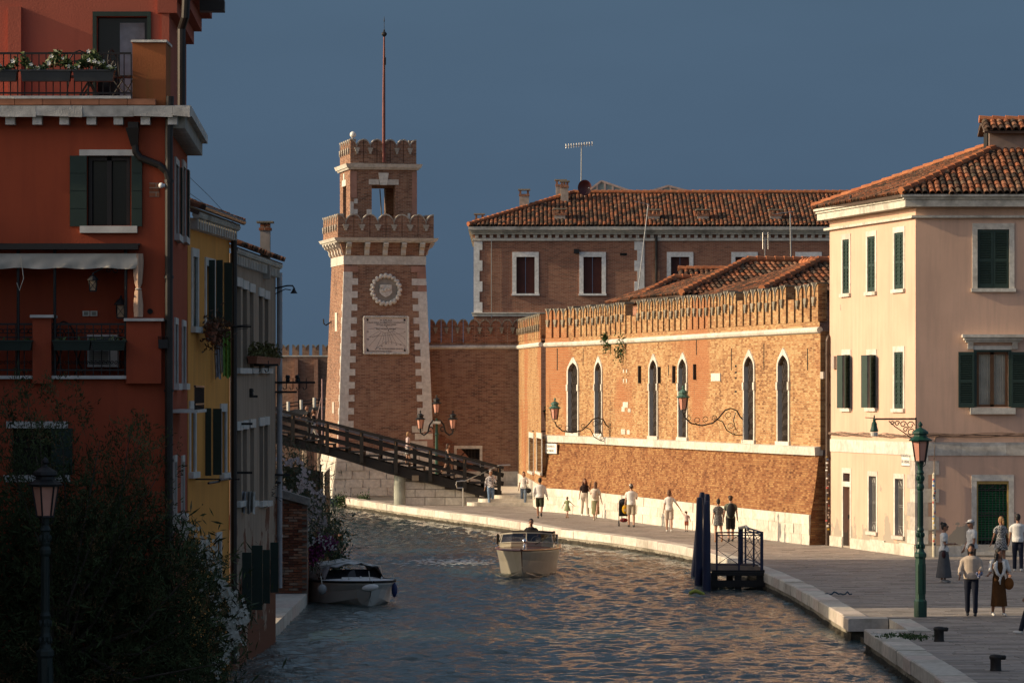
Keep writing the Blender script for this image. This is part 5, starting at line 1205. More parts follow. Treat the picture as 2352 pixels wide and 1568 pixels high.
for k in range(26):
    a = fr.len - .2 - k * .49; MB().fbox(fr, a - .48, a, -.05, .2, ZL + .145, ZL + .25).build('terrace_brick', plain('salmon_brick', (.34, .15, .085), .9, 0, .25), RH)
pr = MB(); pr.fbox(fr, fr.su(304), fr.su(381), -.95, .0, ZL + .142, fr.zv(98, 1)); ppl = pr.build('terrace_pillar', plaster('mossy_orange_plaster', (.36, .12, .045), (.16, .12, .03), streak=.8), RH)
MB().fbox(fr, fr.su(301), fr.su(384), -1.0, .05, fr.zv(98, 1) + .002, fr.zv(95, 1) + .02).build('pillar_cap', M_ledge, ppl)
def railing(parent, fr, a0, a1, z0, z1, d, n, name='railing', scroll=False):
    m = MB(); m.fbox(fr, a0, a1, d - .02, d + .02, z1 - .035, z1); m.fbox(fr, a0, a1, d - .012, d + .012, z0 + .08, z0 + .11)
    if scroll: m.fbox(fr, a0, a1, d - .012, d + .012, z1 - .26, z1 - .235)
    r = m.build(name, M_iron, parent)
    for k in range(n + 1):
        a = a0 + (a1 - a0) * k / n; MB().fbox(fr, a - .009, a + .009, d - .009, d + .009, z0, z1 - .03).build('baluster', M_iron, r)
    if scroll:
        s = MB()
        for k in range(n * 2):
            a = a0 + (a1 - a0) * (k + .5) / (n * 2); rr = min(.085, (a1 - a0) / n / 4)
            s.tube([fr(a + rr * math.cos(t), d, z1 - .14 + rr * math.sin(t)) for t in np.linspace(0, 6.28, 10)], .009, 4)
            s.tube([fr(a + rr * math.cos(t) * (1 - t / 9), d, z0 + .22 + rr * math.sin(t) * (1 - t / 9)) for t in np.linspace(0, 7, 10)], .008, 4)
        s.build('scrolls', M_iron, r)
    return r
railing(RH, fr, fr.su(-120), fr.su(303), ZL + .26, fr.zv(122, 1), .12, 26)
MB().fbox(fr, 2, fr.su(303), -.02, .22, ZL + .252, ZL + .30).build('terrace_curb', M_ledge, RH)
f = frame_parts(fu_, ud, .07, .03, M_darkshut, RH, sill=False); MB().quad(fu_(ud[0], -.19, ud[2]), fu_(ud[1], -.19, ud[2]), fu_(ud[1], -.19, ud[3]), fu_(ud[0], -.19, ud[3])).build('glass_pane', M_glass, f)
m_ = ud[0] + .4; MB().quad(fu_(m_, -.17, ud[2]), fu_(ud[1] - .06, -.17, ud[2]), fu_(ud[1] - .06, -.17, ud[3] - .1), fu_(m_, -.17, ud[3] - .1)).build('curtain', plain('blue_grey_curtain', (.20, .23, .27), .8, 0, .2, 6), f)
# shuttered window
def board_leaf(fr, a0, a1, z0, z1, parent, d=.03, n=4, mat=None):
    m = MB(); m.fbox(fr, a0, a1, d - .015, d + .015, z0, z1); lf = m.build('shutter', mat or M_darkshut, parent)
    for k in range(n): MB().fbox(fr, a0 + .004, a1 - .004, d + .015, d + .026, z0 + (z1 - z0) * k / n + .006, z0 + (z1 - z0) * (k + 1) / n - .006).build('board', mat or M_darkshut, lf)
    return lf
f = MB().fbox(fr, w1[0] - .13, w1[1] + .14, -.02, .05, w1[3] + .002, w1[3] + .105).build('window_lintel', M_pale, RH)
MB().fbox(fr, w1[0] - .12, w1[1] + .12, -.02, .08, w1[2] - .13, w1[2] - .01).build('window_sill', M_pale, RH)
sh = MB().fbox(fr, w1[0] + .02, w1[0] + .08, -.16, -.08, w1[2], w1[3]).fbox(fr, w1[1] - .08, w1[1] - .02, -.16, -.08, w1[2], w1[3]).fbox(fr, (w1[0] + w1[1]) / 2 - .04, (w1[0] + w1[1]) / 2 + .04, -.16, -.08, w1[2], w1[3]).fbox(fr, w1[0] + .08, w1[1] - .08, -.16, -.08, w1[3] - .08, w1[3]).build('sash', plain('dark_sash', (.03, .022, .018), .5), RH)
MB().quad(fr(w1[0], -.2, w1[2]), fr(w1[1], -.2, w1[2]), fr(w1[1], -.2, w1[3]), fr(w1[0], -.2, w1[3])).build('glass_pane', M_glass, sh)
board_leaf(fr, fr.su(161), fr.su(200), w1[2] - .02, w1[3], RH); board_leaf(fr, fr.su(302), fr.su(327), w1[2] - .02, w1[3], RH)
f = frame_parts(fr, w2, .1, .03, M_pale, RH, sides=False); MB().quad(fr(w2[0], -.2, w2[2]), fr(w2[1], -.2, w2[2]), fr(w2[1], -.2, w2[3]), fr(w2[0], -.2, w2[3])).build('dark_pane', M_dark, f)
board_leaf(fr, fr.su(118), fr.su(167), w2[2], w2[3], RH, .04, 5)
for i, o in enumerate(sops):
    f = frame_parts(frs, o, .10, .03, M_pale, RH)
    board_leaf(frs, o[0], o[1], o[2], o[3], f, -.06, 5)
    if i < 2: board_leaf(frs, o[1] + .03, o[1] + .5, o[2], o[3], f, .06, 5)
# loggia: parapets, railing, floor slab, drains
MB().fbox(fr, 2, fr.su(296), -.69, .10, lg[2] - .06, lg[2] - .003).build('terrace_slab', M_pale, RH)
for u0, u1, v0, cap in ((77, 203 * .585 + 1, 730, 728), (292, 372, 738, 733)):
    p_ = MB().fbox(fr, fr.su(u0), fr.su(u1), -.35, .14, lg[2] - .14, fr.zv(v0, 1)).build('parapet', M_red, RH); MB().fbox(fr, fr.su(u0 - 5), fr.su(u1 + 6), -.4, .2, fr.zv(v0, 1) + .002, fr.zv(v0, 1) + .05).build('parapet_cap', M_pale, p_)
railing(RH, fr, fr.su(120), fr.su(291), lg[2], fr.zv(742, 1), .05, 9, scroll=True); railing(RH, fr, fr.su(-60), fr.su(76), lg[2], fr.zv(742, 1), .05, 7, scroll=True)
for u in (43, 127, 290): MB().tube([fr(fr.su(u), .08, lg[2]), fr(fr.su(u), .08, fr.zv(572, 1))], .028, 8).build('awning_post', M_iron, RH)
dp = MB(); a = fr.len + .03; dp.tube([fr(a, .09, -.1), fr(a, .09, ZL - .3)], .07, 10); dp.tube([fr(a + .06, -1.75, ZL + .1), fr(a + .06, -1.75, fr.zv(45, 1)), fr(a + .14, -1.6, fr.zv(20, 1)), fr(a + .2, -1.5, 13.2)], .075, 10); dp.tube([fr(a, .09, ZL - .32), fr(a + .02, .1, ZL + .3)], .07, 10)
for v in (420, 640, 900, 1060): dp.tube([fr(a, .09, fr.zv(v, 1)), fr(a, .09, fr.zv(v, 1) + .05)], .085, 10)
dp.build('downpipe', M_darkpipe, RH)
hp = MB(); ah = fr.su(308); zh = fr.zv(282, 1); hp.fbox(fr, ah - .09, ah + .09, .02, .2, zh - .1, zh); hp.hexa([fr(ah - .04, .15, zh - .42), fr(ah + .08, .15, zh - .42), fr(ah + .08, .05, zh - .42), fr(ah - .04, .05, zh - .42), fr(ah - .13, .22, zh - .1), fr(ah + .1, .22, zh - .1), fr(ah + .1, .02, zh - .1), fr(ah - .13, .02, zh - .1)])
hp.tube([fr(ah + .03, .1, zh - .4), fr(ah + .04, .1, zh - .52), fr(ah + .12, .1, zh - .62), fr(ah + .45, .1, zh - .75), fr(a - .04, .1, zh - .86), fr(a, .1, zh - 1.0)], .065, 9); hp.build('hopper', M_darkpipe, RH)
aw = thing('awning', 'rolled cream canvas awning with tied curtain over the red house terrace', 'awning', fr(8, .2, fr.zv(575, 1)))
m = MB(); zt = fr.zv(570, 1); m.fbox(fr, 2, fr.su(320), .0, .25, zt - .03, zt + .05); m.fbox(fr, 2, fr.su(322), -.0, .1, zt + .052, zt + .08); m.build('cassette', M_iron, aw)
n = 70; rows = []
for q in range(7):
    z = fr.zv(583 + 34 * q / 6, 1); rows.append([fr(2 + (fr.su(318) - 2) * k / n, .16 + .018 * math.sin(k * 1.7 + q * .7) * q / 3 + .01 * math.sin(k * .6 + q), z + .012 * math.sin(k * .9) * q / 6) for k in range(n + 1)])
m = MB(); m.grid(rows); m.grid([[p - fr.n * .012 for p in r_][::-1] for r_ in rows]); m.build('valance', M_canvas, aw, smooth=True)
ac = fr.su(319); m = MB(); pts = [(583, .075), (600, .085), (625, .075), (650, .06), (662, .03), (670, .055), (700, .075), (728, .07)]
rr = []
for v, r_ in pts: rr.append([fr(ac + r_ * (1 + .22 * math.sin(5 * t + v * .01)) * math.cos(t), .1 + r_ * .8 * (1 + .22 * math.sin(5 * t)) * math.sin(t), fr.zv(v, 1)) for t in np.linspace(0, 2 * math.pi, 21)])
m.grid(rr); m.build('tied_curtain', plain('peach_canvas', (.55, .36, .25), .9), aw, smooth=True)
m = MB(); zz = fr.zv(664, 1); m.tube([fr(ac + .05 * math.cos(t), .1 + .05 * math.sin(t), zz) for t in np.linspace(0, 6.28, 10)], .012, 4); m.tube([fr(fr.su(50), .2, fr.zv(585, 1)), fr(fr.su(58), .22, fr.zv(640, 1)), fr(fr.su(48), .22, fr.zv(668, 1)), fr(fr.su(42), .2, fr.zv(650, 1))], .007, 4); m.build('tie_cord', M_canvas, aw)
# wall lantern on scroll arm, standing lantern, sockets, air conditioner, bistro furniture
def small_lantern(label, base, s, arm=None, name='wall_lantern'):
    t = thing(name, label, 'lantern', base); b_ = Vector(base); m = MB()
    m.box(b_.x - .09 * s, b_.x + .09 * s, b_.y - .09 * s, b_.y + .09 * s, b_.z, b_.z + .03 * s)
    for sx in (-1, 1):
        for sy in (-1, 1): m.beam(b_ + Vector((sx * .085 * s, sy * .085 * s, .03 * s)), b_ + Vector((sx * .10 * s, sy * .10 * s, .32 * s)), .02 * s, .02 * s)
        m.beam(b_ + Vector((-.09 * s, sx * .095 * s, .05 * s)), b_ + Vector((.1 * s, sx * .1 * s, .3 * s)), .008, .008); m.beam(b_ + Vector((.09 * s, sx * .095 * s, .05 * s)), b_ + Vector((-.1 * s, sx * .1 * s, .3 * s)), .008, .008)
    m.lathe([(.17 * s, .32 * s), (.15 * s, .35 * s), (.09 * s, .43 * s), (.03 * s, .48 * s), (.02 * s, .54 * s)], b_, 4 if False else 10)
    m.build('housing', M_iron, t); g = MB(); g.box(b_.x - .075 * s, b_.x + .075 * s, b_.y - .075 * s, b_.y + .075 * s, b_.z + .04 * s, b_.z + .31 * s); g.build('glass', plain('amber_glass', (.42, .29, .18), .2, 0, .1), t)
    if arm: arm(t)
    return t
def arm(t):
    m = MB(); a0, a1 = fr.su(215), fr.su(289); d = .1; m.tube([fr(a0, d, fr.zv(640, 1)), fr(a0, d, fr.zv(628, 1)), fr(a0 + .25, d, fr.zv(610, 1)), fr(a1 - .12, d, fr.zv(600, 1)), fr(a1, d, fr.zv(606, 1))], .012, 6)
    for c, r_ in ((a0 + .28, .06), (a1 - .16, .08)): m.tube([fr(c + r_ * math.cos(t_) * (1 - t_ / 10), d, fr.zv(612, 1) - .07 + r_ * math.sin(t_) * (1 - t_ / 10)) for t_ in np.linspace(0, 8, 14)], .008, 4)
    m.build('scroll_arm', M_iron, t)
small_lantern('small black lantern hanging from a scroll arm under the awning', fr(fr.su(215), .1, fr.zv(670, 1)), .62, arm)
small_lantern('tall black standing lantern on the terrace beside the tied curtain', fr(fr.su(275), -.2, fr.zv(731, 1)), .75, name='standing_lantern')
for u, lab in ((188, 'left one of two white sockets on the terrace back wall'), (206, 'right one of two white sockets on the terrace back wall')):
    m = MB(); m.fbox(fr, fr.su(u - 8), fr.su(u + 8), -.7, -.66, fr.zv(724, 1), fr.zv(712, 1)); t = m.solo('socket', plain('white_plastic', (.62, .6, .52), .4), lab, 'socket', group='sockets on the terrace wall')
    k = MB(); k.fbox(fr, fr.su(u - 5), fr.su(u + 5), -.66, -.655, fr.zv(722, 1), fr.zv(714, 1)); k.build('socket_insert', plain('grey_insert', (.22, .22, .18), .5), t)
ac_ = thing('air_conditioner', 'white air conditioner unit behind the terrace railing', 'air conditioner', fr(fr.su(215), -.5, lg[2]))
MB().fbox(fr, fr.su(195), fr.su(268), -.68, -.38, lg[2] + .15, fr.zv(775, 1)).build('case', plain('ac_white', (.55, .55, .53), .4), ac_); g = MB()
for k in range(14): z = lg[2] + .2 + k * .035; g.fbox(fr, fr.su(199), fr.su(244), -.38, -.365, z, z + .015)
g.build('grille', M_iron, ac_); MB().fbox(fr, fr.su(195), fr.su(268), -.69, -.33, fr.zv(775, 1) + .01, fr.zv(770, 1) + .02).build('top_shelf', M_pale, ac_)
def bistro_chair(label, c, rz=0.0, s=1.0):
    t = thing('bistro_chair', label, 'chair', c, group='iron chairs on the red house terraces'); c = Vector(c); rot = Matrix.Rotation(rz, 3, 'Z'); X = lambda x, y, z: c + rot @ Vector((x * s, y * s, z * s))
    m = MB()
    for k in range(5): m.obox(X(0, -.16 + k * .08, .45), rot @ Vector((.2 * s, 0, 0)), rot @ Vector((0, .03 * s, 0)), Vector((0, 0, .012)))
    m.build('seat', M_iron, t)
    for sx in (-1, 1):
        MB().tube([X(sx * .19, -.2, 0), X(sx * .17, .2, .45)], .012, 5).build('leg', M_iron, t); MB().tube([X(sx * .19, .22, 0), X(sx * .18, -.1, .45)], .012, 5).build('leg', M_iron, t)
    m = MB(); m.tube([X(-.19, .2, .45), X(-.19, .24, .75), X(-.1, .26, .9), X(0, .26, .94), X(.1, .26, .9), X(.19, .24, .75), X(.19, .2, .45)], .014, 5)
    for q in (-.08, .08): m.tube([X(q + .06 * math.cos(a), .25, .7 + .06 * math.sin(a)) for a in np.linspace(0, 6.28, 9)], .008, 4)
    m.build('backrest', M_iron, t); return t
zt_ = ZL + .27
bistro_chair('iron bistro chair behind the upper terrace railing beside the folding table', fr(fr.su(165), -.9, zt_)); bistro_chair('iron bistro chair behind the upper railing next to the orange pillar', fr(fr.su(275), -.9, zt_), 1.2)
bistro_chair('dark iron chair behind the lower scrolled railing', fr(fr.su(155), -.28, lg[2] + .01), .5)
ft = thing('folding_table', 'folding table with crossed legs behind the upper flower boxes', 'table', fr(fr.su(190), -.8, zt_)); m = MB(); m.fbox(fr, fr.su(165), fr.su(225), -1.0, -.5, zt_ + .68, zt_ + .71); m.build('tabletop', M_iron, ft)
for y in (-.95, -.55):
    for sg in (0, 1): MB().beam(fr(fr.su(168 if sg else 222), y, zt_), fr(fr.su(222 if sg else 168), y, zt_ + .68), .03, .03).build('leg', M_iron, ft)
M_leafg = plain('box_plant_leaf', (.055, .085, .022), .6, 0, .4, 7); M_petal = plain('white_petal', (.80, .78, .70), .7, 0, .06)
def flowers_in_box(label, fr, a0, a1, d, z, h, nl, nf, seed, boxmat, petals=None, group=None, boxh=.2, dry=None):
    rg = random.Random(seed); t = thing('flower_box', label, 'flower box', fr((a0 + a1) / 2, d, z), group=group)
    m = MB(); m.hexa([fr(a0 + .03, d + .09, z), fr(a1 - .03, d + .09, z), fr(a1 - .03, d - .09, z), fr(a0 + .03, d - .09, z), fr(a0, d + .11, z + boxh), fr(a1, d + .11, z + boxh), fr(a1, d - .11, z + boxh), fr(a0, d - .11, z + boxh)]); m.fbox(fr, a0 - .01, a1 + .01, d - .12, d + .12, z + boxh - .03, z + boxh); m.build('box', boxmat, t)
    m = MB()
    for k in range(nl):
        a = rg.uniform(a0, a1); hh = h * (.55 + .45 * math.sin(9 * a + seed)) * rg.uniform(.2, 1); c = fr(a, d + rg.gauss(0, .08), z + boxh + hh); v = Vector((rg.gauss(0, 1), rg.gauss(0, 1), rg.gauss(.6, .8))).normalized(); s = v.cross(Vector((rg.gauss(0, 1), rg.gauss(0, 1), .2))).normalized()
        L_ = rg.uniform(.06, .12); m.quad(c - v * L_ * .6, c + s * L_ * .22, c + v * L_ * .6, c - s * L_ * .22)
    m.build('foliage', dry or M_leafg, t, kind='stuff')
    for k in range(nf):
        a = rg.uniform(a0 + .05, a1); c = fr(a, d + rg.uniform(.06, .17), z + boxh + h * (.3 + .7 * rg.random()) * (.55 + .45 * math.sin(9 * a + seed))); m = MB(); r_ = rg.uniform(.028, .042)
        for q in range(5):
            an = q * 1.257 + rg.random() * .3; e = fr.t * math.cos(an) + Vector((0, 0, math.sin(an))); g_ = fr.t * -math.sin(an) + Vector((0, 0, math.cos(an))); m.quad(c, c + e * r_ * .6 + g_ * r_ * .4 + fr.n * .01, c + e * r_ * 1.15 + fr.n * .004, c + e * r_ * .6 - g_ * r_ * .4 + fr.n * .01)
        m.build('flower', petals or M_petal, t)
    return t
M_box = plain('slate_planter', (.035, .04, .045), .6)
zf = fr.zv(190, 1)
for i, (u0, u1, nl, nf, lab) in enumerate(((-60, 45, 260, 9, 'slate flower box at the left end of the upper railing, cut by the picture edge'), (52, 168, 380, 10, 'slate flower box with pale herb and first white blooms on the upper railing'), (172, 272 - 5, 420, 12, 'slate flower box with the fullest white blooms beside the orange pillar'))):
    flowers_in_box(lab, fr, fr.su(u0), fr.su(u1), .24, zf, .36, nl, nf, 3 + i, M_box, group='flower boxes on the upper terrace')
zf = fr.zv(805, 1)
for i, (u0, u1, lab) in enumerate(((-40, 78, 'empty green trough at the left edge of the lower terrace'), (125, 212, 'left green trough hanging on the scrolled lower railing'), (213, 292, 'right green trough hanging on the scrolled lower railing'))):
    flowers_in_box(lab, fr, fr.su(u0), fr.su(u1), .18, zf, .05, 14, 0, 13 + i, plain('green_trough', (.02, .035, .028), .6), group='troughs on the lower terrace', boxh=.18)
lb = thing('light_bulb', 'bare white bulb at the corner of the red house by the drainpipe', 'lamp', fr(fr.su(372), .1, fr.zv(427, 1))); m = MB(); c = fr(fr.su(372), .12, fr.zv(427, 1)); m.ball(c, (.05, .05, .05), 10, 7); m.tube([c, c + fr.t * .07], .032, 8); m.build('bulb', plain('white_bulb', (.8, .8, .8), .3), lb, smooth=True); MB().tube([c + fr.t * .07, c + fr.t * .15], .02, 6).build('fitting', M_iron, lb)
m = MB(); m.fbox(fr, fr.su(343), fr.su(366), -.02, .012, fr.zv(452, 1), fr.zv(420, 1)); m.build('bare_brick_patch', M_oldbrick, RH, uv=True)
MB().tube([fr(fr.su(345), .01, fr.zv(715, 1)), fr(fr.su(345), .02, fr.zv(715, 1)) + fr.n * .01], .05, 10).build('vent_hole', M_dark, RH)
m = MB(); s0 = frs.su(392); railing(RH, frs, .6, 4.6, frs.zv(940, 2), frs.zv(885, 2), .45, 9, name='side_balcony'); MB().fbox(frs, .5, 4.7, .0, .5, frs.zv(947, 2), frs.zv(940, 2)).build('balcony_slab', M_pale, RH)
fb_ = thing('wall_basket', 'wire planter basket on the red house corner ledge', 'basket', fr(fr.su(376), .1, fr.zv(795, 1))); c = fr(fr.su(377), .12, fr.zv(783, 1)); m = MB()
for k in range(9): a = fr.su(366 + k * 2.6); m.beam(fr(a, .1, fr.zv(800, 1)), fr(a, .22, fr.zv(772, 1)), .01, .01)
m.fbox(fr, fr.su(366), fr.su(388), .05, .2, fr.zv(800, 1), fr.zv(780, 1)); m.build('basket', M_iron, fb_)

# ================================================================== yellow house
def eave_set(parent, fr, z, mats=None, d=.35, nd=None, dz=.22):
    nd = nd or int(fr.len / .34)
    for k in range(nd): a = fr.len * (k + .25) / nd; MB().fbox(fr, a, a + .15, -.05, d - .04, z - dz, z - .003).build('dentil', M_dentil, parent)
    n = max(4, int(fr.len / .9)); 
    for k in range(n): MB().tube([fr(fr.len * k / n + .01, d - .06, z + .06), fr(fr.len * (k + 1) / n - .01, d - .06, z + .06)], .085, 8).build('eave_stone', M_cornice, parent)
def side_window(parent, fr, o, frame=.12, leaf=None, sill=True, pane=None, depth=.2, sides=True):
    f = frame_parts(fr, o, frame, .03, M_pale, parent, sill=sill, sides=sides)
    MB().quad(fr(o[0], -depth + .01, o[2]), fr(o[1], -depth + .01, o[2]), fr(o[1], -depth + .01, o[3]), fr(o[0], -depth + .01, o[3])).build('dark_pane', pane or M_glass, f)
    if leaf == 'closed':
        m_ = (o[0] + o[1]) / 2; board_leaf(fr, o[0], m_ - .005, o[2], o[3], f, -.04, 8); board_leaf(fr, m_ + .005, o[1], o[2], o[3], f, -.04, 8)
    return f
YH = thing('yellow_house', 'ochre yellow house with dark shutters, laundry and white eaves beside the red house', 'house', (-6.34, 75, 0))
fy = Fr((-6.33, 75.02), (-5.96, 80.98)); zy = fy.zv(515, 3)
yops = [fy.rect(u0, u1, v0, v1) for u0, u1, v0, v1 in ((441, 452, 590, 750), (472, 490, 612, 742), (436, 446, 940, 1083), (507, 517, 945, 1085), (497, 505, 1240, 1345))]
b = MB(); facade(b, fy, 0, fy.len, -.6, zy, yops, .2); y2 = Fr((-14, 75.02), (-6.33, 75.02)); facade(b, y2, 0, y2.len, 0, zy); b.build('wall', M_ochre, YH)
for i, o in enumerate(yops): side_window(YH, fy, o, .14, 'closed' if i in (0,) else None)
def leaf_out(fr, u0, u1, v0, v1, parent, n=8, out=.4):
    """shutter leaf standing open, square to the wall, so the viewer sees its face"""
    a = fr.su((u0 + u1) / 2); Y = fr(a, 0, 0).y; z0, z1 = pz(v1, Y), pz(v0, Y); wd = (u1 - u0) * Y / FPX; f2 = Fr(fr(a, .02, 0).to_2d(), (fr(a, .02, 0) + Vector((wd, 0, 0))).to_2d()); return board_leaf(f2, 0, wd, z0, z1, parent, 0, n)
for u0, u1, v0, v1 in ((469, 484, 597, 745), (487, 502, 597, 742), (503, 522, 603, 748), (462, 476, 937, 1092), (477, 497, 938, 1090)): leaf_out(fy, u0, u1, v0, v1, YH)
eave_set(YH, fy, zy, d=.22)
tt = MB(); roof_plane(YH, fy(0, .24, zy + .15), fy.t, -fy.n * 3 + Vector((0, 0, 1.15)), [(0, 0), (fy.len, 0), (fy.len, 3.2), (0, 3.2)], pitch=.22, course=.35, seed=71, size=1.05, budget=40)
g = MB(); g.tube([fy(0, .30, zy + .2), fy(fy.len, .30, zy + .17)], .06, 8); g.build('gutter', M_pipe, YH)
m = MB(); m.tube([fy(fy.len - .02, .1, -.3), fy(fy.len - .02, .1, zy - .05)], .065, 8); m.build('downpipe', M_darkpipe, YH)
m = MB()
for u0, u1, v in ((438, 470, 1105), (465, 497, 1098)): 
    a0, a1 = fy.su(u0), fy.su(u1); m.tube([fy(a0, .35, fy.zv(v + 4, a0)), fy(a1, .3, fy.zv(v, a1))], .025, 5)
for a in (1.0, 2.2, 3.6, 5): m.tube([fy(a, 0, fy.zv(1100, a)), fy(a, .35, fy.zv(1100, a))], .015, 4)
m.build('drying_rail', M_iron, YH)
pt = thing('potted_plant', 'dry plants in terracotta pots on the iron bracket of the yellow house', 'plant', fy(fy.su(458), .3, fy.zv(760, 1)))
for i, (u, v) in enumerate(((456, 752), (452, 772), (464, 778))):
    c = fy(fy.su(u), .28, fy.zv(v, 2)); MB().lathe([(.09, -.12), (.13, .06), (.14, .08), (.0, .08)], c, 12).build('pot', M_pot, pt)
m = MB(); rg = random.Random(5)
for k in range(300):
    c = fy(fy.su(458) + rg.gauss(.2, .5), .3 + rg.gauss(0, .12), fy.zv(755, 2) + rg.gauss(-.05, .16)); v = Vector((rg.gauss(0, 1), rg.gauss(0, 1), rg.gauss(0, 1))).normalized() * .07; s = v.cross(Vector((.3, 1, .2))).normalized() * .018; m.quad(c - v, c + s, c + v, c - s)
m.build('foliage', plain('dry_leaf', (.12, .07, .045), .8, 0, .4, 9), pt, kind='stuff')
MB().tube([fy(fy.su(440), .3, fy.zv(778, 1)), fy(fy.su(475), .3, fy.zv(785, 2))], .02, 4).build('bracket', M_iron, pt)
ck = thing('drying_rack', 'iron drying rack with wires sticking out from the yellow house', 'drying rack', fy(fy.su(505), .2, fy.zv(752, 4)))
a_ = fy.su(486); Yk = fy(a_, 0, 0).y; m = MB()
for v0, v1, u1 in ((752, 745, 575), (756, 750, 573), (760, 754, 570)): m.tube([P(500, v0, Yk), P(u1, v1, Yk)], .006, 4)
m.tube([P(497, 749, Yk), P(577, 750, Yk)], .018, 5); m.build('wires', M_iron, ck)
def hanging(label, u0, u1, v0, v1, Y, mat, seed, fold=.05):
    n = 10; rows = []
    for q in range(8):
        v = v0 + (v1 - v0) * q / 7; rows.append([P(u0 + (u1 - u0) * k / n + q * .6 * math.sin(seed), v + 3 * math.sin(k * .8 + seed) * q / 7, Y) + Vector((0, fold * math.sin(k * 1.4 + seed), 0)) for k in range(n + 1)])
    m = MB(); m.grid(rows); m.grid([[p + Vector((0, .012, 0)) for p in r_][::-1] for r_ in rows]); return m.solo('laundry', mat, label, 'laundry', loc=tuple(rows[0][0]), smooth=True, group='laundry on the rack')
hanging('blue white patterned cloth hanging from the rack of the yellow house', 490, 504, 762, 868, Yk, plain('pale_blue_cloth', (.42, .46, .55), .9, 0, .3, 14), 1); hanging('white cloth with coloured print hanging beside the green towel', 504, 512, 765, 858, Yk, plain('white_cloth', (.6, .58, .54), .9, 0, .25, 18), 2); hanging('green white striped towel hanging from the rack of the yellow house', 511, 530, 760, 866, Yk, plain('green_towel', (.22, .42, .09), .9, 0, .5, 12), 3)

# ================================================================== grey house
GH = thing('grey_house', 'long grey plastered house with peeling base, narrow windows and iron racks', 'house', (-5.95, 81, 0))
fg_ = Fr((-5.95, 81.02), (-5.60, 91.0)); zg = fg_.zv(600, 5)
gop = []
for u in (548.5, 562.5, 578, 587, 599, 612): 
    a = fg_.su(u); w_ = .42; gop.append((a - w_, a + w_, fg_.zv(845, a), fg_.zv(658 + (u - 548) * .45, a)))
for u in (549, 562.5, 579, 588, 600, 611):
    a = fg_.su(u); gop.append((a - .42, a + .42, fg_.zv(1150, a), fg_.zv(988 - (u - 548) * .2, a)))
def nonover(ops):
    out = []
    for o in ops:
        if not any(o[0] < p[1] + .1 and o[1] > p[0] - .1 and o[2] < p[3] and o[3] > p[2] for p in out): out.append(o)
    return out
gop = nonover(gop)
b = MB(); facade(b, fg_, 0, fg_.len, -.6, zg, gop, .2); ge = Fr((-5.60, 91.0), (-13, 91.0)); facade(b, ge, 0, ge.len, -.5, zg); b.build('wall', M_greyp, GH)
for o in gop: side_window(GH, fg_, o, .16, pane=plain('grey_blind', (.07, .065, .06), .8), sides=False)
eave_set(GH, fg_, zg, d=.15)
roof_plane(GH, fg_(0, .18, zg + .15), fg_.t, -fg_.n * 3 + Vector((0, 0, 1.1)), [(0, 0), (fg_.len, 0), (fg_.len, 3.2), (0, 3.2)], pitch=.22, course=.35, seed=72, size=1.05, budget=40)
chimney(GH, 608.5, 508, 590, 88, 22, deep=.3, k_=.5)
m = MB(); a = fg_.len - .08; m.tube([fg_(a, .1, .8), fg_(a, .1, zg - .1)], .065, 10)
for z in (2, 3.5, 5, 6.5): m.tube([fg_(a, .1, z), fg_(a, .1, z + .06)], .08, 10)
m.build('downpipe', plain('grey_zinc', (.34, .34, .36), .45, .3, .15), GH)
def iron_arm(u0, u1, v, Y, parent, hooks=0, insul=(), name='iron_arm'):
    m = MB(); m.beam(P(u0, v, Y), P(u1, v, Y), .04, .05)
    for k in range(hooks): u = u0 + (u1 - u0) * (.35 + .6 * k / max(1, hooks)); m.tube([P(u, v, Y), P(u, v + 14, Y), P(u - 5, v + 17, Y), P(u - 8, v + 11, Y)], .012, 4); m.tube([P(u, v, Y), P(u, v - 10, Y)], .01, 4)
    for u in insul: m.lathe([(.03, 0), (.06, .02), (.04, .07), (.06, .09), (.05, .15), (.0, .16)], P(u, v, Y) + Vector((0, 0, .02)), 8)
    return m.build(name, M_iron, parent)
ye = 90.8
iron_arm(622, 724, 878, ye, GH, 4, (661, 683)); iron_arm(622, 682, 900, ye, GH, 0, ()); iron_arm(560, 592, 910, 85, GH, 0, (577,)); iron_arm(545, 580, 973, 83, GH); iron_arm(530, 580, 1085, 82, GH); iron_arm(615, 668, 1090, ye, GH); iron_arm(610, 645, 1108, ye, GH)
iron_arm(545, 640, 838, 86, GH, 3)
sl = thing('bracket_lamp', 'thin hooked street lamp bracket sticking out of the grey house', 'lamp', P(635, 662, ye)); m = MB(); m.tube([P(632, 662, ye), P(660, 656, ye), P(672, 656, ye), P(677, 664, ye)], .02, 6); m.tube([P(632, 675, ye), P(655, 664, ye), P(668, 666, ye)], .012, 5); m.build('bracket', M_iron, sl); MB().lathe([(.09, -.06), (.05, .0), (.02, .06)], P(675, 668, ye), 10).build('shade', M_iron, sl)
flowers_in_box('flower box overflowing with yellow green leaves on the grey house', fg_, fg_.su(566), fg_.su(622), .13, fg_.zv(838, 8), .34, 700, 0, 23, M_pot, boxh=.16, dry=plain('olive_leaf', (.11, .10, .025), .7, 0, .4, 8))
m = MB()
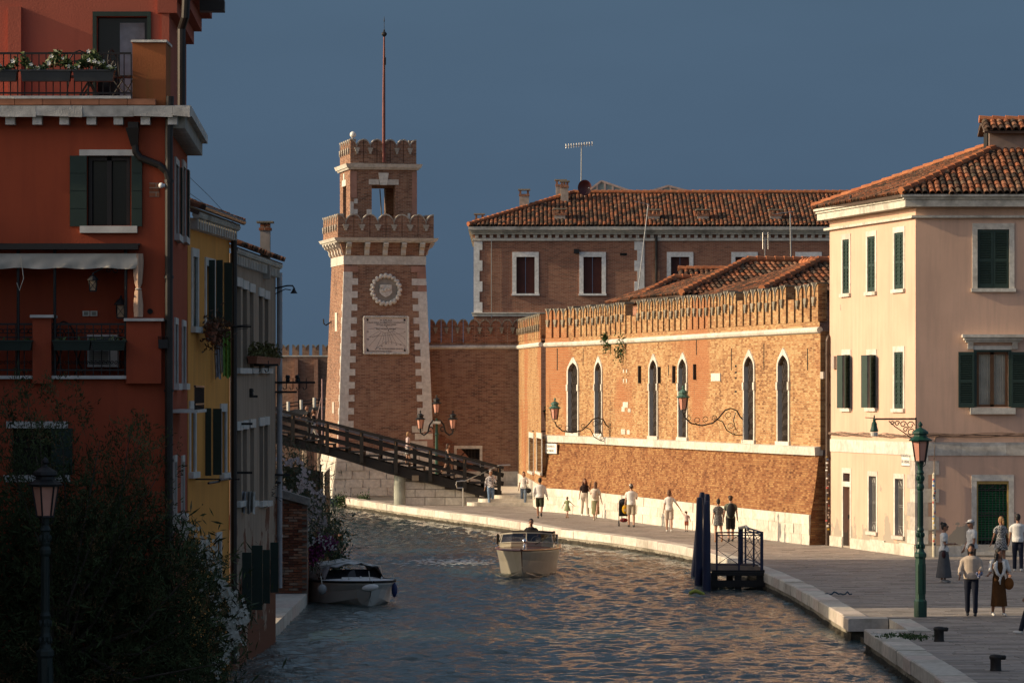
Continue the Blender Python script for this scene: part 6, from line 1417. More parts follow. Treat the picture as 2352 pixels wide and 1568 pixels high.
for k, (u0, u1, v0, v1) in enumerate(((556, 578, 1268, 1410), (578, 603, 1252, 1400), (603, 620, 1262, 1385), (621, 640, 1245, 1360))):
    Yk = fg_(fg_.su(min(u0, 628)), 0, 0).y; MB().hexa([P(u0, v1, Yk), P(u1, v1, Yk), P(u1, v1, Yk) + Vector((0, .06, 0)), P(u0, v1, Yk) + Vector((0, .06, 0)), P(u0, v0, Yk), P(u1, v0, Yk), P(u1, v0, Yk) + Vector((0, .06, 0)), P(u0, v0, Yk) + Vector((0, .06, 0))]).build('shutter', M_darkshut, GH)
for i, (u0, u1, lab) in enumerate(((548, 566, 'blue and white cloth bundle hung at the grey house window rail'), (568, 586, 'crumpled white cloth hung next to the blue one at the grey house'))): hanging(lab, u0, u1, 1128, 1178, 83.5, plain('washed_cloth_%d' % i, (.45, .45, .48) if i == 0 else (.5, .48, .44), .9, 0, .4, 9), 5 + i, .12)
m = MB(); rg = random.Random(8)
for k in range(40): u = rg.uniform(590, 635); v = rg.uniform(1110, 1150); m.beam(P(u, v, 90), P(u + rg.uniform(-18, 18), v + rg.uniform(-6, 12), 90), .012, .012)
m.build('tangled_balcony', M_iron, GH)
m = MB(); 
for u, v0, v1 in ((625, 625, 1040), (590, 860, 920)): m.tube([P(u, v0, 90.4), P(u + 2, (v0 + v1) / 2, 90.4), P(u - 1, v1, 90.4)], .008, 4)
m.build('loose_wire', M_pale, GH)
ow = thing('overhead_wire', 'thin overhead wires slanting from the red house to the yellow roof', 'wire', P(432, 400, 74)); m = MB(); m.tube([P(430, 402, 74), P(480, 450, 76), P(545, 520, 80)], .006, 4); m.tube([P(430, 440, 74), P(475, 472, 76)], .006, 4); m.build('wires', M_iron, ow)

# unseen houses put in on the left bank to throw the long shadows
for nm_, lab, x0, x1, y0, y1, hh_ in (('caster_house', 'plain plastered house behind the grey house, throwing shade over the canal', -24, -10.8, 95.0, 122.6, 11.0), ('caster_house', 'plain plastered house left of the red house, outside the picture', -30, -12.5, 48, 66.55, 9.2)):
    t = thing(nm_, lab, 'house', (x0, y0, 0))
    if x0 == -30 and y0 == 48: MB().box(-14.5, -12.5, 66.58, 66.9, 0, 11.6).build('chimney', M_greyp, t)  # thin slab, not a chimney, added to cut a shadow edge on the red front
    b = MB(); b.box(x0, x1, y0, y1, -.5, hh_); b.build('wall', M_greyp, t); r_ = MB(); xm = (x0 + x1) / 2; r_.prism([(x0 - .3, y0 - .2, hh_), (x1 + .3, y0 - .2, hh_), (xm, y0 - .2, hh_ + 1.6)], (0, y1 - y0 + .4, 0)); r_.build('roof', M_tile, t)
# ================================================================== garden wall, landing, planting beyond the grey house
LD = thing('stone_landing', 'pale stone boat landing at the foot of the grey house', 'landing', (-6.5, 91, -.2))
for k in range(9): y = 91.1 + k * 1.78; MB().box(-7.6, -5.72 - .0, y, y + 1.77, -.52, -.17).build('landing_stone', M_quayst, LD)
MB().box(-7.6, -5.78, 91.1, 107.1, -3, -.525).build('weedy_base', M_algae, LD)
GW = thing('garden_wall', 'old brick garden wall end with sloping stone coping beside the moored boat', 'wall', (-6.2, 107.2, -.2))
M_gbrick = pieces('loose_old_brick', [(0, (.13, .045, .028)), (.5, (.24, .085, .045)), (.85, (.33, .15, .085)), (1, (.36, .27, .2))], var=.4, stain=(.06, .045, .04), stain_amt=.6)
gx0, gx1 = -7.7, -5.72; bm_ = MB().hexa([(-.5, -.5, -.5), (.5, -.5, -.5), (.5, .5, -.5), (-.5, .5, -.5), (-.5, -.5, .5), (.5, -.5, .5), (.5, .5, .5), (-.5, .5, .5)]).mesh('brick_mesh', M_gbrick)
MB().prism([(gx0, 107.23, -.6), (gx1 + .0, 107.23, -.6), (gx1, 107.23, 2.28), (-6.62, 107.23, 2.55), (gx0, 107.23, 2.9)], (0, .3, 0)).build('wall_core', plain('crumbling_mortar', (.20, .16, .13), .95, 0, .25, 5), GW)
rg = random.Random(17); z = -.16; r_ = 0
while z < 2.5:
    x = gx1 - (.0 if r_ % 2 else .13)
    first = True
    while x > -6.75:
        w_ = .25 if not (first and r_ % 2) else .25; xx = x - w_ / 2; first = False
        if z + .07 < (2.28 + (gx1 - xx) * .27): inst(bm_, 'brick', GW, (xx + rg.gauss(0, .004), 107.22 + rg.uniform(-.022, .012), z + .032), Matrix.Rotation(rg.gauss(0, .012), 3, 'Y'), (w_ - rg.uniform(.01, .022), .1, .062 - rg.uniform(0, .008)))
        x -= w_ + .004
    z += .074; r_ += 1
cp = MB(); cp.hexa([(gx1 + .08, 107.05, 2.28), (gx1 + .08, 107.6, 2.28), (-6.62, 107.6, 2.55), (-6.62, 107.05, 2.55), (gx1 + .08, 107.05, 2.48), (gx1 + .08, 107.6, 2.48), (-6.62, 107.6, 2.78), (-6.62, 107.05, 2.78)]); cp.hexa([(-6.625, 107.05, 2.55), (-6.625, 107.6, 2.55), (-7.7, 107.6, 3.1), (-7.7, 107.05, 3.1), (-6.625, 107.05, 2.78), (-6.625, 107.6, 2.78), (-7.7, 107.6, 3.33), (-7.7, 107.05, 3.33)]); cp.build('coping', plain('rough_grey_coping', (.26, .24, .21), .95, 0, .3, 6, bump=.8), GW)
bw = thing('bank_wall', 'damp brick canal wall under the oleanders beyond the moored boat', 'wall', (-6, 115, -.3))
f4 = Fr((-5.72, 107.5), (-6.75, 135)); b = MB(); facade(b, f4, 0, f4.len, -1, 1.1); b.build('wall_face', M_oldbrick, bw, uv=True); MB().fbox(f4, 0, f4.len, -.4, .03, 1.1, 1.2).build('coping', MATS['rough_grey_coping'], bw)
MB().fbox(f4, 5, f4.len, .0, .25, -.9, .1).build('ledge', plain('mossy_render', (.10, .085, .03), .95, 0, .4, 4), bw)
fn = thing('boarded_fence', 'tall dark boarded fence at the far end of the garden bank', 'fence', (-6.8, 136, 0))
f5 = Fr((-7.9, 133.0), (-6.55, 134.5)); rows_ = int(f5.len / .16)
for k in range(rows_): MB().fbox(f5, k * .16, k * .16 + .15, -.02, .02, 0, 2.9 - .25 * (k / rows_) ** 2).build('board', M_timber, fn)
f6 = Fr((-6.55, 134.5), (-6.75, 142)); 
for k in range(int(f6.len / .3)): MB().fbox(f6, k * .3, k * .3 + .29, -.02, .02, -.3, 2.65).build('board', M_timber, fn)
for k in range(3): MB().fbox(f5, k * .85, k * .85 + .08, .02, .06, 0, 2.95).build('post', M_iron, fn)
# ================================================================== wooden footbridge
BY0, BY1 = 187.2, 190.0
WB = thing('wooden_footbridge', 'black timber footbridge with stepped deck rising over the canal beside the tower', 'bridge', (px(1150, BY0), BY0, .5))
XR = px(1152, BY0); 
def dk(x): return .80 + (XR - x) * .257
def bz(x): # underside of the beam
    u = x * FPX / BY0 + CX; t = np.interp(u, [300, 631, 770, 910, 1005, 1130, 1160], [960, 1018, 1049, 1093, 1114, 1145, 1150]); return pz(float(t), BY0)
xs_ = np.linspace(px(380, BY0), XR, 16)
for y in (BY0, BY1 - .18):
    m = MB(); top = [(x, y, dk(x) - .16) for x in xs_]; bot = [(x, y, bz(x)) for x in xs_]; m.prism(bot + top[::-1], (0, .18, 0)); m.build('beam', M_timber, WB)
k = 0; x = XR - .1
while x > px(390, BY0):
    z = dk(x - .36); MB().box(x - .76, x, BY0 - .06, BY1 + .06, z - .06, z).build('step', M_timber, WB); MB().box(x - .04, x, BY0, BY1, z - .2, z - .065).build('riser', M_timber, WB); x -= .735
M_boltwood = plain('worn_post_end', (.24, .15, .08), .8)
for i, y in enumerate((BY0 - .1, BY1 - .05)):
    x = XR - .12 - (.83 if i else 0)
    while x > px(380, BY0):
        p_ = MB().box(x - .09, x + .09, y - .08, y + .08, bz(x) + .12 if not i else dk(x) - .3, dk(x) + .98).build('post', M_timber, WB)
        if not i: MB().box(x - .05, x - .01, y - .095, y - .081, dk(x) + .80, dk(x) + 1.0).build('post_wedge', M_boltwood, p_)
        x -= 1.675
    xl, xr_ = px(380, BY0), XR + .1
    MB().beam((xl, y, dk(xl) + 1.02), (xr_, y, dk(xr_) + 1.02), .26, .09).build('handrail', M_timber, WB)
    for h_, t_ in ((.66, .16), (.24, .16)): MB().beam((xl, y + .1, dk(xl) + h_), (xr_, y + .1, dk(xr_) + h_), .06, t_).build('rail', M_timber, WB)
    MB().tube([(xl, y + .25, dk(xl) + .88), (xr_, y + .25, dk(xr_) + .88)], .025, 6).build('grab_rail', M_steel, WB)
cpx = px(918, 187.4); MB().lathe([(.29, -3), (.29, bz(cpx) + .1)], (cpx, 187.6, 0), 20).build('pillar', plain('green_stained_concrete', (.36, .37, .31), .8, 0, .3, 1.5), WB)
MB().box(px(946, BY0), px(962, BY0), BY0 - .03, BY0 - .005, pz(1104, BY0), pz(1091, BY0)).build('bolt_plate', plain('lime_wood_plate', (.24, .19, .13), .8), WB)
AB = thing('bridge_abutment', 'white stone abutment blocks under the lower end of the footbridge', 'abutment', (-4, 187.4, 0))
b = MB(); xa, xb = px(932, 187.6), XR - 1.1; b.prism([(xa, 187.56, -.02), (xb, 187.56, -.02), (xb, 187.56, bz(xb) - .03), (xa, 187.56, bz(xa) - .03)], (0, 2.2, 0)); b.build('core', plain('abutment_mortar', (.20, .17, .14), .95), AB)
zr = 0.0; i = 0
while zr < 1.9:
    x = px(930, 187.6) + (.0 if i % 2 else -.0); first = True
    while x < XR - 1.2:
        wd = .5 if (i % 2 and first) else .98; first = False; x1 = x + wd; t0, t1 = bz(x) - .0, bz(x1) - .0; z1 = zr + .385
        if min(t0, t1) > zr + .1: MB().hexa([(x + .014, 187.5, zr + .01), (x1 - .014, 187.5, zr + .01), (x1 - .014, 188.2, zr + .01), (x + .014, 188.2, zr + .01), (x + .014, 187.5, min(z1, t0) - .012), (x1 - .014, 187.5, min(z1, t1) - .012), (x1 - .014, 188.2, min(z1, t1) - .012), (x + .014, 188.2, min(z1, t0) - .012)]).build('abutment_block', M_stone, AB)
        x = x1
    zr += .39; i += 1
QS = thing('quay_steps', 'three broad pale stone steps with rounded ends leading up to the footbridge', 'steps', (-.5, 186, 0))
for k, (xl, y) in enumerate(((px(1072, 186.2), 185.9), (px(1098, 186.6), 186.35), (px(1130, 187), 186.8))):
    z0, z1 = .168 * k - (.03 if k == 0 else -.002), .168 * (k + 1); pts = [(xl + .5 - .5 * math.sin(a), y + .9 - .9 * math.cos(a), z0) for a in np.linspace(math.pi / 2, 0, 7)] + [(1.25, y, z0), (1.25, 206, z0), (xl, 206, z0)]
    MB().prism(pts, (0, 0, z1 - z0)).build('step', M_stone, QS)
hr = thing('steel_handrail', 'looped grey steel handrail at the foot of the footbridge', 'handrail', P(1061, 1163, 185.6)); Yh = 185.7; q = [P(1063, 1162, Yh), P(1063, 1120, Yh), P(1050, 1120, Yh), P(1047, 1112, Yh), P(1049, 1105, Yh), P(1060, 1104, Yh), P(1068, 1104, Yh), P(1110, 1085, 187), P(1146, 1068, 188), P(1172, 1067, 188)]
MB().tube(q[:2], .03, 8).build('post', M_steel, hr); MB().tube(q[1:], .028, 8).build('rail', M_steel, hr)

# ================================================================== far side of the basin
FW = thing('far_wall', 'distant brick arsenal wall with swallowtail battlements across the basin', 'wall', (-24, 300, 0)); Yf = 300.0
b = MB(); xf0, xf1 = px(540, Yf), px(800, Yf); zf = pz(819, Yf); b.box(xf0, xf1, Yf, Yf + 1, -1, zf); b.build('wall_face', M_towerbrick, FW, uv=True)
for k, u in enumerate((654, 676, 700, 722, 744)): MB().box(px(u, Yf), px(u + 9, Yf), Yf - .5, Yf, -1, zf - .2).build('pier', M_housebrick, FW, uv=True) if k % 2 else None
MB().box(xf0, xf1, Yf - .08, Yf + 1, zf + .002, zf + .1).build('coping', M_cornice, FW)
u = 610
while u < 790:
    merlon_at(FW, (px(u, Yf), Yf, 0), (1, 0, 0), (0, -1, 0), zf + .1, .56, .80, .3, M_towerbrick, M_mcap, detail=False); u += 23
FB = thing('far_bridge', 'small distant bridge with white posts in front of the far brick wall', 'bridge', (-22, 286, 0)); Yb = 286.0
pts = [(u, np.interp(u, [560, 660, 720, 760, 800], [975, 941, 931, 934, 945])) for u in range(560, 801, 12)]
b = MB(); b.prism([(px(u, Yb), Yb, pz(v + 2, Yb)) for u, v in pts] + [(px(u, Yb), Yb, pz(v + 16 if u < 706 else v + 8 + max(0, abs(u - 745) - 25) * 1.4, Yb)) for u, v in pts[::-1]], (0, 3, 0)); b.build('deck', plain('far_bridge_grey', (.16, .14, .125), .9), FB)
b = MB(); b.box(px(560, Yb), px(706, Yb), Yb + .3, Yb + 3, -2, pz(955, Yb)); b.build('abutment', M_towerbrick, FB, uv=True)
for u, v in ((662, 922), (692, 918), (722, 913), (752, 913)): MB().tube([P(u, v + 22, Yb - .2), P(u, v, Yb - .2)], .12, 8).build('post', M_trim, FB)
m = MB()
for v in (0, 8): m.tube([P(600, 945 + v, Yb - .1), P(662, 926 + v, Yb - .1), P(722, 917 + v, Yb - .1), P(790, 922 + v, Yb - .1)], .04, 4)
m.build('railing', M_iron, FB)
for i, (u, v0, Y, r_) in enumerate(((703, 1034, 250, .28), (733, 1042, 247, .12), (741, 1044, 247, .12))):
    m = MB(); m.tube([P(u, v0 - (0 if i == 0 else 6), Y), (px(u, Y), Y, -2)], r_, 9); m.solo('mooring_pile', plain('weathered_pile', (.26, .20, .15), .9), ('thick weathered pile standing in the basin under the footbridge', 'thin left pile of the pair beside the tower plinth', 'thin right pile of the pair touching the tower plinth')[i], 'pile', loc=(px(u, Y), Y, -2))
m = MB(); m.tube([P(740, 870, 270), P(740, 1000, 270)], .05, 6); m.tube([P(733, 930, 270), P(740, 905, 270), P(728, 960, 270)], .015, 4); m.solo('boat_mast', plain('pink_mast', (.4, .24, .22), .5), 'slim pinkish mast rising beyond the footbridge beside the tower', 'mast')

# ================================================================== mooring poles and blue pontoon
for i, (ut, vt, ub, vb, r_, lab) in enumerate(((1607, 1144, 1604.5, 1344, .115, 'navy mooring pole nearest the viewer on the left of its cluster'), (1623.5, 1153, 1623, 1355, .115, 'shortest navy mooring pole, at the front right of its cluster'), (1613, 1132, 1595, 1322, .11, 'tallest navy mooring pole, leaning at the back left of its cluster'), (1624.5, 1136, 1621, 1330, .11, 'navy mooring pole at the back right of its cluster beside the pontoon'))):
    Y = FPX * (H - WATER) / (vb - HY); a, t_ = P(ub, vb, Y), P(ut, vt, Y); d = (a - t_); m = MB(); m.tube([t_ + d * 1.35, t_ + d, t_ + d * .35, t_ + d * .03, t_, t_ - d * .012], [r_ * 1.15, r_ * 1.1, r_, r_ * .85, r_ * .72, r_ * .62], 14); m.solo('mooring_pole', M_navy, lab, 'mooring pole', loc=tuple(a), smooth=True, group='navy mooring poles by the pontoon')
m = MB(); c = Vector((px(1596, 113), 113, -.47))
for k in range(9): m.ball(c + Vector((-.12 + .045 * k, .0, .02 + .05 * math.sin(k * .5))), (.06, .09, .06), 7, 5)
m.solo('rope_fender', plain('yellow_green_rope', (.34, .36, .06), .9, 0, .3, 12), 'yellow green rope fender floating at the foot of the navy poles', 'fender', smooth=True)
PT = thing('pontoon', 'dark timber pontoon landing with navy steel railings at the quay edge', 'landing stage', (6.8, 117, -.5))
X0, X1, Y0_, Y1_ = px(1634, 116), 7.62, 115.8, 120.6
nb = 10
for k in range(nb): MB().box(X0 + .0, X1, Y0_ + (Y1_ - Y0_) * k / nb + .005, Y0_ + (Y1_ - Y0_) * (k + 1) / nb - .01, .03, .09).build('deck_board', M_timber, PT)
MB().box(X0, X1, Y0_ - .05, Y0_ + .1, -.08, .028).box(X0, X1, Y1_ - .1, Y1_, -.08, .028).build('edge_beam', M_timber, PT)
MB().box(X0, X1, Y0_ - .06, Y0_ + .12, -.42, -.22).build('lower_beam', M_timber, PT)
for x in (X0 + .08, (X0 + X1) / 2, X1 - .14):
    for y in (Y0_ + .1, Y1_ - .2): MB().box(x - .1, x + .1, y - .1, y + .1, -2.2, -.0).build('pile', M_timber, PT)
xr0 = px(1646, 116)
def steel_side(a, b_):
    m = MB(); a, b_ = Vector(a), Vector(b_); up = Vector((0, 0, 1)); 
    for h_ in (.16, 1.13, 1.05): m.tube([a + up * h_, b_ + up * h_], .026 if h_ > 1.1 else .018, 6)
    md = (a + b_) / 2
    for q, e in ((a, md), (md, b_)):
        m.tube([q + up * .16, e + up * .62, q + up * 1.05], .014, 5); m.tube([e + up * .16, q + up * .62, e + up * 1.05], .014, 5)
    r_ = m.build('railing', M_navy, PT)
    for q in (a, md, b_): MB().tube([q, q + up * 1.15], .03, 8).build('railing_post', M_navy, r_)
steel_side((xr0, Y0_ + .1, .09), (X1 - .1, Y0_ + .1, .09)); steel_side((X1 - .06, Y0_ + .15, .09), (X1 - .3, Y1_ - .2, .09)); steel_side((px(1698, 120.4), Y1_ - .15, .09), (X1 - .4, Y1_ - .15, .09))
m = MB(); m.tube([(X1 - .5, Y1_ - .2, 1.2), (X1 - .3, Y1_ - .5, 1.26), (X1 - .25, Y1_ - .9, 1.2)], .05, 7); m.solo('rope_coil', M_canvas, 'pale rope tied on the corner of the pontoon railing', 'rope')

# ================================================================== lanterns
def lantern(parent, c, s, cap_mat, glass=None, fin=True, name=None):
    """tapered six-sided venetian lantern; c = bottom of the glass"""
    c = Vector(c); P6 = lambda r, z, k: c + Vector((r * math.cos(k * math.pi / 3 + .3), r * math.sin(k * math.pi / 3 + .3), z)); r0, r1, h_ = .135 * s, .215 * s, .50 * s
    m = MB()
    for k in range(6): m.beam(P6(r0, 0, k), P6(r1, h_, k), .022 * s, .022 * s); m.beam(P6(r0, 0, k), P6(r0, 0, k + 1), .03 * s, .03 * s); m.beam(P6(r1, h_, k), P6(r1, h_, k + 1), .035 * s, .04 * s)
    for k in range(3): m.tube([c + Vector((0, 0, -.16 * s)), P6(.12 * s, -.09 * s, k * 2), P6(r0, 0, k * 2)], .012 * s, 5)
    f = m.build('lantern_frame', M_iron, parent)
    for k in range(6): MB().quad(P6(r0 * .96, .01, k), P6(r0 * .96, .01, k + 1), P6(r1 * .96, h_, k + 1), P6(r1 * .96, h_, k)).build('glass_pane', glass or M_pinkglass, f)
    m = MB(); m.lathe([(.275 * s, h_ - .01), (.285 * s, h_ + .02), (.20 * s, h_ + .07), (.16 * s, h_ + .10), (.155 * s, h_ + .14), (.20 * s, h_ + .17), (.19 * s, h_ + .22), (.10 * s, h_ + .28), (.035 * s, h_ + .31), (.03 * s, h_ + .34), (.055 * s, h_ + .37), (.05 * s, h_ + .41), (.01 * s, h_ + .46)], c, 12)
    m.build('lantern_cap', cap_mat, f, smooth=False); return f
def lamp_post(name, label, base, htot, s, mat, cap):
    t = thing(name, label, 'street lamp', base); c = Vector(base); k = htot / 4.7
    KR = .60; LA = lambda pr: [(r_ * KR, z) for r_, z in pr]
    b_ = MB(); b_.lathe(LA([(.27, 0), (.27, .38), (.21, .43), (.21, 1.42), (.255, 1.46), (.25, 1.53), (.19, 1.57)]), c, 8); b_.build('pedestal', mat, t)
    for q in (0, 1, 2, 7): a = q * math.pi / 4 - math.pi / 2 + 0; d_ = Vector((math.cos(a), math.sin(a), 0)); e = Vector((-d_.y, d_.x, 0)); MB().obox(c + d_ * .198 * KR + Vector((0, 0, .92)), e * .035, d_ * .01, Vector((0, 0, .36))).build('panel', mat, t)
    sh_ = MB(); sh_.lathe(LA([(.17, 1.57), (.12, 1.68), (.15, 1.76), (.13, 1.82), (.125, 2.05), (.15, 2.1), (.115, 2.16), (.105, 3.05), (.15, 3.1), (.155, 3.16), (.11, 3.22), (.13, 3.27), (.12, 3.45), (.16, 3.48), (.10, 3.55), (.115, 3.68), (.075, 3.85), (.05, 3.98)]), c, 16)
    shf = sh_.build('shaft', mat, t)
    for q in range(12): a = q * math.pi / 6; d_ = Vector((math.cos(a), math.sin(a), 0)); MB().beam(c + d_ * .113 * KR + Vector((0, 0, 2.2)), c + d_ * .106 * KR + Vector((0, 0, 3.02)), .010, .010).build('flute', mat, shf)
    lf_ = MB()
    for q in range(8):
        a = q * math.pi / 4
        for z, r_ in ((1.98, .14), (1.70, .15), (3.35, .135), (3.72, .105)): r_ *= KR; lf_.ball(c + Vector((r_ * math.cos(a), r_ * math.sin(a), z)), (.024, .024, .06), 6, 4)
    lf_.build('leaf_ornament', mat, shf, kind='stuff'); lantern(t, c + Vector((0, 0, htot - .46 * 1 - .5 * s - .0)), s, cap); return t
g_ = G(2114, 1416); lamp_post('street_lamp', 'tall green cast iron lamp post with pink lantern on the right quay', (g_.x, g_.y, 0), 4.72, 1.0, M_lampgreen, M_lampgreen)
lamp_post('street_lamp', 'black lamp post with pink lantern in front of the dark tree', (px(104, 62), 62, -.30), 4.66, 1.0, plain('black_green_paint', (.012, .022, .02), .5), M_iron)
# triple lamp beside the tower
Yt = 196.0; c = Vector((px(1003, Yt), Yt, .3)); TL = thing('triple_lamp', 'green lamp post with three pink lanterns between tower and footbridge', 'street lamp', c)
zc = pz(1000, Yt); m = MB(); m.lathe([(.17, 0), (.15, .8), (.09, .9), (.08, zc - .3)], c, 10); m.lathe([(.08, zc - .3), (.12, zc - .25), (.07, zc - .1), (.06, pz(960, Yt) - .3)], c, 10); m.build('shaft', M_lampgreen, TL)
for sg in (-1, 1):
    ux = 1003 + sg * 37.5; e = P(ux, 984, Yt); m = MB(); m.tube([Vector((c.x, Yt, pz(967, Yt))), P(1003 + sg * 9, 966, Yt), P(1003 + sg * 16, 975, Yt), P(1003 + sg * 20, 992, Yt), P(1003 + sg * 29, 999, Yt), P(1003 + sg * 37, 994, Yt), e], .045, 7); m.tube([P(1003 + sg * 14, 985, Yt) + Vector((.12 * math.cos(a), 0, .12 * math.sin(a))) for a in np.linspace(0, 5, 9)], .03, 5); m.build('arm', M_iron, TL); lantern(TL, e, .95, M_iron)
lantern(TL, P(1003, 948, Yt), .95, M_iron); MB().box(c.x - .2, c.x + .2, Yt - .14, Yt - .1, pz(973, Yt), pz(967, Yt)).build('number_plate', M_trim, TL)
# two wall lamps on long scrolled brackets (they stand out square to the sunlit wall)
def wall_lamp(label, ul, vl, ur, vr, s, cap):
    s_ = s_of_u(ur); p, t_ = WA(s_); n = Vector((t_.y, -t_.x, 0)); k = (ul - CX) / FPX
    dd = (p.x - k * p.y) / (k * n.y - n.x); f2 = Fr((p.x, p.y), (p.x + n.x, p.y + n.y)); Yl = p.y + n.y * dd; t = thing('wall_lamp', label, 'street lamp', P(ul, vl, Yl))
    A = lambda fx, z: p + n * (dd * fx) + Vector((0, 0, z)); zl = pz(vl, Yl); zr_ = pz(vr, p.y); w_ = dd
    pts = [(1.0, zl - .12), (.97, zl - .30), (.86, zl - .52), (.68, zl - .60), (.5, zl - .50), (.40, zl - .30), (.30, zl - .02), (.2, zl + .06), (.10, zl - .03), (.05, zl - .25), (0, zl - .36)]
    m = MB(); m.tube([A(*q) for q in pts], .027, 6); m.tube([A(.42, zl - .38), A(.34, zl - .45), (A(.27, zl - .78)), A(.15, zl - .95), A(0, zl - .98)], .022, 6)
    for fx, z, r_ in ((.9, zl - .33, .10), (.76, zl - .40, .12), (.62, zl - .36, .12), (.47, zl - .3, .1), (.24, zl - .2, .13), (.2, zl - .62, .13), (.12, zl - .82, .1)):
        m.tube([A(fx, z) + n * (r_ * math.cos(a) * (1 - a / 11)) + Vector((0, 0, r_ * math.sin(a) * (1 - a / 11))) for a in np.linspace(-1.5, 5.5, 14)], .012, 4)
    m.tube([A(.12, zl - .1), A(.16, zl - .4), A(.12, zl - .75)], .018, 4)
    m.build('scroll_bracket', M_iron, t); lantern(t, A(1.0, zl), s, cap); return t
wall_lamp('wall lamp with verdigris cap on a long scroll bracket by the second arched window', 1274.5, 962, 1398, 985, .95, M_copper); wall_lamp('wall lamp on a long scroll bracket in front of the fourth arched window', 1569, 941, 1706, 963, .95, M_copper)
Yq = 186.0; t = thing('wall_lamp', 'smaller verdigris wall lamp on a short curled bracket at the wall corner', 'street lamp', P(1258, 970, Yq)); m = MB(); m.tube([P(1258, 972, Yq), P(1262, 978, Yq), P(1270, 982, Yq), P(1274, 974, Yq)], .04, 6); m.tube([P(1258, 975, Yq), P(1263, 990, Yq), (.98, 186.3, pz(990, Yq))], .03, 5); m.build('bracket', M_iron, t); lantern(t, P(1258, 966, Yq), .9, M_copper)
# bracket lamp on the corner of the peach house
t = thing('bracket_lamp', 'green bell lamp hanging from an ornate iron bracket on the peach house corner', 'street lamp', P(2008, 985, 127)); Yc = 127.2; a = Vector((13.38, Yc, pz(965, Yc)))
e = P(1990, 960, Yc); lx = px(2008, Yc); zz = pz(962, Yc); m = MB(); m.tube([a + Vector((0, 0, .05)), (lx, Yc, zz)], .03, 7); m.tube([(lx, Yc, zz + .03), (lx - .3, Yc, zz + .05)], .014, 5); m.tube([a + Vector((0, 0, .1)), a + Vector((0, 0, -.62))], .025, 5)
for k, (ox, oz, r_) in enumerate(((-.18, -.16, .13), (-.42, -.13, .11), (-.16, -.40, .13), (-.62, -.10, .09), (-.34, -.30, .09), (-.78, -.09, .07))): m.tube([a + Vector((ox + r_ * math.cos(q) * (1 - q / 12), 0, oz + r_ * math.sin(q) * (1 - q / 12))) for q in np.linspace(0, 7, 16)], .017, 4)
m.tube([a + Vector((-.9, 0, -.02)), a + Vector((-.7, 0, -.2)), a + Vector((-.4, 0, -.4)), a + Vector((-.1, 0, -.62))], .018, 5); m.build('scroll_bracket', M_iron, t)
MB().lathe([(.13, -.40), (.14, -.36), (.10, -.22), (.09, -.12), (.05, -.06), (.05, .02), (.02, .05), (.03, .1), (.01, .16)], (lx, Yc, zz - .02), 12).build('housing', M_lampgreen, t); MB().lathe([(.02, -.56), (.12, -.54), (.13, -.41)], (lx, Yc, zz - .02), 12).build('glass', plain('frosted_glass', (.6, .58, .52), .3), t)
# street name signs
def street_sign(label, f, a0, a1, z0, z1, d, size):
    m = MB(); m.fbox(f, a0, a1, d - .03, d, z0, z1); t = m.solo('street_sign', plain('white_painted_sign', (.74, .71, .66), .8, 0, .05, 2), label, 'sign', loc=tuple(f((a0 + a1) / 2, d, z0)))
    fr_ = MB(); 
    for q in ((a0, a1, z0, z0 + .015), (a0, a1, z1 - .015, z1), (a0, a0 + .015, z0 + .015, z1 - .015), (a1 - .015, a1, z0 + .015, z1 - .015)): fr_.fbox(f, q[0], q[1], d, d + .004, q[2], q[3])
    fr_.build('border', M_letter, t); sx = .92
    for i, tx in enumerate(('FONDAMENTA', "DE L'ARSENAL")):
        z = z1 - (z1 - z0) * (.40 if i == 0 else .80); text_on(t, tx, f((a0 + a1) / 2, d + .003, z), f.t, (0, 0, 1), size, M_letter, depth=.002, sx=sx * (1.12 if i == 0 else .98))
o = fl.rect(2072, 2092, 1035, 1070); street_sign("street sign reading FONDAMENTA DE L'ARSENAL on the peach house", fl, o[0], o[1], o[2], o[3], .03, .145)
p0, t0 = WA(.35); n0 = Vector((t0.y, -t0.x, 0)); p1, _ = WA(1.9); f7 = Fr((p0 + n0 * .17).to_2d(), (p1 + n0 * .17).to_2d()); z0, z1 = pz(1041, 178), pz(1017, 178); street_sign("street sign reading FONDAMENTA DE L'ARSENAL at the left end of the sunlit wall", f7, 0, f7.len, z0, z1, .05, .15)

# ================================================================== bollards, rope, weeds on the quay
for u, v, lab in ((2157, 1472, 'short black iron bollard nearer the boat steps'), (2287, 1540, 'short black iron bollard nearest the viewer')):
    g = G(u, v); t = thing('bollard', lab, 'bollard', g, group='black bollards on the quay'); m = MB(); m.lathe([(.125, -.02), (.112, .02), (.105, .06), (.105, .21), (.125, .25), (.125, .285), (.10, .315), (.03, .325)], g, 18); m.tube([g + Vector((.03, 0, .265)), g + Vector((.17, -.02, .265)), g + Vector((.195, -.02, .26))], [.048, .048, .035], 10); m.build('body', plain('worn_black_iron', (.022, .02, .019), .55, .3, .4, 12), t, smooth=True)
g = G(1925, 1366); m = MB(); m.tube([g + Vector((-.35 + .06 * k, .03 * math.sin(k * 1.3), .03 + .012 * math.sin(k * 2.1) + (.05 if k in (4, 5, 10) else 0))) for k in range(13)], .022, 6); m.solo('rope_end', plain('blue_rope', (.02, .06, .10), .8), 'short blue rope end lying on the pavement near the quay edge', 'rope')
weed_clump('green grass strip growing behind the quay edge by the boat steps', G(2082, 1464) + Vector((0, 0, .03)), (.55, .9, .05), 420, M_weed, .06, seed=31, nm_='grass_tuft')
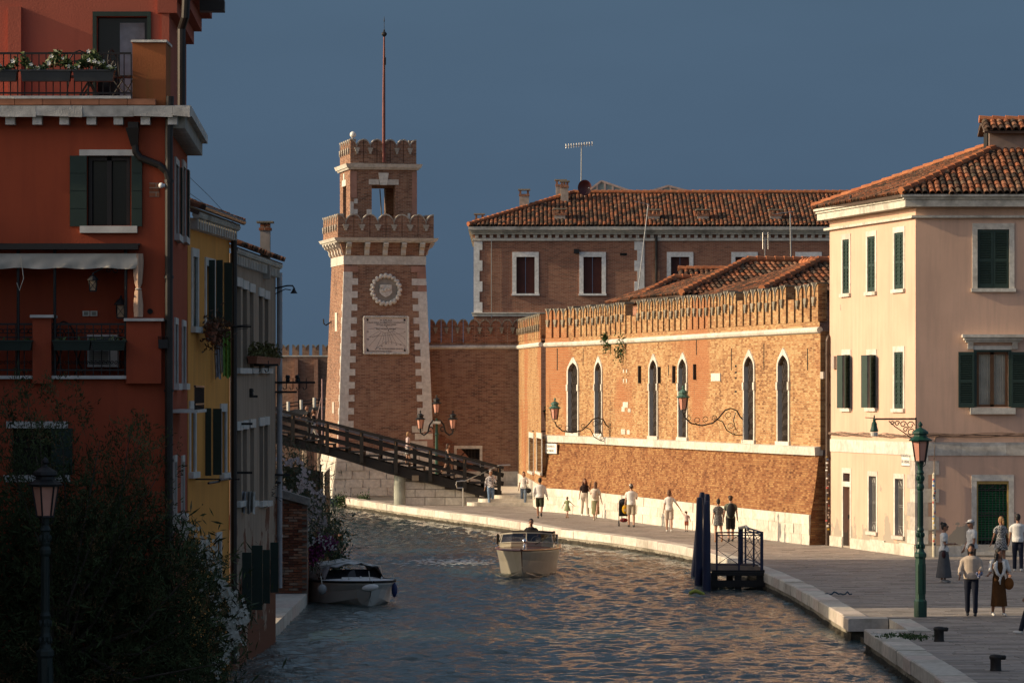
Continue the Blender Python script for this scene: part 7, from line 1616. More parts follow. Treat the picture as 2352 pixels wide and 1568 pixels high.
for i, (u, v, r_, lab) in enumerate(((783, 1150, (.4, .3, .32), 'green bush hanging over the quay edge below the tower plinth'), (836, 1152, (.3, .3, .34), 'smaller green bush on the quay edge between tower and bridge pillar'))): weed_clump(lab, G(u, v, -.12), r_, 700, M_weed, .08, seed=40 + i, nm_='quay_bush')
for i, (u, v) in enumerate(((2546, 2083), (2120, 2055))): pass

# ================================================================== plants of the left bank
def leaf_cloud(mb, pts, rg, n, L0, L1, wf, up=.3, droop=0):
    for k in range(n):
        c, sp = rg.choice(pts); c = c + Vector((rg.gauss(0, sp), rg.gauss(0, sp), rg.gauss(0, sp))); v = Vector((rg.gauss(0, 1), rg.gauss(0, 1), rg.gauss(up, 1))).normalized(); s = v.cross(Vector((rg.gauss(0, 1), rg.gauss(0, 1), rg.gauss(0, 1)))).normalized(); L_ = rg.uniform(L0, L1)
        mb.quad(c - v * L_, c + s * L_ * wf, c + v * L_, c - s * L_ * wf)
M_tam = plain('tamarisk_green', (.052, .07, .03), .8, 0, .6, 1.6, spec=.1); M_tamb = plain('tamarisk_tan', (.14, .09, .045), .9, 0, .5, 5, spec=.1); M_bark = plain('grey_brown_bark', (.075, .06, .048), .95, 0, .3, 7, bump=.5)
TT = thing('tamarisk_tree', 'large dark feathery tamarisk tree in front of the red house', 'tree', (-7.6, 64.5, -.3)); rg = random.Random(77); root = Vector((-7.7, 64.4, -.4))
m = MB(); m.tube([root, root + Vector((.1, 0, 1.0)), root + Vector((.0, .1, 1.9))], [.17, .13, .10], 8); m.build('trunk', M_bark, TT)
sprays = []; br = MB()
ends = [(u, v) for u, v in ((20, 950), (90, 965), (140, 930), (60, 905), (230, 1010), (300, 985), (325, 1000), (280, 1090), (370, 1080), (340, 1130), (200, 1090), (420, 1240), (460, 1290), (480, 1400), (500, 1470), (400, 1350), (300, 1250), (180, 1200), (60, 1150), (20, 1050), (120, 1300), (40, 1400), (220, 1400), (330, 1450), (430, 1500), (130, 1500), (260, 1530), (10, 1250), (240, 1170), (380, 1190), (520, 1520), (30, 1540), (380, 1290))]
for i, (u, v) in enumerate(ends):
    Y = 64 + rg.uniform(-1.6, 1.4); e = P(u, v, Y); mid = root.lerp(e, .5) + Vector((rg.gauss(0, .2), rg.gauss(0, .2), .35)); st = root + Vector((0, 0, rg.uniform(.3, 1.8))); path = [st, st.lerp(mid, .5), mid, mid.lerp(e, .6), e]; br.tube(path, [.045, .035, .022, .014, .005], 5)
    for q in range(16):
        t_ = rg.uniform(.35, 1.0); c = mid.lerp(e, (t_ - .35) / .65); sprays.append((c, e - mid))
br.build('branches', M_bark, TT)
def feather(mb, c, d, rg, n, L_, w_):
    d = d.normalized()
    for k in range(n):
        t_ = rg.random(); q = c + d * (t_ * L_) + Vector((rg.gauss(0, .04), rg.gauss(0, .04), rg.gauss(0, .04))); v = (d * .9 + Vector((rg.gauss(0, .5), rg.gauss(0, .5), rg.gauss(0, .5)))).normalized(); s = v.cross(Vector((rg.gauss(0, 1), rg.gauss(0, 1), rg.gauss(0, 1)))).normalized() * w_; l2 = v * L_ * rg.uniform(.12, .3); mb.quad(q, q + l2 * .5 + s, q + l2, q + l2 * .5 - s)
gm, tm = MB(), MB()
for c, d in sprays:
    for q in range(3):
        dd = (d.normalized() + Vector((rg.gauss(0, .6), rg.gauss(0, .6), rg.gauss(.1, .6)))); cc = c + Vector((rg.gauss(0, .22), rg.gauss(0, .25), rg.gauss(0, .2)))
        if rg.random() < .8: feather(gm, cc, dd, rg, 26, .42, .010)
        else: feather(tm, cc, dd, rg, 24, .34, .010)
core = [(P(u, v, 65 + rg.uniform(-1, 1.2)), .42) for u in range(-20, 470, 45) for v in range(1130, 1640, 45) if v > 1130 + max(0, u - 130) * .55]
leaf_cloud(gm, core, rg, 22000, .05, .15, .16); gm.build('foliage', M_tam, TT, kind='stuff'); tm.build('dry_sprays', M_tamb, TT, kind='stuff')
M_olean = plain('oleander_leaf', (.05, .075, .032), .5, 0, .4, 4)
def oleander(label, spots, nleaf, clusters, seed, base, pet, sp=.22, group=None, fl_r=.035):
    rg = random.Random(seed); t = thing('oleander_bush', label, 'bush', base); b_ = Vector(base); m = MB()
    for c, _ in spots[::3]: m.tube([b_ + Vector((rg.gauss(0, .1), rg.gauss(0, .1), 0)), b_.lerp(c, .5) + Vector((0, 0, .1)), c], [.03, .02, .01], 5)
    m.build('stems', M_bark, t); m = MB(); leaf_cloud(m, spots, rg, nleaf, .07, .13, .13, .8); m.build('foliage', M_olean, t, kind='stuff'); m = MB()
    for c in clusters:
        for k in range(rg.randint(7, 14)):
            q = c + Vector((rg.gauss(0, .06), rg.gauss(0, .06), rg.gauss(0, .07)))
            for j in range(5): a = j * 1.257 + rg.random(); e = Vector((math.cos(a), -.25, math.sin(a))); s_ = Vector((-math.sin(a), -.1, math.cos(a))) * .4; m.quad(q, q + (e * .6 + s_) * fl_r, q + e * fl_r * 1.1, q + (e * .6 - s_) * fl_r)
    m.build('blossoms', pet, t, kind='stuff'); return t
Yo = 68.5; rg = random.Random(6)
sp_ = [(P(u, v, Yo + rg.uniform(-.8, .8)), .17) for u, v in ((400, 1210), (430, 1230), (450, 1270), (470, 1300), (490, 1330), (505, 1370), (520, 1400), (535, 1430), (520, 1460), (505, 1500), (490, 1540), (470, 1380), (480, 1440), (460, 1340), (440, 1300), (420, 1270), (460, 1500), (445, 1420), (545, 1410), (500, 1560), (430, 1540), (380, 1200))]
cl = [P(u, v, Yo - .7 + rg.uniform(-.3, .3)) for u, v in ((358, 1200), (372, 1192), (404, 1203), (412, 1215), (425, 1225), (436, 1216), (470, 1240), (464, 1262), (478, 1268), (486, 1285), (452, 1292), (515, 1345), (508, 1335), (522, 1360), (533, 1368), (516, 1372), (540, 1395), (531, 1420), (528, 1440), (548, 1402), (555, 1425), (560, 1412), (538, 1455), (525, 1485), (545, 1462), (516, 1515), (500, 1540), (495, 1390), (505, 1420), (470, 1345), (492, 1300), (344, 1530), (358, 1525), (305, 1520), (430, 1560), (512, 1470), (378, 1545), (448, 1525))]
oleander('white flowering oleander at the right edge of the dark tree above the canal', sp_, 3600, cl, 8, (-6.2, 68.6, -.3), plain('oleander_white', (.66, .65, .58), .7, 0, .08), fl_r=.042)
Yo = 112; rg = random.Random(16)
sp_ = [(P(u, v, Yo + rg.uniform(-3, 3)), .34) for u, v in ((645, 1060), (660, 1075), (680, 1065), (690, 1090), (660, 1110), (700, 1120), (715, 1140), (680, 1140), (725, 1170), (735, 1195), (715, 1190), (742, 1215), (730, 1230), (645, 1130), (705, 1150), (750, 1240), (640, 1095))]
cl = [P(u, v, 110 + rg.uniform(-.6, .6)) for u, v in ((640, 1052), (672, 1058), (688, 1062), (698, 1098), (705, 1105), (712, 1115), (720, 1125), (690, 1118), (678, 1135), (730, 1135), (742, 1140), (722, 1150), (728, 1160), (715, 1168), (735, 1178), (725, 1190), (742, 1198), (720, 1205), (738, 1210), (708, 1185), (665, 1140), (655, 1128), (700, 1085), (660, 1062), (745, 1190), (690, 1150))]
oleander('pink white oleander above the garden wall by the moored boat', sp_, 4600, cl, 9, (-6.7, 111, .9), plain('oleander_blush', (.64, .54, .52), .7, 0, .1), fl_r=.05)
Yo = 109.5; sp_ = [(P(u, v, Yo), .16) for u, v in ((720, 1245), (735, 1240), (750, 1250), (760, 1260), (725, 1270), (715, 1285))]; cl = [P(u, v, Yo - .3) for u, v in ((722, 1238), (735, 1234), (748, 1238), (758, 1246), (744, 1252), (764, 1258))]
oleander('petunias spilling white and magenta blooms over the bank wall', sp_, 900, cl, 10, (-5.7, 109.5, .9), plain('petunia_white', (.62, .58, .58), .7, 0, .1)); m = MB(); leaf_cloud(m, [(P(u, v, Yo - .25), .10) for u, v in ((715, 1262), (722, 1275), (728, 1268), (718, 1282), (752, 1244), (740, 1242), (762, 1250))], random.Random(4), 700, .03, .05, .7); m.solo('petunia_cushion', plain('petunia_magenta', (.17, .015, .10), .7, 0, .3, 9), 'deep magenta petunia cushion below the white petunias', 'flowers')
weed_clump('dark green shrub hanging to the water behind the moored boat', P(772, 1278, 117), (.4, .8, 1.0), 900, M_olean, .1, seed=55, nm_='shrub')
weed_clump('yellowish small shrub beside the petunias on the bank', P(757, 1230, 116), (.5, .6, .6), 400, plain('yellow_leaf', (.12, .10, .02), .7, 0, .4, 8), .08, seed=56, nm_='shrub')

# ================================================================== boats
def hull(parent, W, L_, half, free, mat, deckmat, rub, nst=14, chine=.55, deadrise=.30, bluff=1.7, name='hull', fold=.0):
    """W: local(x across, y back from the bow, z) -> world; half = half beam"""
    st = []
    for i in range(nst + 1):
        t = i / nst; y = t * L_; hb = half * (1 - (1 - min(1, t / .62)) ** bluff) ** .75 if t < .62 else half * (1 - .10 * ((t - .62) / .38)); hb = max(hb, .02); sh_ = free + .10 * (1 - t) ** 2; cz = -.02 + .30 * max(0, 1 - t / .45) ** 1.6; cb = hb * (chine + .32 * min(1, t / .6)); kz = -.28 - .0 * t + .45 * max(0, 1 - t / .12) ** 2; y0 = y + .35 * 0
        rake = .45 * max(0, 1 - t / .5)
        st.append([(-hb, y, sh_), (-hb * .99, y + rake * .08, sh_ - .10), (-(hb * .45 + cb * .55), y + rake * .4, (sh_ + cz) / 2), (-cb, y + rake * .75, cz), (-cb * .5, y + rake * .9, (cz + kz) / 2 - .02), (0, y + rake, kz), (cb * .5, y + rake * .9, (cz + kz) / 2 - .02), (cb, y + rake * .75, cz), ((hb * .45 + cb * .55), y + rake * .4, (sh_ + cz) / 2), (hb * .99, y + rake * .08, sh_ - .10), (hb, y, sh_)])
    m = MB(); m.grid([[W(*p) for p in s_] for s_ in st]); m.add([W(*p) for p in st[-1]], [tuple(range(11))]); h = m.build(name, mat, parent, smooth=False)
    r_ = MB()
    for sg in (0, -1): r_.tube([W(s_[sg][0] * 1.01, s_[sg][1] - .01, s_[sg][2] - .02) for s_ in st], .035, 6)
    r_.build('rub_rail', rub, h)
    d = MB(); d.grid([[W(s_[0][0] * (1 - 2 * k / 6), s_[0][1], s_[0][2] + .005 + .05 * math.sin(math.pi * k / 6) * min(1, s_[-1][0])) for k in range(7)] for s_ in st[:int(nst * .52)]]); d.build('foredeck', deckmat, parent)
    return h, st
def boat_frame(u, v, rz, WL_=WATER):
    Y = FPX * (H - WL_) / (v - HY); o = Vector((px(u, Y), Y, WL_)); rot = Matrix.Rotation(rz, 3, 'Z'); return o, (lambda x, y, z: o + rot @ Vector((x, y, z)))
M_cream = plain('cream_hull_paint', (.44, .39, .30), .30, 0, .06, 1, coat=.3); M_mahog = plain('varnished_mahogany', (.16, .05, .028), .3, 0, .2, 6, coat=.5); M_tint = clear_pane('tinted_windscreen', (.13, .13, .14), .10); M_chrome = plain('chrome', (.7, .7, .7), .12, 1, .05)
o, W = boat_frame(1198, 1328, R(-3)); B1 = thing('motor_launch', 'cream motor launch with mahogany deck cruising towards the viewer', 'boat', o)
h, st = hull(B1, W, 7.2, 1.05, .82, M_cream, M_mahog, M_mahog)
s = MB()
for sg in (-1, 1): s.tube([W(sg * .10, .55, .16), W(sg * .42, 1.1, .02), W(sg * .72, 2.2, -.08)], .022, 5)
s.build('spray_rail', M_cream, h)
for k in range(9): x = -.8 + k * .2; MB().beam(W(x, 1.9 if abs(x) < .7 else 2.4, .885 - .03 * abs(x)), W(x, 3.7, .885 - .03 * abs(x)), .014, .008).build('deck_seam', M_cream, B1)
wsb = [(-.93, 3.9, .86), (-.86, 3.45, .86), (-.5, 3.15, .9), (0, 3.08, .91), (.5, 3.15, .9), (.86, 3.45, .86), (.93, 3.9, .86)]; tp_ = [(x * .93, y + .24, z + .43) for x, y, z in wsb]; lw = [(x, y - .02, z + .14) for x, y, z in wsb]
m = MB(); m.grid([[W(*p) for p in wsb], [W(*p) for p in lw]]); m.build('cabin_coaming', M_cream, B1)
ws = None
for a in range(6):
    MB().quad(W(*lw[a]), W(*lw[a + 1]), W(*tp_[a + 1]), W(*tp_[a])).build('windscreen_pane', M_tint, B1)
m = MB(); m.tube([W(*p) for p in tp_], .028, 6); m.tube([W(*p) for p in lw], .02, 5)
for a in (0, 1, 3, 5, 6): m.tube([W(*lw[a]), W(*tp_[a])], .024, 5)
m.build('windscreen_frame', M_cream, B1)
m = MB(); m.tube([W(p[0] * 1.01, p[1] + .03, p[2] + .05) for p in tp_], .04, 7); m.tube([W(-.88, 4.3, 1.22), W(-.5, 4.6, 1.26), W(.3, 4.6, 1.24), W(.88, 4.3, 1.25)], [.05, .09, .1, .06], 8); m.build('folded_hood', plain('dark_brown_canvas', (.05, .04, .033), .9), B1)
m = MB(); m.tube([W(.0, 2.1, .9), W(0, 2.1, 1.02)], .05, 9); m.ball(W(0, 2.08, 1.12), (.085, .07, .085), 10, 7); m.tube([W(0, 1.7, .9), W(0, 1.68, 1.0)], [.07, .03], 9); m.build('searchlight', M_chrome, B1, smooth=True); MB().tube([W(.02, 3.0, .92), W(.02, 3.02, 1.5)], .008, 5).build('flagstaff', M_chrome, B1); MB().tube([W(.3, 3.05, .98), W(.6, 3.2, 1.14)], .012, 5).build('wiper', M_iron, B1)
for sg in (-1, 1): MB().tube([W(sg * .97, 3.9, .95), W(sg * .97, 3.9, 1.28)], .045, 7).build('navigation_lamp', M_chrome, B1); MB().tube([W(sg * .95, 2.9, .9), W(sg * .98, 3.1, .92)], .03, 6).build('cleat', M_chrome, B1)
m = MB()
m.tube([W(.28 + .16 * math.cos(a), 3.85, 1.05 + .16 * math.sin(a)) for a in np.linspace(0, 6.28, 16)], .014, 5); m.build('steering_wheel', M_trim, B1); MB().hexa([W(-.75, 3.9, .2), W(.75, 3.9, .2), W(.75, 4.3, .2), W(-.75, 4.3, .2), W(-.75, 3.9, .95), W(.75, 3.9, .95), W(.75, 4.3, .8), W(-.75, 4.3, .8)]).build('dashboard', M_mahog, B1); MB().hexa([W(-.8, 4.3, -.1), W(.8, 4.3, -.1), W(.8, 6.9, -.1), W(-.8, 6.9, -.1), W(-.8, 4.3, .0), W(.8, 4.3, .0), W(.8, 6.9, .0), W(-.8, 6.9, .0)]).build('cockpit_floor', M_dark, B1)
HELM = W(.06, 4.75, .42)
m = MB(); rg = random.Random(5); fm = M_foam = plain('wake_foam', (.55, .56, .55), .6, 0, .2, 20)
for k in range(900):
    sg = rg.choice((-1, 1)); t_ = rg.random() ** 1.6; y = .45 + t_ * 2.6; x = sg * (.12 + .85 * min(1, t_ * 1.2) + rg.gauss(0, .06) + .12 * t_); z = -.02 + abs(rg.gauss(0, .05)) * (1 - t_ * .5); c = W(x, y, z); r_ = rg.uniform(.008, .026); m.quad(c + Vector((-r_, 0, 0)), c + Vector((0, -r_, r_ * .4)), c + Vector((r_, 0, 0)), c + Vector((0, r_, -r_ * .2)))
for k in range(260):
    u, v = rg.gauss(1040, 60), rg.gauss(1293, 4); Yk = FPX * (H - WATER) / (v - HY); c = Vector((px(u, Yk), Yk, WATER + .045)); r_ = rg.uniform(.02, .07); m.quad(c + Vector((-r_ * 1.8, 0, 0)), c + Vector((0, -r_, 0)), c + Vector((r_ * 1.8, 0, .008)), c + Vector((0, r_, .008)))
m.solo('bow_foam', fm, 'white foam thrown up along the bow of the launch', 'foam', kind='stuff')
o, W2 = boat_frame(856, 1392, R(14)); B2 = thing('moored_boat', 'white moored cabin boat with tarpaulin canopy beside the garden wall', 'boat', o)
M_white = plain('off_white_gelcoat', (.74, .71, .66), .35, 0, .08, 2)
h, st = hull(B2, W2, 5.2, 1.12, .60, M_white, plain('pale_deck', (.70, .70, .70), .5, 0, .06), M_dark, bluff=2.6, chine=.68)
cb = [(-.95, 3.1, .63), (-.84, 2.5, .65), (0, 2.2, .69), (.84, 2.5, .65), (.95, 3.1, .63)]; ct = [(x * .8, y + .35, z + .24) for x, y, z in cb]
m = MB(); m.grid([[W2(*p) for p in cb], [W2(*p) for p in ct]]); m.build('windscreen', plain('dark_boat_glass', (.012, .012, .014), .15), B2)
rows = []
for i in range(9):
    t_ = i / 8; y = 2.5 + t_ * 2.5; rows.append([W2((-1.0 + 2.0 * k / 10) * (.86 + .12 * t_), y + .12 * math.sin(k * 1.7 + i), 0.93 + .15 * math.sin(math.pi * k / 10) + .03 * math.sin(k * 2.3 + i * 1.9) - (.30 if k in (0, 10) else 0)) for k in range(11)])
m = MB(); m.grid(rows); m.grid([[p - Vector((0, 0, .02)) for p in r_][::-1] for r_ in rows]); m.build('tarpaulin', plain('grey_white_tarp', (.62, .61, .59), .7, 0, .15, 4), B2, smooth=True)
m = MB(); 
for y in (3.0, 4.2): m.tube([W2(-.9, y, .6), W2(-.86, y, .97), W2(0, y, 1.15), W2(.86, y, .97), W2(.9, y, .6)], .018, 5)
m.build('canopy_hoop', M_steel, B2); m = MB(); m.tube([W2(-.6, 1.2, .67), W2(-.45, 2.1, .70), W2(.45, 2.1, .70), W2(.6, 1.2, .67), W2(0, .8, .70)], .02, 5); m.build('hatch_line', M_white, B2)
for x, y in ((-.45, 1.1), (.5, 1.2), (0, 1.7)): MB().tube([W2(x, y, .66), W2(x + .02, y + .02, .76)], .03, 6).build('cleat', M_steel, B2)
def fender(label, c, r_, l_, mat, rot):
    m = MB(); m.ball(c, (r_, r_, l_), 10, 8, rot=rot); t = m.solo('fender', mat, label, 'fender', smooth=True, loc=tuple(c)); MB().tube([c + Vector((0, 0, l_ * .8)), c + Vector((-.04, .05, l_ + .22))], .012, 4).build('cord', M_canvas, t)
fender('white fender lying on its side on the moored boat hull', P(850, 1349, 106.2), .10, .24, M_white, Matrix.Rotation(R(82), 3, 'Y')); fender('round grey fender between moored boat and bank wall', P(740, 1353, 107.2), .13, .15, plain('grey_fender', (.3, .3, .3), .6), Matrix.Identity(3)); fender('blue fender hanging at the outer corner of the moored boat', P(906, 1354, 107.9), .085, .21, plain('blue_fender', (.015, .03, .12), .5), Matrix.Identity(3))
# ================================================================== people
def cloth(name, c, c2=None, sc=30, rough=.85):
    if name in MATS: return MATS[name]
    m, N, L, b = new_mat(name); setp(b, Roughness=rough); b.inputs['Specular IOR Level'].default_value = .2; p = world_pos(N)
    n = noise(N, L, sc if c2 else 9, 3, p); r = ramp(N, [(.46, c2), (.52, c)] if c2 else [(.3, tuple(x * .8 for x in c)), (.7, c)]); L.new(n.outputs[0], r.inputs[0]); L.new(r.outputs[0], b.inputs['Base Color']); MATS[name] = m; return m
SKIN = {k: plain('skin_' + k, c, .55, 0, .08, 12) for k, c in (('fair', (.44, .25, .17)), ('tan', (.31, .155, .095)), ('dark', (.16, .08, .05)))}
HAIR = {k: plain('hair_' + k, c, .6, 0, .3, 20) for k, c in (('black', (.014, .011, .010)), ('brown', (.06, .03, .017)), ('auburn', (.12, .05, .025)), ('blonde', (.34, .19, .08)), ('grey', (.30, .28, .26)))}
WHITE, BLACK, DENIM, NAVYC = cloth('white_cotton', (.74, .72, .68)), cloth('black_cotton', (.02, .02, .022)), cloth('blue_denim', (.10, .16, .26), (.17, .25, .36), 6), cloth('navy_cloth', (.018, .022, .038))
BEIGE, KHAKI, OLIVE = cloth('beige_linen', (.52, .43, .35)), cloth('khaki_cotton', (.40, .33, .24)), cloth('olive_cloth', (.20, .19, .10))
M_eye = plain('eye_dark', (.015, .012, .01), .3); M_lip = plain('lip', (.30, .10, .08), .5); M_shoeW = plain('white_shoe', (.66, .64, .6), .5); M_shoeB = plain('dark_shoe', (.03, .03, .033), .5); M_shoeT = plain('tan_shoe', (.26, .12, .05), .6)
TODO = []
def remeshed(mb, name, mat, parent, voxel, extra=None, smooth_it=3):
    me = mb.mesh(name, mat, True, off=woff(parent)); o = bpy.data.objects.new(name, me); COL.objects.link(o)
    r = o.modifiers.new('r', 'REMESH'); r.mode = 'VOXEL'; r.voxel_size = voxel; r.use_smooth_shade = True
    s = o.modifiers.new('s', 'SMOOTH'); s.factor = .5; s.iterations = smooth_it
    TODO.append((o, extra, name, mat, parent))
def person(label, loc, h=1.75, face=0.0, legs=((10, 5), (-10, 15)), arms=((-10, 6, 15, 0), (12, 6, 15, 0)), lean=0, head=(0, 0), skin='fair', hair='brown', hairstyle='short', top=WHITE, sleeve='short', bottom=DENIM, blen=1.0, shoes=M_shoeW, skirt=None, dress=None, fem=False, extras=(), group='people walking on the quay', loose=0.0, sit=False, crop=0):
    s = h / 1.76; t = thing('person', label, 'person', loc, group); L0 = Vector(loc); rot = Matrix.Rotation(face, 3, 'Z')   # face 0 looks away (+Y)
    hipw, shw = (.085, .155) if fem else (.085, .185); TH_, SH_, UA, FA = .43, .42, .285, .25
    la = R(lean); P0 = Vector((0, 0, .92)); feet = []
    def d_(a, b, sg): return Vector((math.sin(b) * sg, math.sin(a) * math.cos(b), -math.cos(a) * math.cos(b)))
    LG = []
    for sg, (fl, kn) in zip((-1, 1), legs):
        hp = P0 + Vector((sg * hipw, 0, 0)); kne = hp + d_(R(fl), R(1.5), sg) * TH_; ank = kne + d_(R(fl - kn), R(0), sg) * SH_; LG.append((hp, kne, ank, R(fl - kn) * .7))
    low = min(q[2].z - .07 for q in LG); dz = Vector((0, 0, -low))
    W = lambda v: L0 + rot @ ((Vector(v) + dz) * s)
    up = Vector((0, math.sin(la), math.cos(la))); WS, CH, SHD, NK = P0 + up * .17, P0 + up * .36, P0 + up * .50, P0 + up * .575
    HD = NK + Vector((0, .03 + math.sin(la) * .08, .122)); hr = Matrix.Rotation(R(head[1]), 3, 'Z') @ Matrix.Rotation(R(-head[0]), 3, 'X'); HW = lambda v: W(HD + hr @ Vector(v))
    AR = []
    for sg, (a, b, e, inn) in zip((-1, 1), arms):
        sh = SHD + Vector((sg * shw, 0, -.02)); el = sh + d_(R(a) + la * .5, R(b), sg) * UA; fd = d_(R(a + e), R(b), sg); fd = (fd + Vector((-sg * math.sin(R(inn)), 0, 0))).normalized(); wr = el + fd * FA; AR.append((sh, el, wr, fd))
    T = lambda mb, pts, r, n=10, flat=1.0: mb.tube([W(p) for p in pts], [x * s for x in r], n, flat=flat)
    k = .92 if fem else 1.0
    b = MB()
    torso = [P0 + Vector((0, 0, -.07)), P0 + up * .04, WS, CH, SHD + up * -.03, NK + up * -.03]; tr = [.12, .16 if fem else .155, .125 if fem else .142, .155 * k, .165 * k, .07]
    def torso_tube(mb, ex, fl=.66, i0=0, i1=6): 
        pts = [rot @ ((q + dz) * s) + L0 for q in torso[i0:i1]]; vs = []; n = 14; rr = [(x + ex) * s for x in tr[i0:i1]]
        for p, r_ in zip(pts, rr):
            for q in range(n): a = 2 * math.pi * q / n; vs.append(p + rot @ Vector((r_ * math.cos(a), r_ * fl * math.sin(a) + (0), 0)))
        m_ = len(pts); mb.add(vs, [(i * n + q, i * n + (q + 1) % n, (i + 1) * n + (q + 1) % n, (i + 1) * n + q) for i in range(m_ - 1) for q in range(n)] + [tuple(range(n - 1, -1, -1)), tuple((m_ - 1) * n + q for q in range(n))])
    torso_tube(b, 0); T(b, [NK - up * .06, NK + Vector((0, .015, .07))], [.055 * k, .05 * k])
    b.ball(HW((0, 0, .012)), (.073 * s, .092 * s, .112 * s), 14, 10, rot=rot @ hr); b.ball(HW((0, .045, -.055)), (.05 * s, .05 * s, .055 * s), 10, 7, rot=rot @ hr); b.ball(HW((0, .098, -.012)), (.014 * s, .02 * s, .024 * s), 6, 5, rot=rot @ hr)
    for sg in (-1, 1): b.ball(HW((sg * .075, -.005, 0)), (.012 * s, .02 * s, .03 * s), 6, 5, rot=rot @ hr)
    for hp, kn, an, _ in LG: T(b, [hp, hp.lerp(kn, .4), kn, kn.lerp(an, .35), an], [.085, .078, .054, .056, .036])
    fing = MB()
    for (sh, el, wr, fd), sg in zip(AR, (-1, 1)):
        T(b, [sh + Vector((-sg * .04, 0, .0)), sh.lerp(el, .3), el, el.lerp(wr, .3), wr], [.055 * k, .048 * k, .038 * k, .038 * k, .026 * k]); hd = fd; side = Vector((0, 1, 0)).cross(hd); side = side.normalized() if side.length > .1 else Vector((1, 0, 0)); thk = side.cross(hd).normalized()
        pc = wr + hd * .05; b.ball(W(pc), (.03 * s, .036 * s, .045 * s), 8, 6)
        curl = side * (-sg) * .012
        for q, fl_ in enumerate((.068, .078, .073, .058)):
            o = pc + thk * (-.024 + q * .016) + hd * .03; T(fing, [o - hd * .02, o + hd * fl_ * .45 + curl * .6, o + hd * fl_ * .85 + curl * 2.0], [.0085, .008, .006], 5)
        o = wr + hd * .03 + thk * .03; T(fing, [o - thk * .01, o + thk * .022 + hd * .025, o + thk * .026 + hd * .055 + curl], [.0095, .009, .007], 5)
    remeshed(b, 'body', SKIN[skin], t, .016 * s + .004, fing)
    # clothing as its own skins over the body
    c = MB(); ex = .017 + loose
    if top is not None and not dress:
        torso_tube(c, ex, .72, 1 if not crop else 2, 6 if sleeve != 'none' else 5); 
        if not crop: T(c, [P0 + Vector((0, 0, -.02)), P0 + up * .1], [.165 + loose, .15 + loose], 12)
    if dress: torso_tube(c, .016, .72, 0, 6 if sleeve != 'none' else 5)
    if (top is not None or dress):
        for (sh, el, wr, fd), sg in zip(AR, (-1, 1)):
            if sleeve == 'short': T(c, [sh + Vector((-sg * .06, 0, 0)), sh.lerp(el, .25), sh.lerp(el, .72)], [.062, .060 + loose * .5, .058 + loose * .6])
            elif sleeve == 'long': T(c, [sh + Vector((-sg * .06, 0, 0)), sh.lerp(el, .3), el, el.lerp(wr, .8)], [.062, .060 + loose * .5, .050 + loose * .5, .040 + loose * .4])
    if dress:
        n = 18; rows = []; zb = P0.z - dress[1] + .0
        for q in range(8):
            f_ = q / 7; z = P0.z + .1 - (dress[1] + .1) * f_; r_ = .16 + dress[2] * f_; rows.append([W((r_ * math.cos(a) * (1 + .05 * math.sin(5 * a) * f_), r_ * .8 * math.sin(a) * (1 + .06 * math.sin(7 * a) * f_), z)) for a in np.linspace(0, 2 * math.pi, n + 1)])
        c.grid(rows); c.add(rows[-1][:-1], [tuple(range(n))]); c.add(rows[0][:-1], [tuple(range(n - 1, -1, -1))])
        remeshed(c, 'dress', dress[0], t, .018 * s + .003)
    elif top is not None: remeshed(c, 'shirt' if sleeve == 'long' else 'top', top, t, .018 * s + .003)
    if skirt:
        n = 20; rows = []; c = MB()
        for q in range(8):
            f_ = q / 7; z = P0.z + .10 - (skirt[1] + .1) * f_; r_ = .155 + skirt[2] * f_; rows.append([W((r_ * math.cos(a) * (1 + .05 * math.sin(8 * a) * f_), r_ * .78 * math.sin(a) * (1 + .06 * math.sin(7 * a) * f_), z)) for a in np.linspace(0, 2 * math.pi, n + 1)])
        c.grid(rows); c.add(rows[-1][:-1], [tuple(range(n))]); c.add(rows[0][:-1], [tuple(range(n - 1, -1, -1))]); remeshed(c, 'skirt', skirt[0], t, .018 * s + .003)
    if bottom is not None and not skirt and not dress:
        c = MB(); torso_tube(c, .014, .74, 0, 3)
        for hp, kn, an, _ in LG:
            full = [hp + Vector((0, 0, .02)), hp.lerp(kn, .4), kn, kn.lerp(an, .4), an]; rr = [.098, .092, .07, .066, .06]
            if blen >= 1: T(c, full, [x + (loose if False else 0) for x in rr])
            else: T(c, [full[0], full[1], hp.lerp(kn, blen * 1.75)], [.102, .10, .092])
        remeshed(c, 'shorts' if blen < 1 else 'trousers', bottom, t, .018 * s + .003)
    for (hp, kn, an, fa) in LG:
        m = MB(); fr_ = Matrix.Rotation(fa, 3, 'X') if fa < 0 else Matrix.Rotation(fa * .6, 3, 'X'); c0 = an + fr_ @ Vector((0, .06, -.035)); m.ball(W(c0), (.042 * s, .125 * s, .036 * s), 10, 7, rot=rot @ fr_); m.ball(W(an + Vector((0, -.01, -.01))), (.042 * s, .05 * s, .045 * s), 8, 6); m.build('shoe', shoes, t, smooth=True)
    f_ = MB()
    for sg in (-1, 1): f_.ball(HW((sg * .03, .084, .018)), (.011 * s, .008 * s, .007 * s), 6, 4)
    f_.build('eyes', M_eye, t); f_ = MB(); f_.ball(HW((0, .088, -.055)), (.022 * s, .008 * s, .007 * s), 6, 4); f_.build('mouth', M_lip, t)
    hm = HAIR[hair]; m = MB(); rh = rot @ hr
    def hb(c_, r_): m.ball(HW(c_), tuple(x * s for x in r_), 12, 8, rot=rh)
    if hairstyle != 'bald':
        hb((0, -.022, .042), (.083, .096, .10)); hb((0, -.05, .0), (.076, .06, .08))
    if hairstyle == 'bun': hb((0, -.09, .11), (.05, .05, .05))
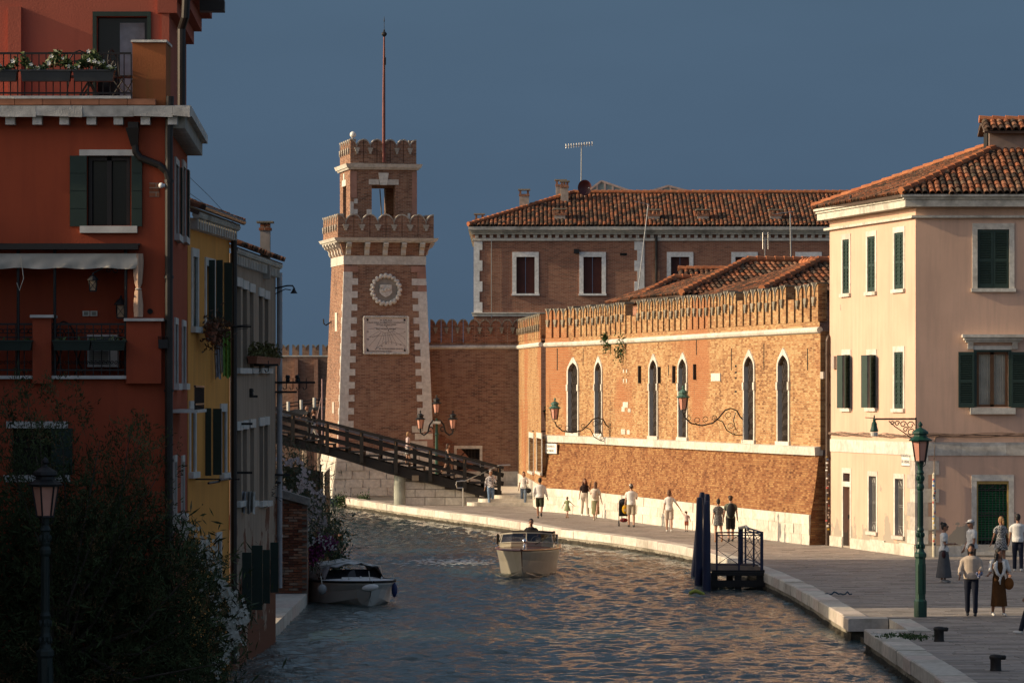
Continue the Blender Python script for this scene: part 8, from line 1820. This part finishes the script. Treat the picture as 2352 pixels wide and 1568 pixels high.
    if hairstyle == 'curly':
        rg = random.Random(int(h * 100)); 
        for q in range(16): hb((rg.gauss(0, .05), -.03 + rg.gauss(0, .04), .06 + rg.gauss(0, .035)), (.045, .045, .045))
    if hairstyle == 'bob': hb((0, -.055, -.04), (.088, .065, .09))
    if hairstyle in ('long', 'longcurly'):
        ln = .30
        for q in range(5): hb((0, -.07 - .006 * q, -.05 - ln * q / 5), (.085 - .006 * q, .045, .085))
        if hairstyle == 'longcurly':
            for sg in (-1, 1):
                for q in range(4): hb((sg * (.075 + .012 * q), -.02, -.03 - .06 * q), (.045, .05, .055))
    if hairstyle == 'pony': hb((0, -.11, .03), (.04, .04, .04)); hb((0, -.125, -.06), (.034, .034, .09))
    if m.v: m.build('hair', hm, t, smooth=True)
    for e in extras:
        if e == 'glasses':
            g = MB()
            for sg in (-1, 1): g.ball(HW((sg * .032, .092, .018)), (.024 * s, .008 * s, .018 * s), 8, 5); g.tube([HW((sg * .056, .085, .022)), HW((sg * .078, -.01, .02))], .004, 4)
            g.build('sunglasses', M_iron, t)
        elif e[0] == 'cap':
            g = MB(); g.ball(HW((0, -.005, .07)), (.088 * s, .105 * s, .065 * s), 12, 8, rot=rh); yb = e[2]; g.ball(HW((0, .1 * yb, .05)), (.065 * s, .07 * s, .012 * s), 10, 5, rot=rh); g.build('cap', e[1], t, smooth=True)
        elif e == 'beard': g = MB(); g.ball(HW((0, .058, -.062)), (.052 * s, .05 * s, .05 * s), 10, 7, rot=rh); g.build('beard', hm, t, smooth=True)
        elif e == 'belt': g = MB(); q = P0 + up * .08; n = 16; g.grid([[W(q + Vector((.168 * math.cos(a), .128 * math.sin(a), zz))) for a in np.linspace(0, 6.2832, n + 1)] for zz in (0, .035)]); g.build('belt', M_shoeB, t)
    return t, W, AR, HW, P0, SHD
def bag(label, cat, W, c, r, mat, strap=None, square=False, straps=1):
    m = MB(); c_ = W(c)
    m.ball(c_, r, 12, 9); t = m.solo(cat.replace(' ', '_'), mat, label, cat, loc=tuple(c_), smooth=True)
    if strap: MB().tube([W(p) for p in strap], .012, 5).build('strap', mat, t)
    return t
def at(u, v): return tuple(G(u, v))
PI = math.pi
WALK1, WALK2 = ((24, 8), (-16, 22)), ((-16, 24), (24, 8)); STAND = ((2, 2), (-2, 3)); SW1, SW2 = ((-18, 5, 18, 0), (16, 5, 20, 0)), ((16, 5, 20, 0), (-18, 5, 18, 0))
person('man in a dark flowered white shirt and jeans, hand raised to his mouth', at(1127, 1161), 1.77, PI + .15, ((8, 30), (16, 4)), ((30, 12, 125, 25), (-6, 10, 12, 0)), skin='tan', hair='grey', top=cloth('floral_shirt', (.70, .66, .64), (.05, .05, .09), 22), sleeve='long', bottom=DENIM, extras=('glasses', 'belt'))
_, W, A, *_r = person('woman in white top with teal print and loose jeans with a dark shoulder bag', at(1203, 1161), 1.70, PI - .1, ((18, 4), (-10, 22)), ((28, 14, 90, 10), (-10, 10, 30, 0)), skin='tan', hair='black', hairstyle='bob', top=WHITE, bottom=cloth('grey_blue_jeans', (.13, .17, .23)), shoes=M_shoeT, fem=True)
bag('dark shoulder bag hanging at the side of the woman in white and jeans', 'shoulder bag', W, (-.24, .06, .80), (.15, .09, .13), BLACK, [(-.22, .05, .9), (-.1, .13, 1.2), (-.1, .02, 1.46), (-.16, -.1, 1.2), (-.24, -.02, .9)])
person('man in an untucked white shirt and dark green shorts walking away', at(1240, 1190), 1.80, -.1, ((14, 4), (-14, 38)), ((-14, 12, 45, 10), (4, 14, 14, 0)), skin='tan', hair='black', top=WHITE, sleeve='long', loose=.02, bottom=cloth('dark_green_shorts', (.03, .035, .018)), blen=.55, shoes=M_shoeB)
person('woman in a white vest and sunglasses half hidden behind the man in the white shirt', at(1250, 1171), 1.68, PI, WALK1, SW1, skin='tan', hair='black', hairstyle='curly', top=WHITE, sleeve='none', bottom=BEIGE, fem=True, extras=('glasses',))
person('little girl in a pale green dress walking alone along the wall', at(1303, 1189), .97, -.5, WALK1, ((-20, 20, 5, 0), (20, 45, 5, 0)), hair='auburn', hairstyle='bob', dress=(cloth('pale_green_cotton', (.27, .30, .16)), .30, .13), sleeve='short', top=None, bottom=cloth('pink_leggings', (.5, .36, .32)), shoes=M_shoeT, fem=True)
person('woman in a black crop top and wide cream trousers walking towards the viewer', at(1343, 1184), 1.70, PI + .15, ((16, 3), (-8, 18)), ((2, 10, 15, 0), (-8, 10, 25, 0)), skin='tan', hair='auburn', hairstyle='longcurly', top=cloth('dark_brown_jersey', (.03, .018, .016)), sleeve='short', bottom=cloth('cream_trousers', (.58, .49, .40)), fem=True, crop=1)
_, W, *_r = person('woman with long hair in white shirt and long olive skirt seen from behind', at(1368, 1195), 1.69, -.2, ((14, 4), (-16, 34)), ((40, 20, 110, 0), (-8, 12, 20, 0)), hair='auburn', hairstyle='long', top=cloth('cream_blouse', (.62, .56, .46)), sleeve='short', loose=.015, skirt=(OLIVE, .62, .03), bottom=None, shoes=plain('cream_shoe', (.5, .45, .36)), fem=True)
bag('pale beige backpack on the woman in the olive skirt', 'backpack', W, (.0, -.21, 1.16), (.14, .09, .18), BEIGE, [(-.1, -.1, 1.38), (-.12, .02, 1.42), (-.13, .1, 1.25), (-.12, -.05, 1.05)])
person('man in a white cap, white t-shirt and khaki shorts pushing a stroller', at(1450, 1210), 1.78, .0, ((8, 2), (-4, 6)), ((14, 6, 30, 0), (20, 8, 75, 10)), skin='fair', hair='brown', top=WHITE, loose=.015, bottom=KHAKI, blen=.55, shoes=M_shoeB, extras=(('cap', WHITE, -.6),))
person('woman in white t-shirt and beige shorts leading a toddler by the hand', at(1537, 1221), 1.66, -.05, ((6, 2), (-6, 10)), ((-6, 8, 14, 0), (8, 34, 6, 0)), hair='auburn', hairstyle='bob', top=WHITE, bottom=BEIGE, blen=.52, shoes=M_shoeW, fem=True)
person('toddler with curly hair in pale shirt and rust shorts holding a hand', at(1577, 1220), .80, -.2, ((12, 20), (-8, 12)), ((130, 35, 10, 0), (5, 15, 30, 0)), hair='auburn', hairstyle='curly', top=cloth('pale_pink_shirt', (.52, .38, .35)), bottom=cloth('rust_shorts', (.27, .075, .045)), blen=.5, loose=.02, shoes=M_shoeB)
person('woman in a short black speckled dress and sandals seen from behind', at(1650, 1245), 1.60, .1, ((10, 3), (-12, 22)), ((-6, 8, 12, 0), (8, 8, 12, 0)), hair='black', hairstyle='bun', dress=(cloth('black_speckled', (.018, .018, .02), (.25, .25, .25), 60), .24, .04), top=None, bottom=None, shoes=M_shoeT, fem=True)
_, W, *_r = person('man in a black cap and green t-shirt with a black backpack seen from behind', at(1678, 1243), 1.72, .05, ((-10, 20), (14, 4)), ((5, 8, 14, 0), (-10, 8, 20, 0)), hair='brown', top=cloth('sage_tshirt', (.16, .17, .13)), bottom=BLACK, blen=.6, shoes=M_shoeB, extras=(('cap', BLACK, .8),))
bag('black backpack worn by the man in the black cap', 'backpack', W, (0, -.20, 1.18), (.16, .11, .27), BLACK, [(-.12, -.08, 1.42), (-.13, .05, 1.44), (-.14, .12, 1.25), (-.13, -.05, 1.0)])
_, W, *_r = person('woman in white t-shirt and long grey skirt standing with folded hands', at(2168, 1337), 1.72, -PI / 2 - .25, STAND, ((12, 6, 80, 40), (12, 6, 80, 40)), skin='tan', hair='black', hairstyle='bun', top=WHITE, skirt=(cloth('charcoal_grey_skirt', (.10, .10, .105)), .78, .14), bottom=None, shoes=plain('grey_sandal', (.45, .42, .40)), fem=True, extras=('glasses',), group='people standing on the quay')
bag('small dark handbag hanging from the woman in the grey skirt', 'handbag', W, (.17, .02, .82), (.06, .09, .11), cloth('maroon_leather', (.05, .02, .022)), [(.15, .02, .9), (.12, .08, 1.2), (-.1, .02, 1.46)])
person('white haired man in a white flat cap and white polo shirt', at(2232, 1331), 1.77, PI / 2 + .3, STAND, ((4, 8, 20, 0), (4, 8, 20, 0)), skin='tan', hair='grey', top=WHITE, loose=.025, bottom=cloth('brown_trousers', (.10, .07, .05)), shoes=M_shoeB, extras=(('cap', cloth('pale_cap', (.6, .6, .6)), .9), 'glasses'), group='people standing on the quay')
_, W, A, *_r = person('bearded man in a beige linen shirt and navy trousers looking down', at(2231, 1414), 1.77, PI - .15, ((8, 6), (-8, 10)), ((12, 12, 70, 20), (8, 16, 45, 15)), head=(12, 0), skin='tan', hair='black', top=BEIGE, sleeve='long', loose=.025, bottom=NAVYC, shoes=M_shoeB, extras=('beard',))
m = MB(); c = W(A[0][2] + A[0][3] * .07); rg = random.Random(3)
for q in range(8): m.ball(c + Vector((rg.gauss(0, .03), rg.gauss(0, .03), rg.gauss(-.03, .05))), (.04, .03, .045), 6, 5)
m.solo('bundle', cloth('blue_bundle', (.02, .05, .18), (.4, .4, .45), 40), 'small crumpled blue cloth bundle in the hand of the man in beige', 'cloth', smooth=True)
_, W, *_r = person('woman in a rust brown dress and tied white shirt with a tan bag', at(2294, 1414), 1.67, PI + .2, ((10, 4), (-8, 12)), ((8, 10, 70, 15), (14, 16, 60, -20)), head=(5, 35), skin='tan', hair='black', hairstyle='longcurly', dress=(cloth('rust_brown_viscose', (.10, .042, .013)), .66, .06), sleeve='none', top=None, bottom=None, shoes=M_shoeW, fem=True)
bag('round tan leather bag carried by the woman in the brown dress', 'shoulder bag', W, (-.24, .10, .84), (.12, .07, .15), cloth('tan_leather', (.20, .075, .02)), [(-.22, .06, .95), (-.16, .12, 1.2), (-.12, .02, 1.46)])
jt = MB(); WJ = W
for sg in (-1, 1): jt.tube([WJ((sg * .09, .06, 1.42)), WJ((sg * .13, .11, 1.25)), WJ((sg * .08, .13, 1.10)), WJ((0, .15, 1.02))], [.045, .05, .04, .03], 8)
for sg in (-1, 1): jt.tube([WJ((sg * .08, 0, 1.43)), WJ((sg * .19, .0, 1.40)), WJ((sg * .24, .02, 1.24)), WJ((sg * .26, .08, 1.14))], [.058, .06, .052, .046], 9)
jt.tube([WJ((-.06, -.09, 1.42)), WJ((0, -.13, 1.25)), WJ((.0, -.12, 1.08))], [.10, .13, .12], 10); jt.tube([WJ((0, .15, 1.02)), WJ((.03, .17, .92)), WJ((.02, .17, .82))], [.03, .028, .012], 6); jo = jt.solo('tied_shirt', WHITE, 'white shirt tied at the waist over the rust brown dress', 'shirt', smooth=True)
_, W, *_r = person('blonde woman in a short black and white patterned dress seen from behind', at(2299, 1309), 1.66, .15, STAND, ((2, 14, 20, 0), (4, 10, 20, 0)), head=(0, 30), skin='tan', hair='blonde', hairstyle='pony', dress=(cloth('patterned_dress', (.45, .45, .44), (.03, .03, .03), 38), .26, .09), sleeve='short', loose=.02, top=None, bottom=None, shoes=M_shoeW, fem=True, group='people standing on the quay')
bag('small brown bag on the shoulder of the woman in the patterned dress', 'shoulder bag', W, (.22, .0, .95), (.07, .08, .1), cloth('dark_tan_leather', (.09, .04, .018)), [(.2, 0, 1.03), (.16, .03, 1.3), (.12, .02, 1.46)])
person('dark haired man in a white t-shirt and navy jeans seen from behind', at(2338, 1312), 1.77, -.1, ((6, 2), (-6, 8)), ((4, 8, 14, 0), (-4, 8, 14, 0)), skin='tan', hair='black', top=WHITE, loose=.015, bottom=NAVYC, shoes=M_shoeW, group='people standing on the quay')
person('person in a purple top walking at the right edge, mostly outside the picture', at(2372, 1455), 1.72, PI / 2, WALK1, ((6, 8, 30, 0), (-6, 8, 40, 0)), skin='tan', hair='brown', top=cloth('purple_top', (.10, .05, .12)), bottom=NAVYC, fem=True)
person('launch driver in dark shirt and sunglasses standing behind the windscreen', tuple(HELM + Vector((.02, -.1, -.34))), 1.70, PI, STAND, ((35, 10, 60, 10), (35, 10, 60, 10)), skin='tan', hair='black', top=BLACK, bottom=BLACK, shoes=M_shoeB, extras=('glasses',), group='people on boats and bridge')
def onbridge(u, Y=188.4): x = px(u, Y); return (x, Y, dk(x) - .03)
person('man in black on the footbridge leaning towards the railing with arms forward', onbridge(709), 1.66, PI / 2 + .3, STAND, ((30, 6, 50, 0), (40, 6, 45, 0)), lean=6, skin='tan', hair='black', hairstyle='bald', top=BLACK, bottom=BLACK, shoes=M_shoeB, group='people on boats and bridge')
person('dark haired woman in black top and flowing white trousers on the footbridge', onbridge(721, 188.7), 1.62, PI / 2 + .5, WALK1, SW1, skin='tan', hair='black', hairstyle='long', top=BLACK, sleeve='none', bottom=WHITE, fem=True, group='people on boats and bridge')
person('blonde woman in pink t-shirt and striped skirt stepping down the footbridge', onbridge(937), 1.64, -PI / 2, ((10, 6), (-4, 8)), ((10, 6, 40, 0), (4, 6, 30, 0)), hair='blonde', hairstyle='bob', top=cloth('pale_pink_tee', (.60, .47, .46)), skirt=(cloth('striped_skirt', (.45, .44, .42), (.03, .03, .05), 45), .36, .05), bottom=None, shoes=M_shoeT, fem=True, group='people on boats and bridge')
person('long haired girl in a short black dress walking down the footbridge', onbridge(1028), 1.60, -PI / 2, WALK1, SW1, hair='brown', hairstyle='long', dress=(BLACK, .25, .05), sleeve='none', top=None, bottom=None, shoes=M_shoeB, fem=True, group='people on boats and bridge')
# stroller
sx = G(1433, 1208); ST = thing('stroller', 'black folding stroller pushed by the man in the white cap', 'stroller', sx); S = lambda x, y, z: sx + Vector((x, y, z))
m = MB()
for q in (-.2, .2): m.tube([S(q, .45, .12), S(q, .1, .55), S(q, -.18, .98)], .014, 6); m.tube([S(q, -.18, .12), S(q, .15, .5), S(q, .3, .72)], .014, 6)
m.tube([S(-.2, -.18, .98), S(.2, -.18, .98)], .018, 6); m.build('frame', M_iron, ST)
for q in (-.2, .2):
    for y in (-.18, .45): m = MB(); m.tube([S(q - .02, y, .085), S(q + .02, y, .085)], .085, 14); w_ = m.build('wheel', M_shoeB, ST); MB().tube([S(q - .024, y, .085), S(q + .024, y, .085)], .03, 8).build('hub', M_steel, w_)
MB().hexa([S(-.18, -.02, .42), S(.18, -.02, .42), S(.18, .38, .40), S(-.18, .38, .40), S(-.18, -.1, .95), S(.18, -.1, .95), S(.18, .05, .92), S(-.18, .05, .92)]).build('seat', BLACK, ST); m = MB(); m.ball(S(0, .08, .98), (.21, .26, .16), 12, 8); m.build('canopy', BLACK, ST, smooth=True); m = MB(); m.ball(S(0, .1, .25), (.17, .22, .09), 10, 7); m.build('basket', cloth('red_black_bag', (.25, .02, .025), (.02, .02, .02), 12), ST, smooth=True)
m = MB(); m.ball(S(.05, -.2, .70), (.13, .09, .19), 12, 9); yb = m.solo('backpack', cloth('yellow_nylon', (.55, .30, .012)), 'yellow backpack hanging on the back of the stroller', 'backpack', smooth=True); MB().tube([S(.0, -.2, .85), S(.0, -.18, .97), S(.1, -.18, .97), S(.1, -.2, .85)], .012, 5).build('strap', BLACK, yb); MB().box(sx.x + .0, sx.x + .07, sx.y - .30, sx.y - .285, .62, .72).build('tag', BEIGE, yb)
# pigeon on the gutter of the peach house
pg = fl(4.0, .45, ZW + .52); m = MB(); m.ball(pg, (.08, .15, .075), 10, 7); m.ball(pg + Vector((0, -.13, .10)), (.045, .045, .05), 8, 6); m.tube([pg + Vector((0, .1, 0)), pg + Vector((.0, .28, -.06))], [.05, .02], 6); m.tube([pg + Vector((0, -.17, .10)), pg + Vector((0, -.21, .09))], [.012, .003], 5)
t = m.solo('pigeon', plain('pigeon_grey', (.045, .045, .05), .7), 'dark pigeon sitting on the roof gutter of the peach house', 'bird', smooth=True); MB().tube([pg + Vector((.03, 0, -.05)), pg + Vector((.03, 0, -.14))], .01, 5).build('leg', M_lip, t); MB().tube([pg + Vector((-.03, 0, -.05)), pg + Vector((-.03, 0, -.14))], .01, 5).build('leg', M_lip, t)
# evaluate every remeshed body and garment once
bpy.context.view_layer.update(); dg = bpy.context.evaluated_depsgraph_get()
for o, extra, name, mat, parent in TODO:
    me = bpy.data.meshes.new_from_object(o.evaluated_get(dg))
    if extra is not None and extra.v:
        off = np.array(woff(parent)); nv = len(me.vertices); vs = [tuple(v.co) for v in me.vertices] + (np.array([tuple(v) for v in extra.v]) - off).tolist(); fs = [tuple(p.vertices) for p in me.polygons] + [tuple(i + nv for i in f) for f in extra.f]
        me = bpy.data.meshes.new(name); me.from_pydata(vs, [], fs); me.polygons.foreach_set('use_smooth', [True] * len(me.polygons))
    if not me.materials: me.materials.append(mat)
    old = o.name; bpy.data.objects.remove(o); n = bpy.data.objects.new(name, me); COL.objects.link(n); n.parent = parent; OFF[n.name] = woff(parent)
# ================================================================== turn lettering into plain meshes
bpy.context.view_layer.update(); dg = bpy.context.evaluated_depsgraph_get()
for o in [o for o in bpy.data.objects if o.type == 'FONT']:
    me = bpy.data.meshes.new_from_object(o.evaluated_get(dg)); n = bpy.data.objects.new('lettering', me); COL.objects.link(n); n.parent = o.parent; n.matrix_local = o.matrix_local.copy(); bpy.data.objects.remove(o)
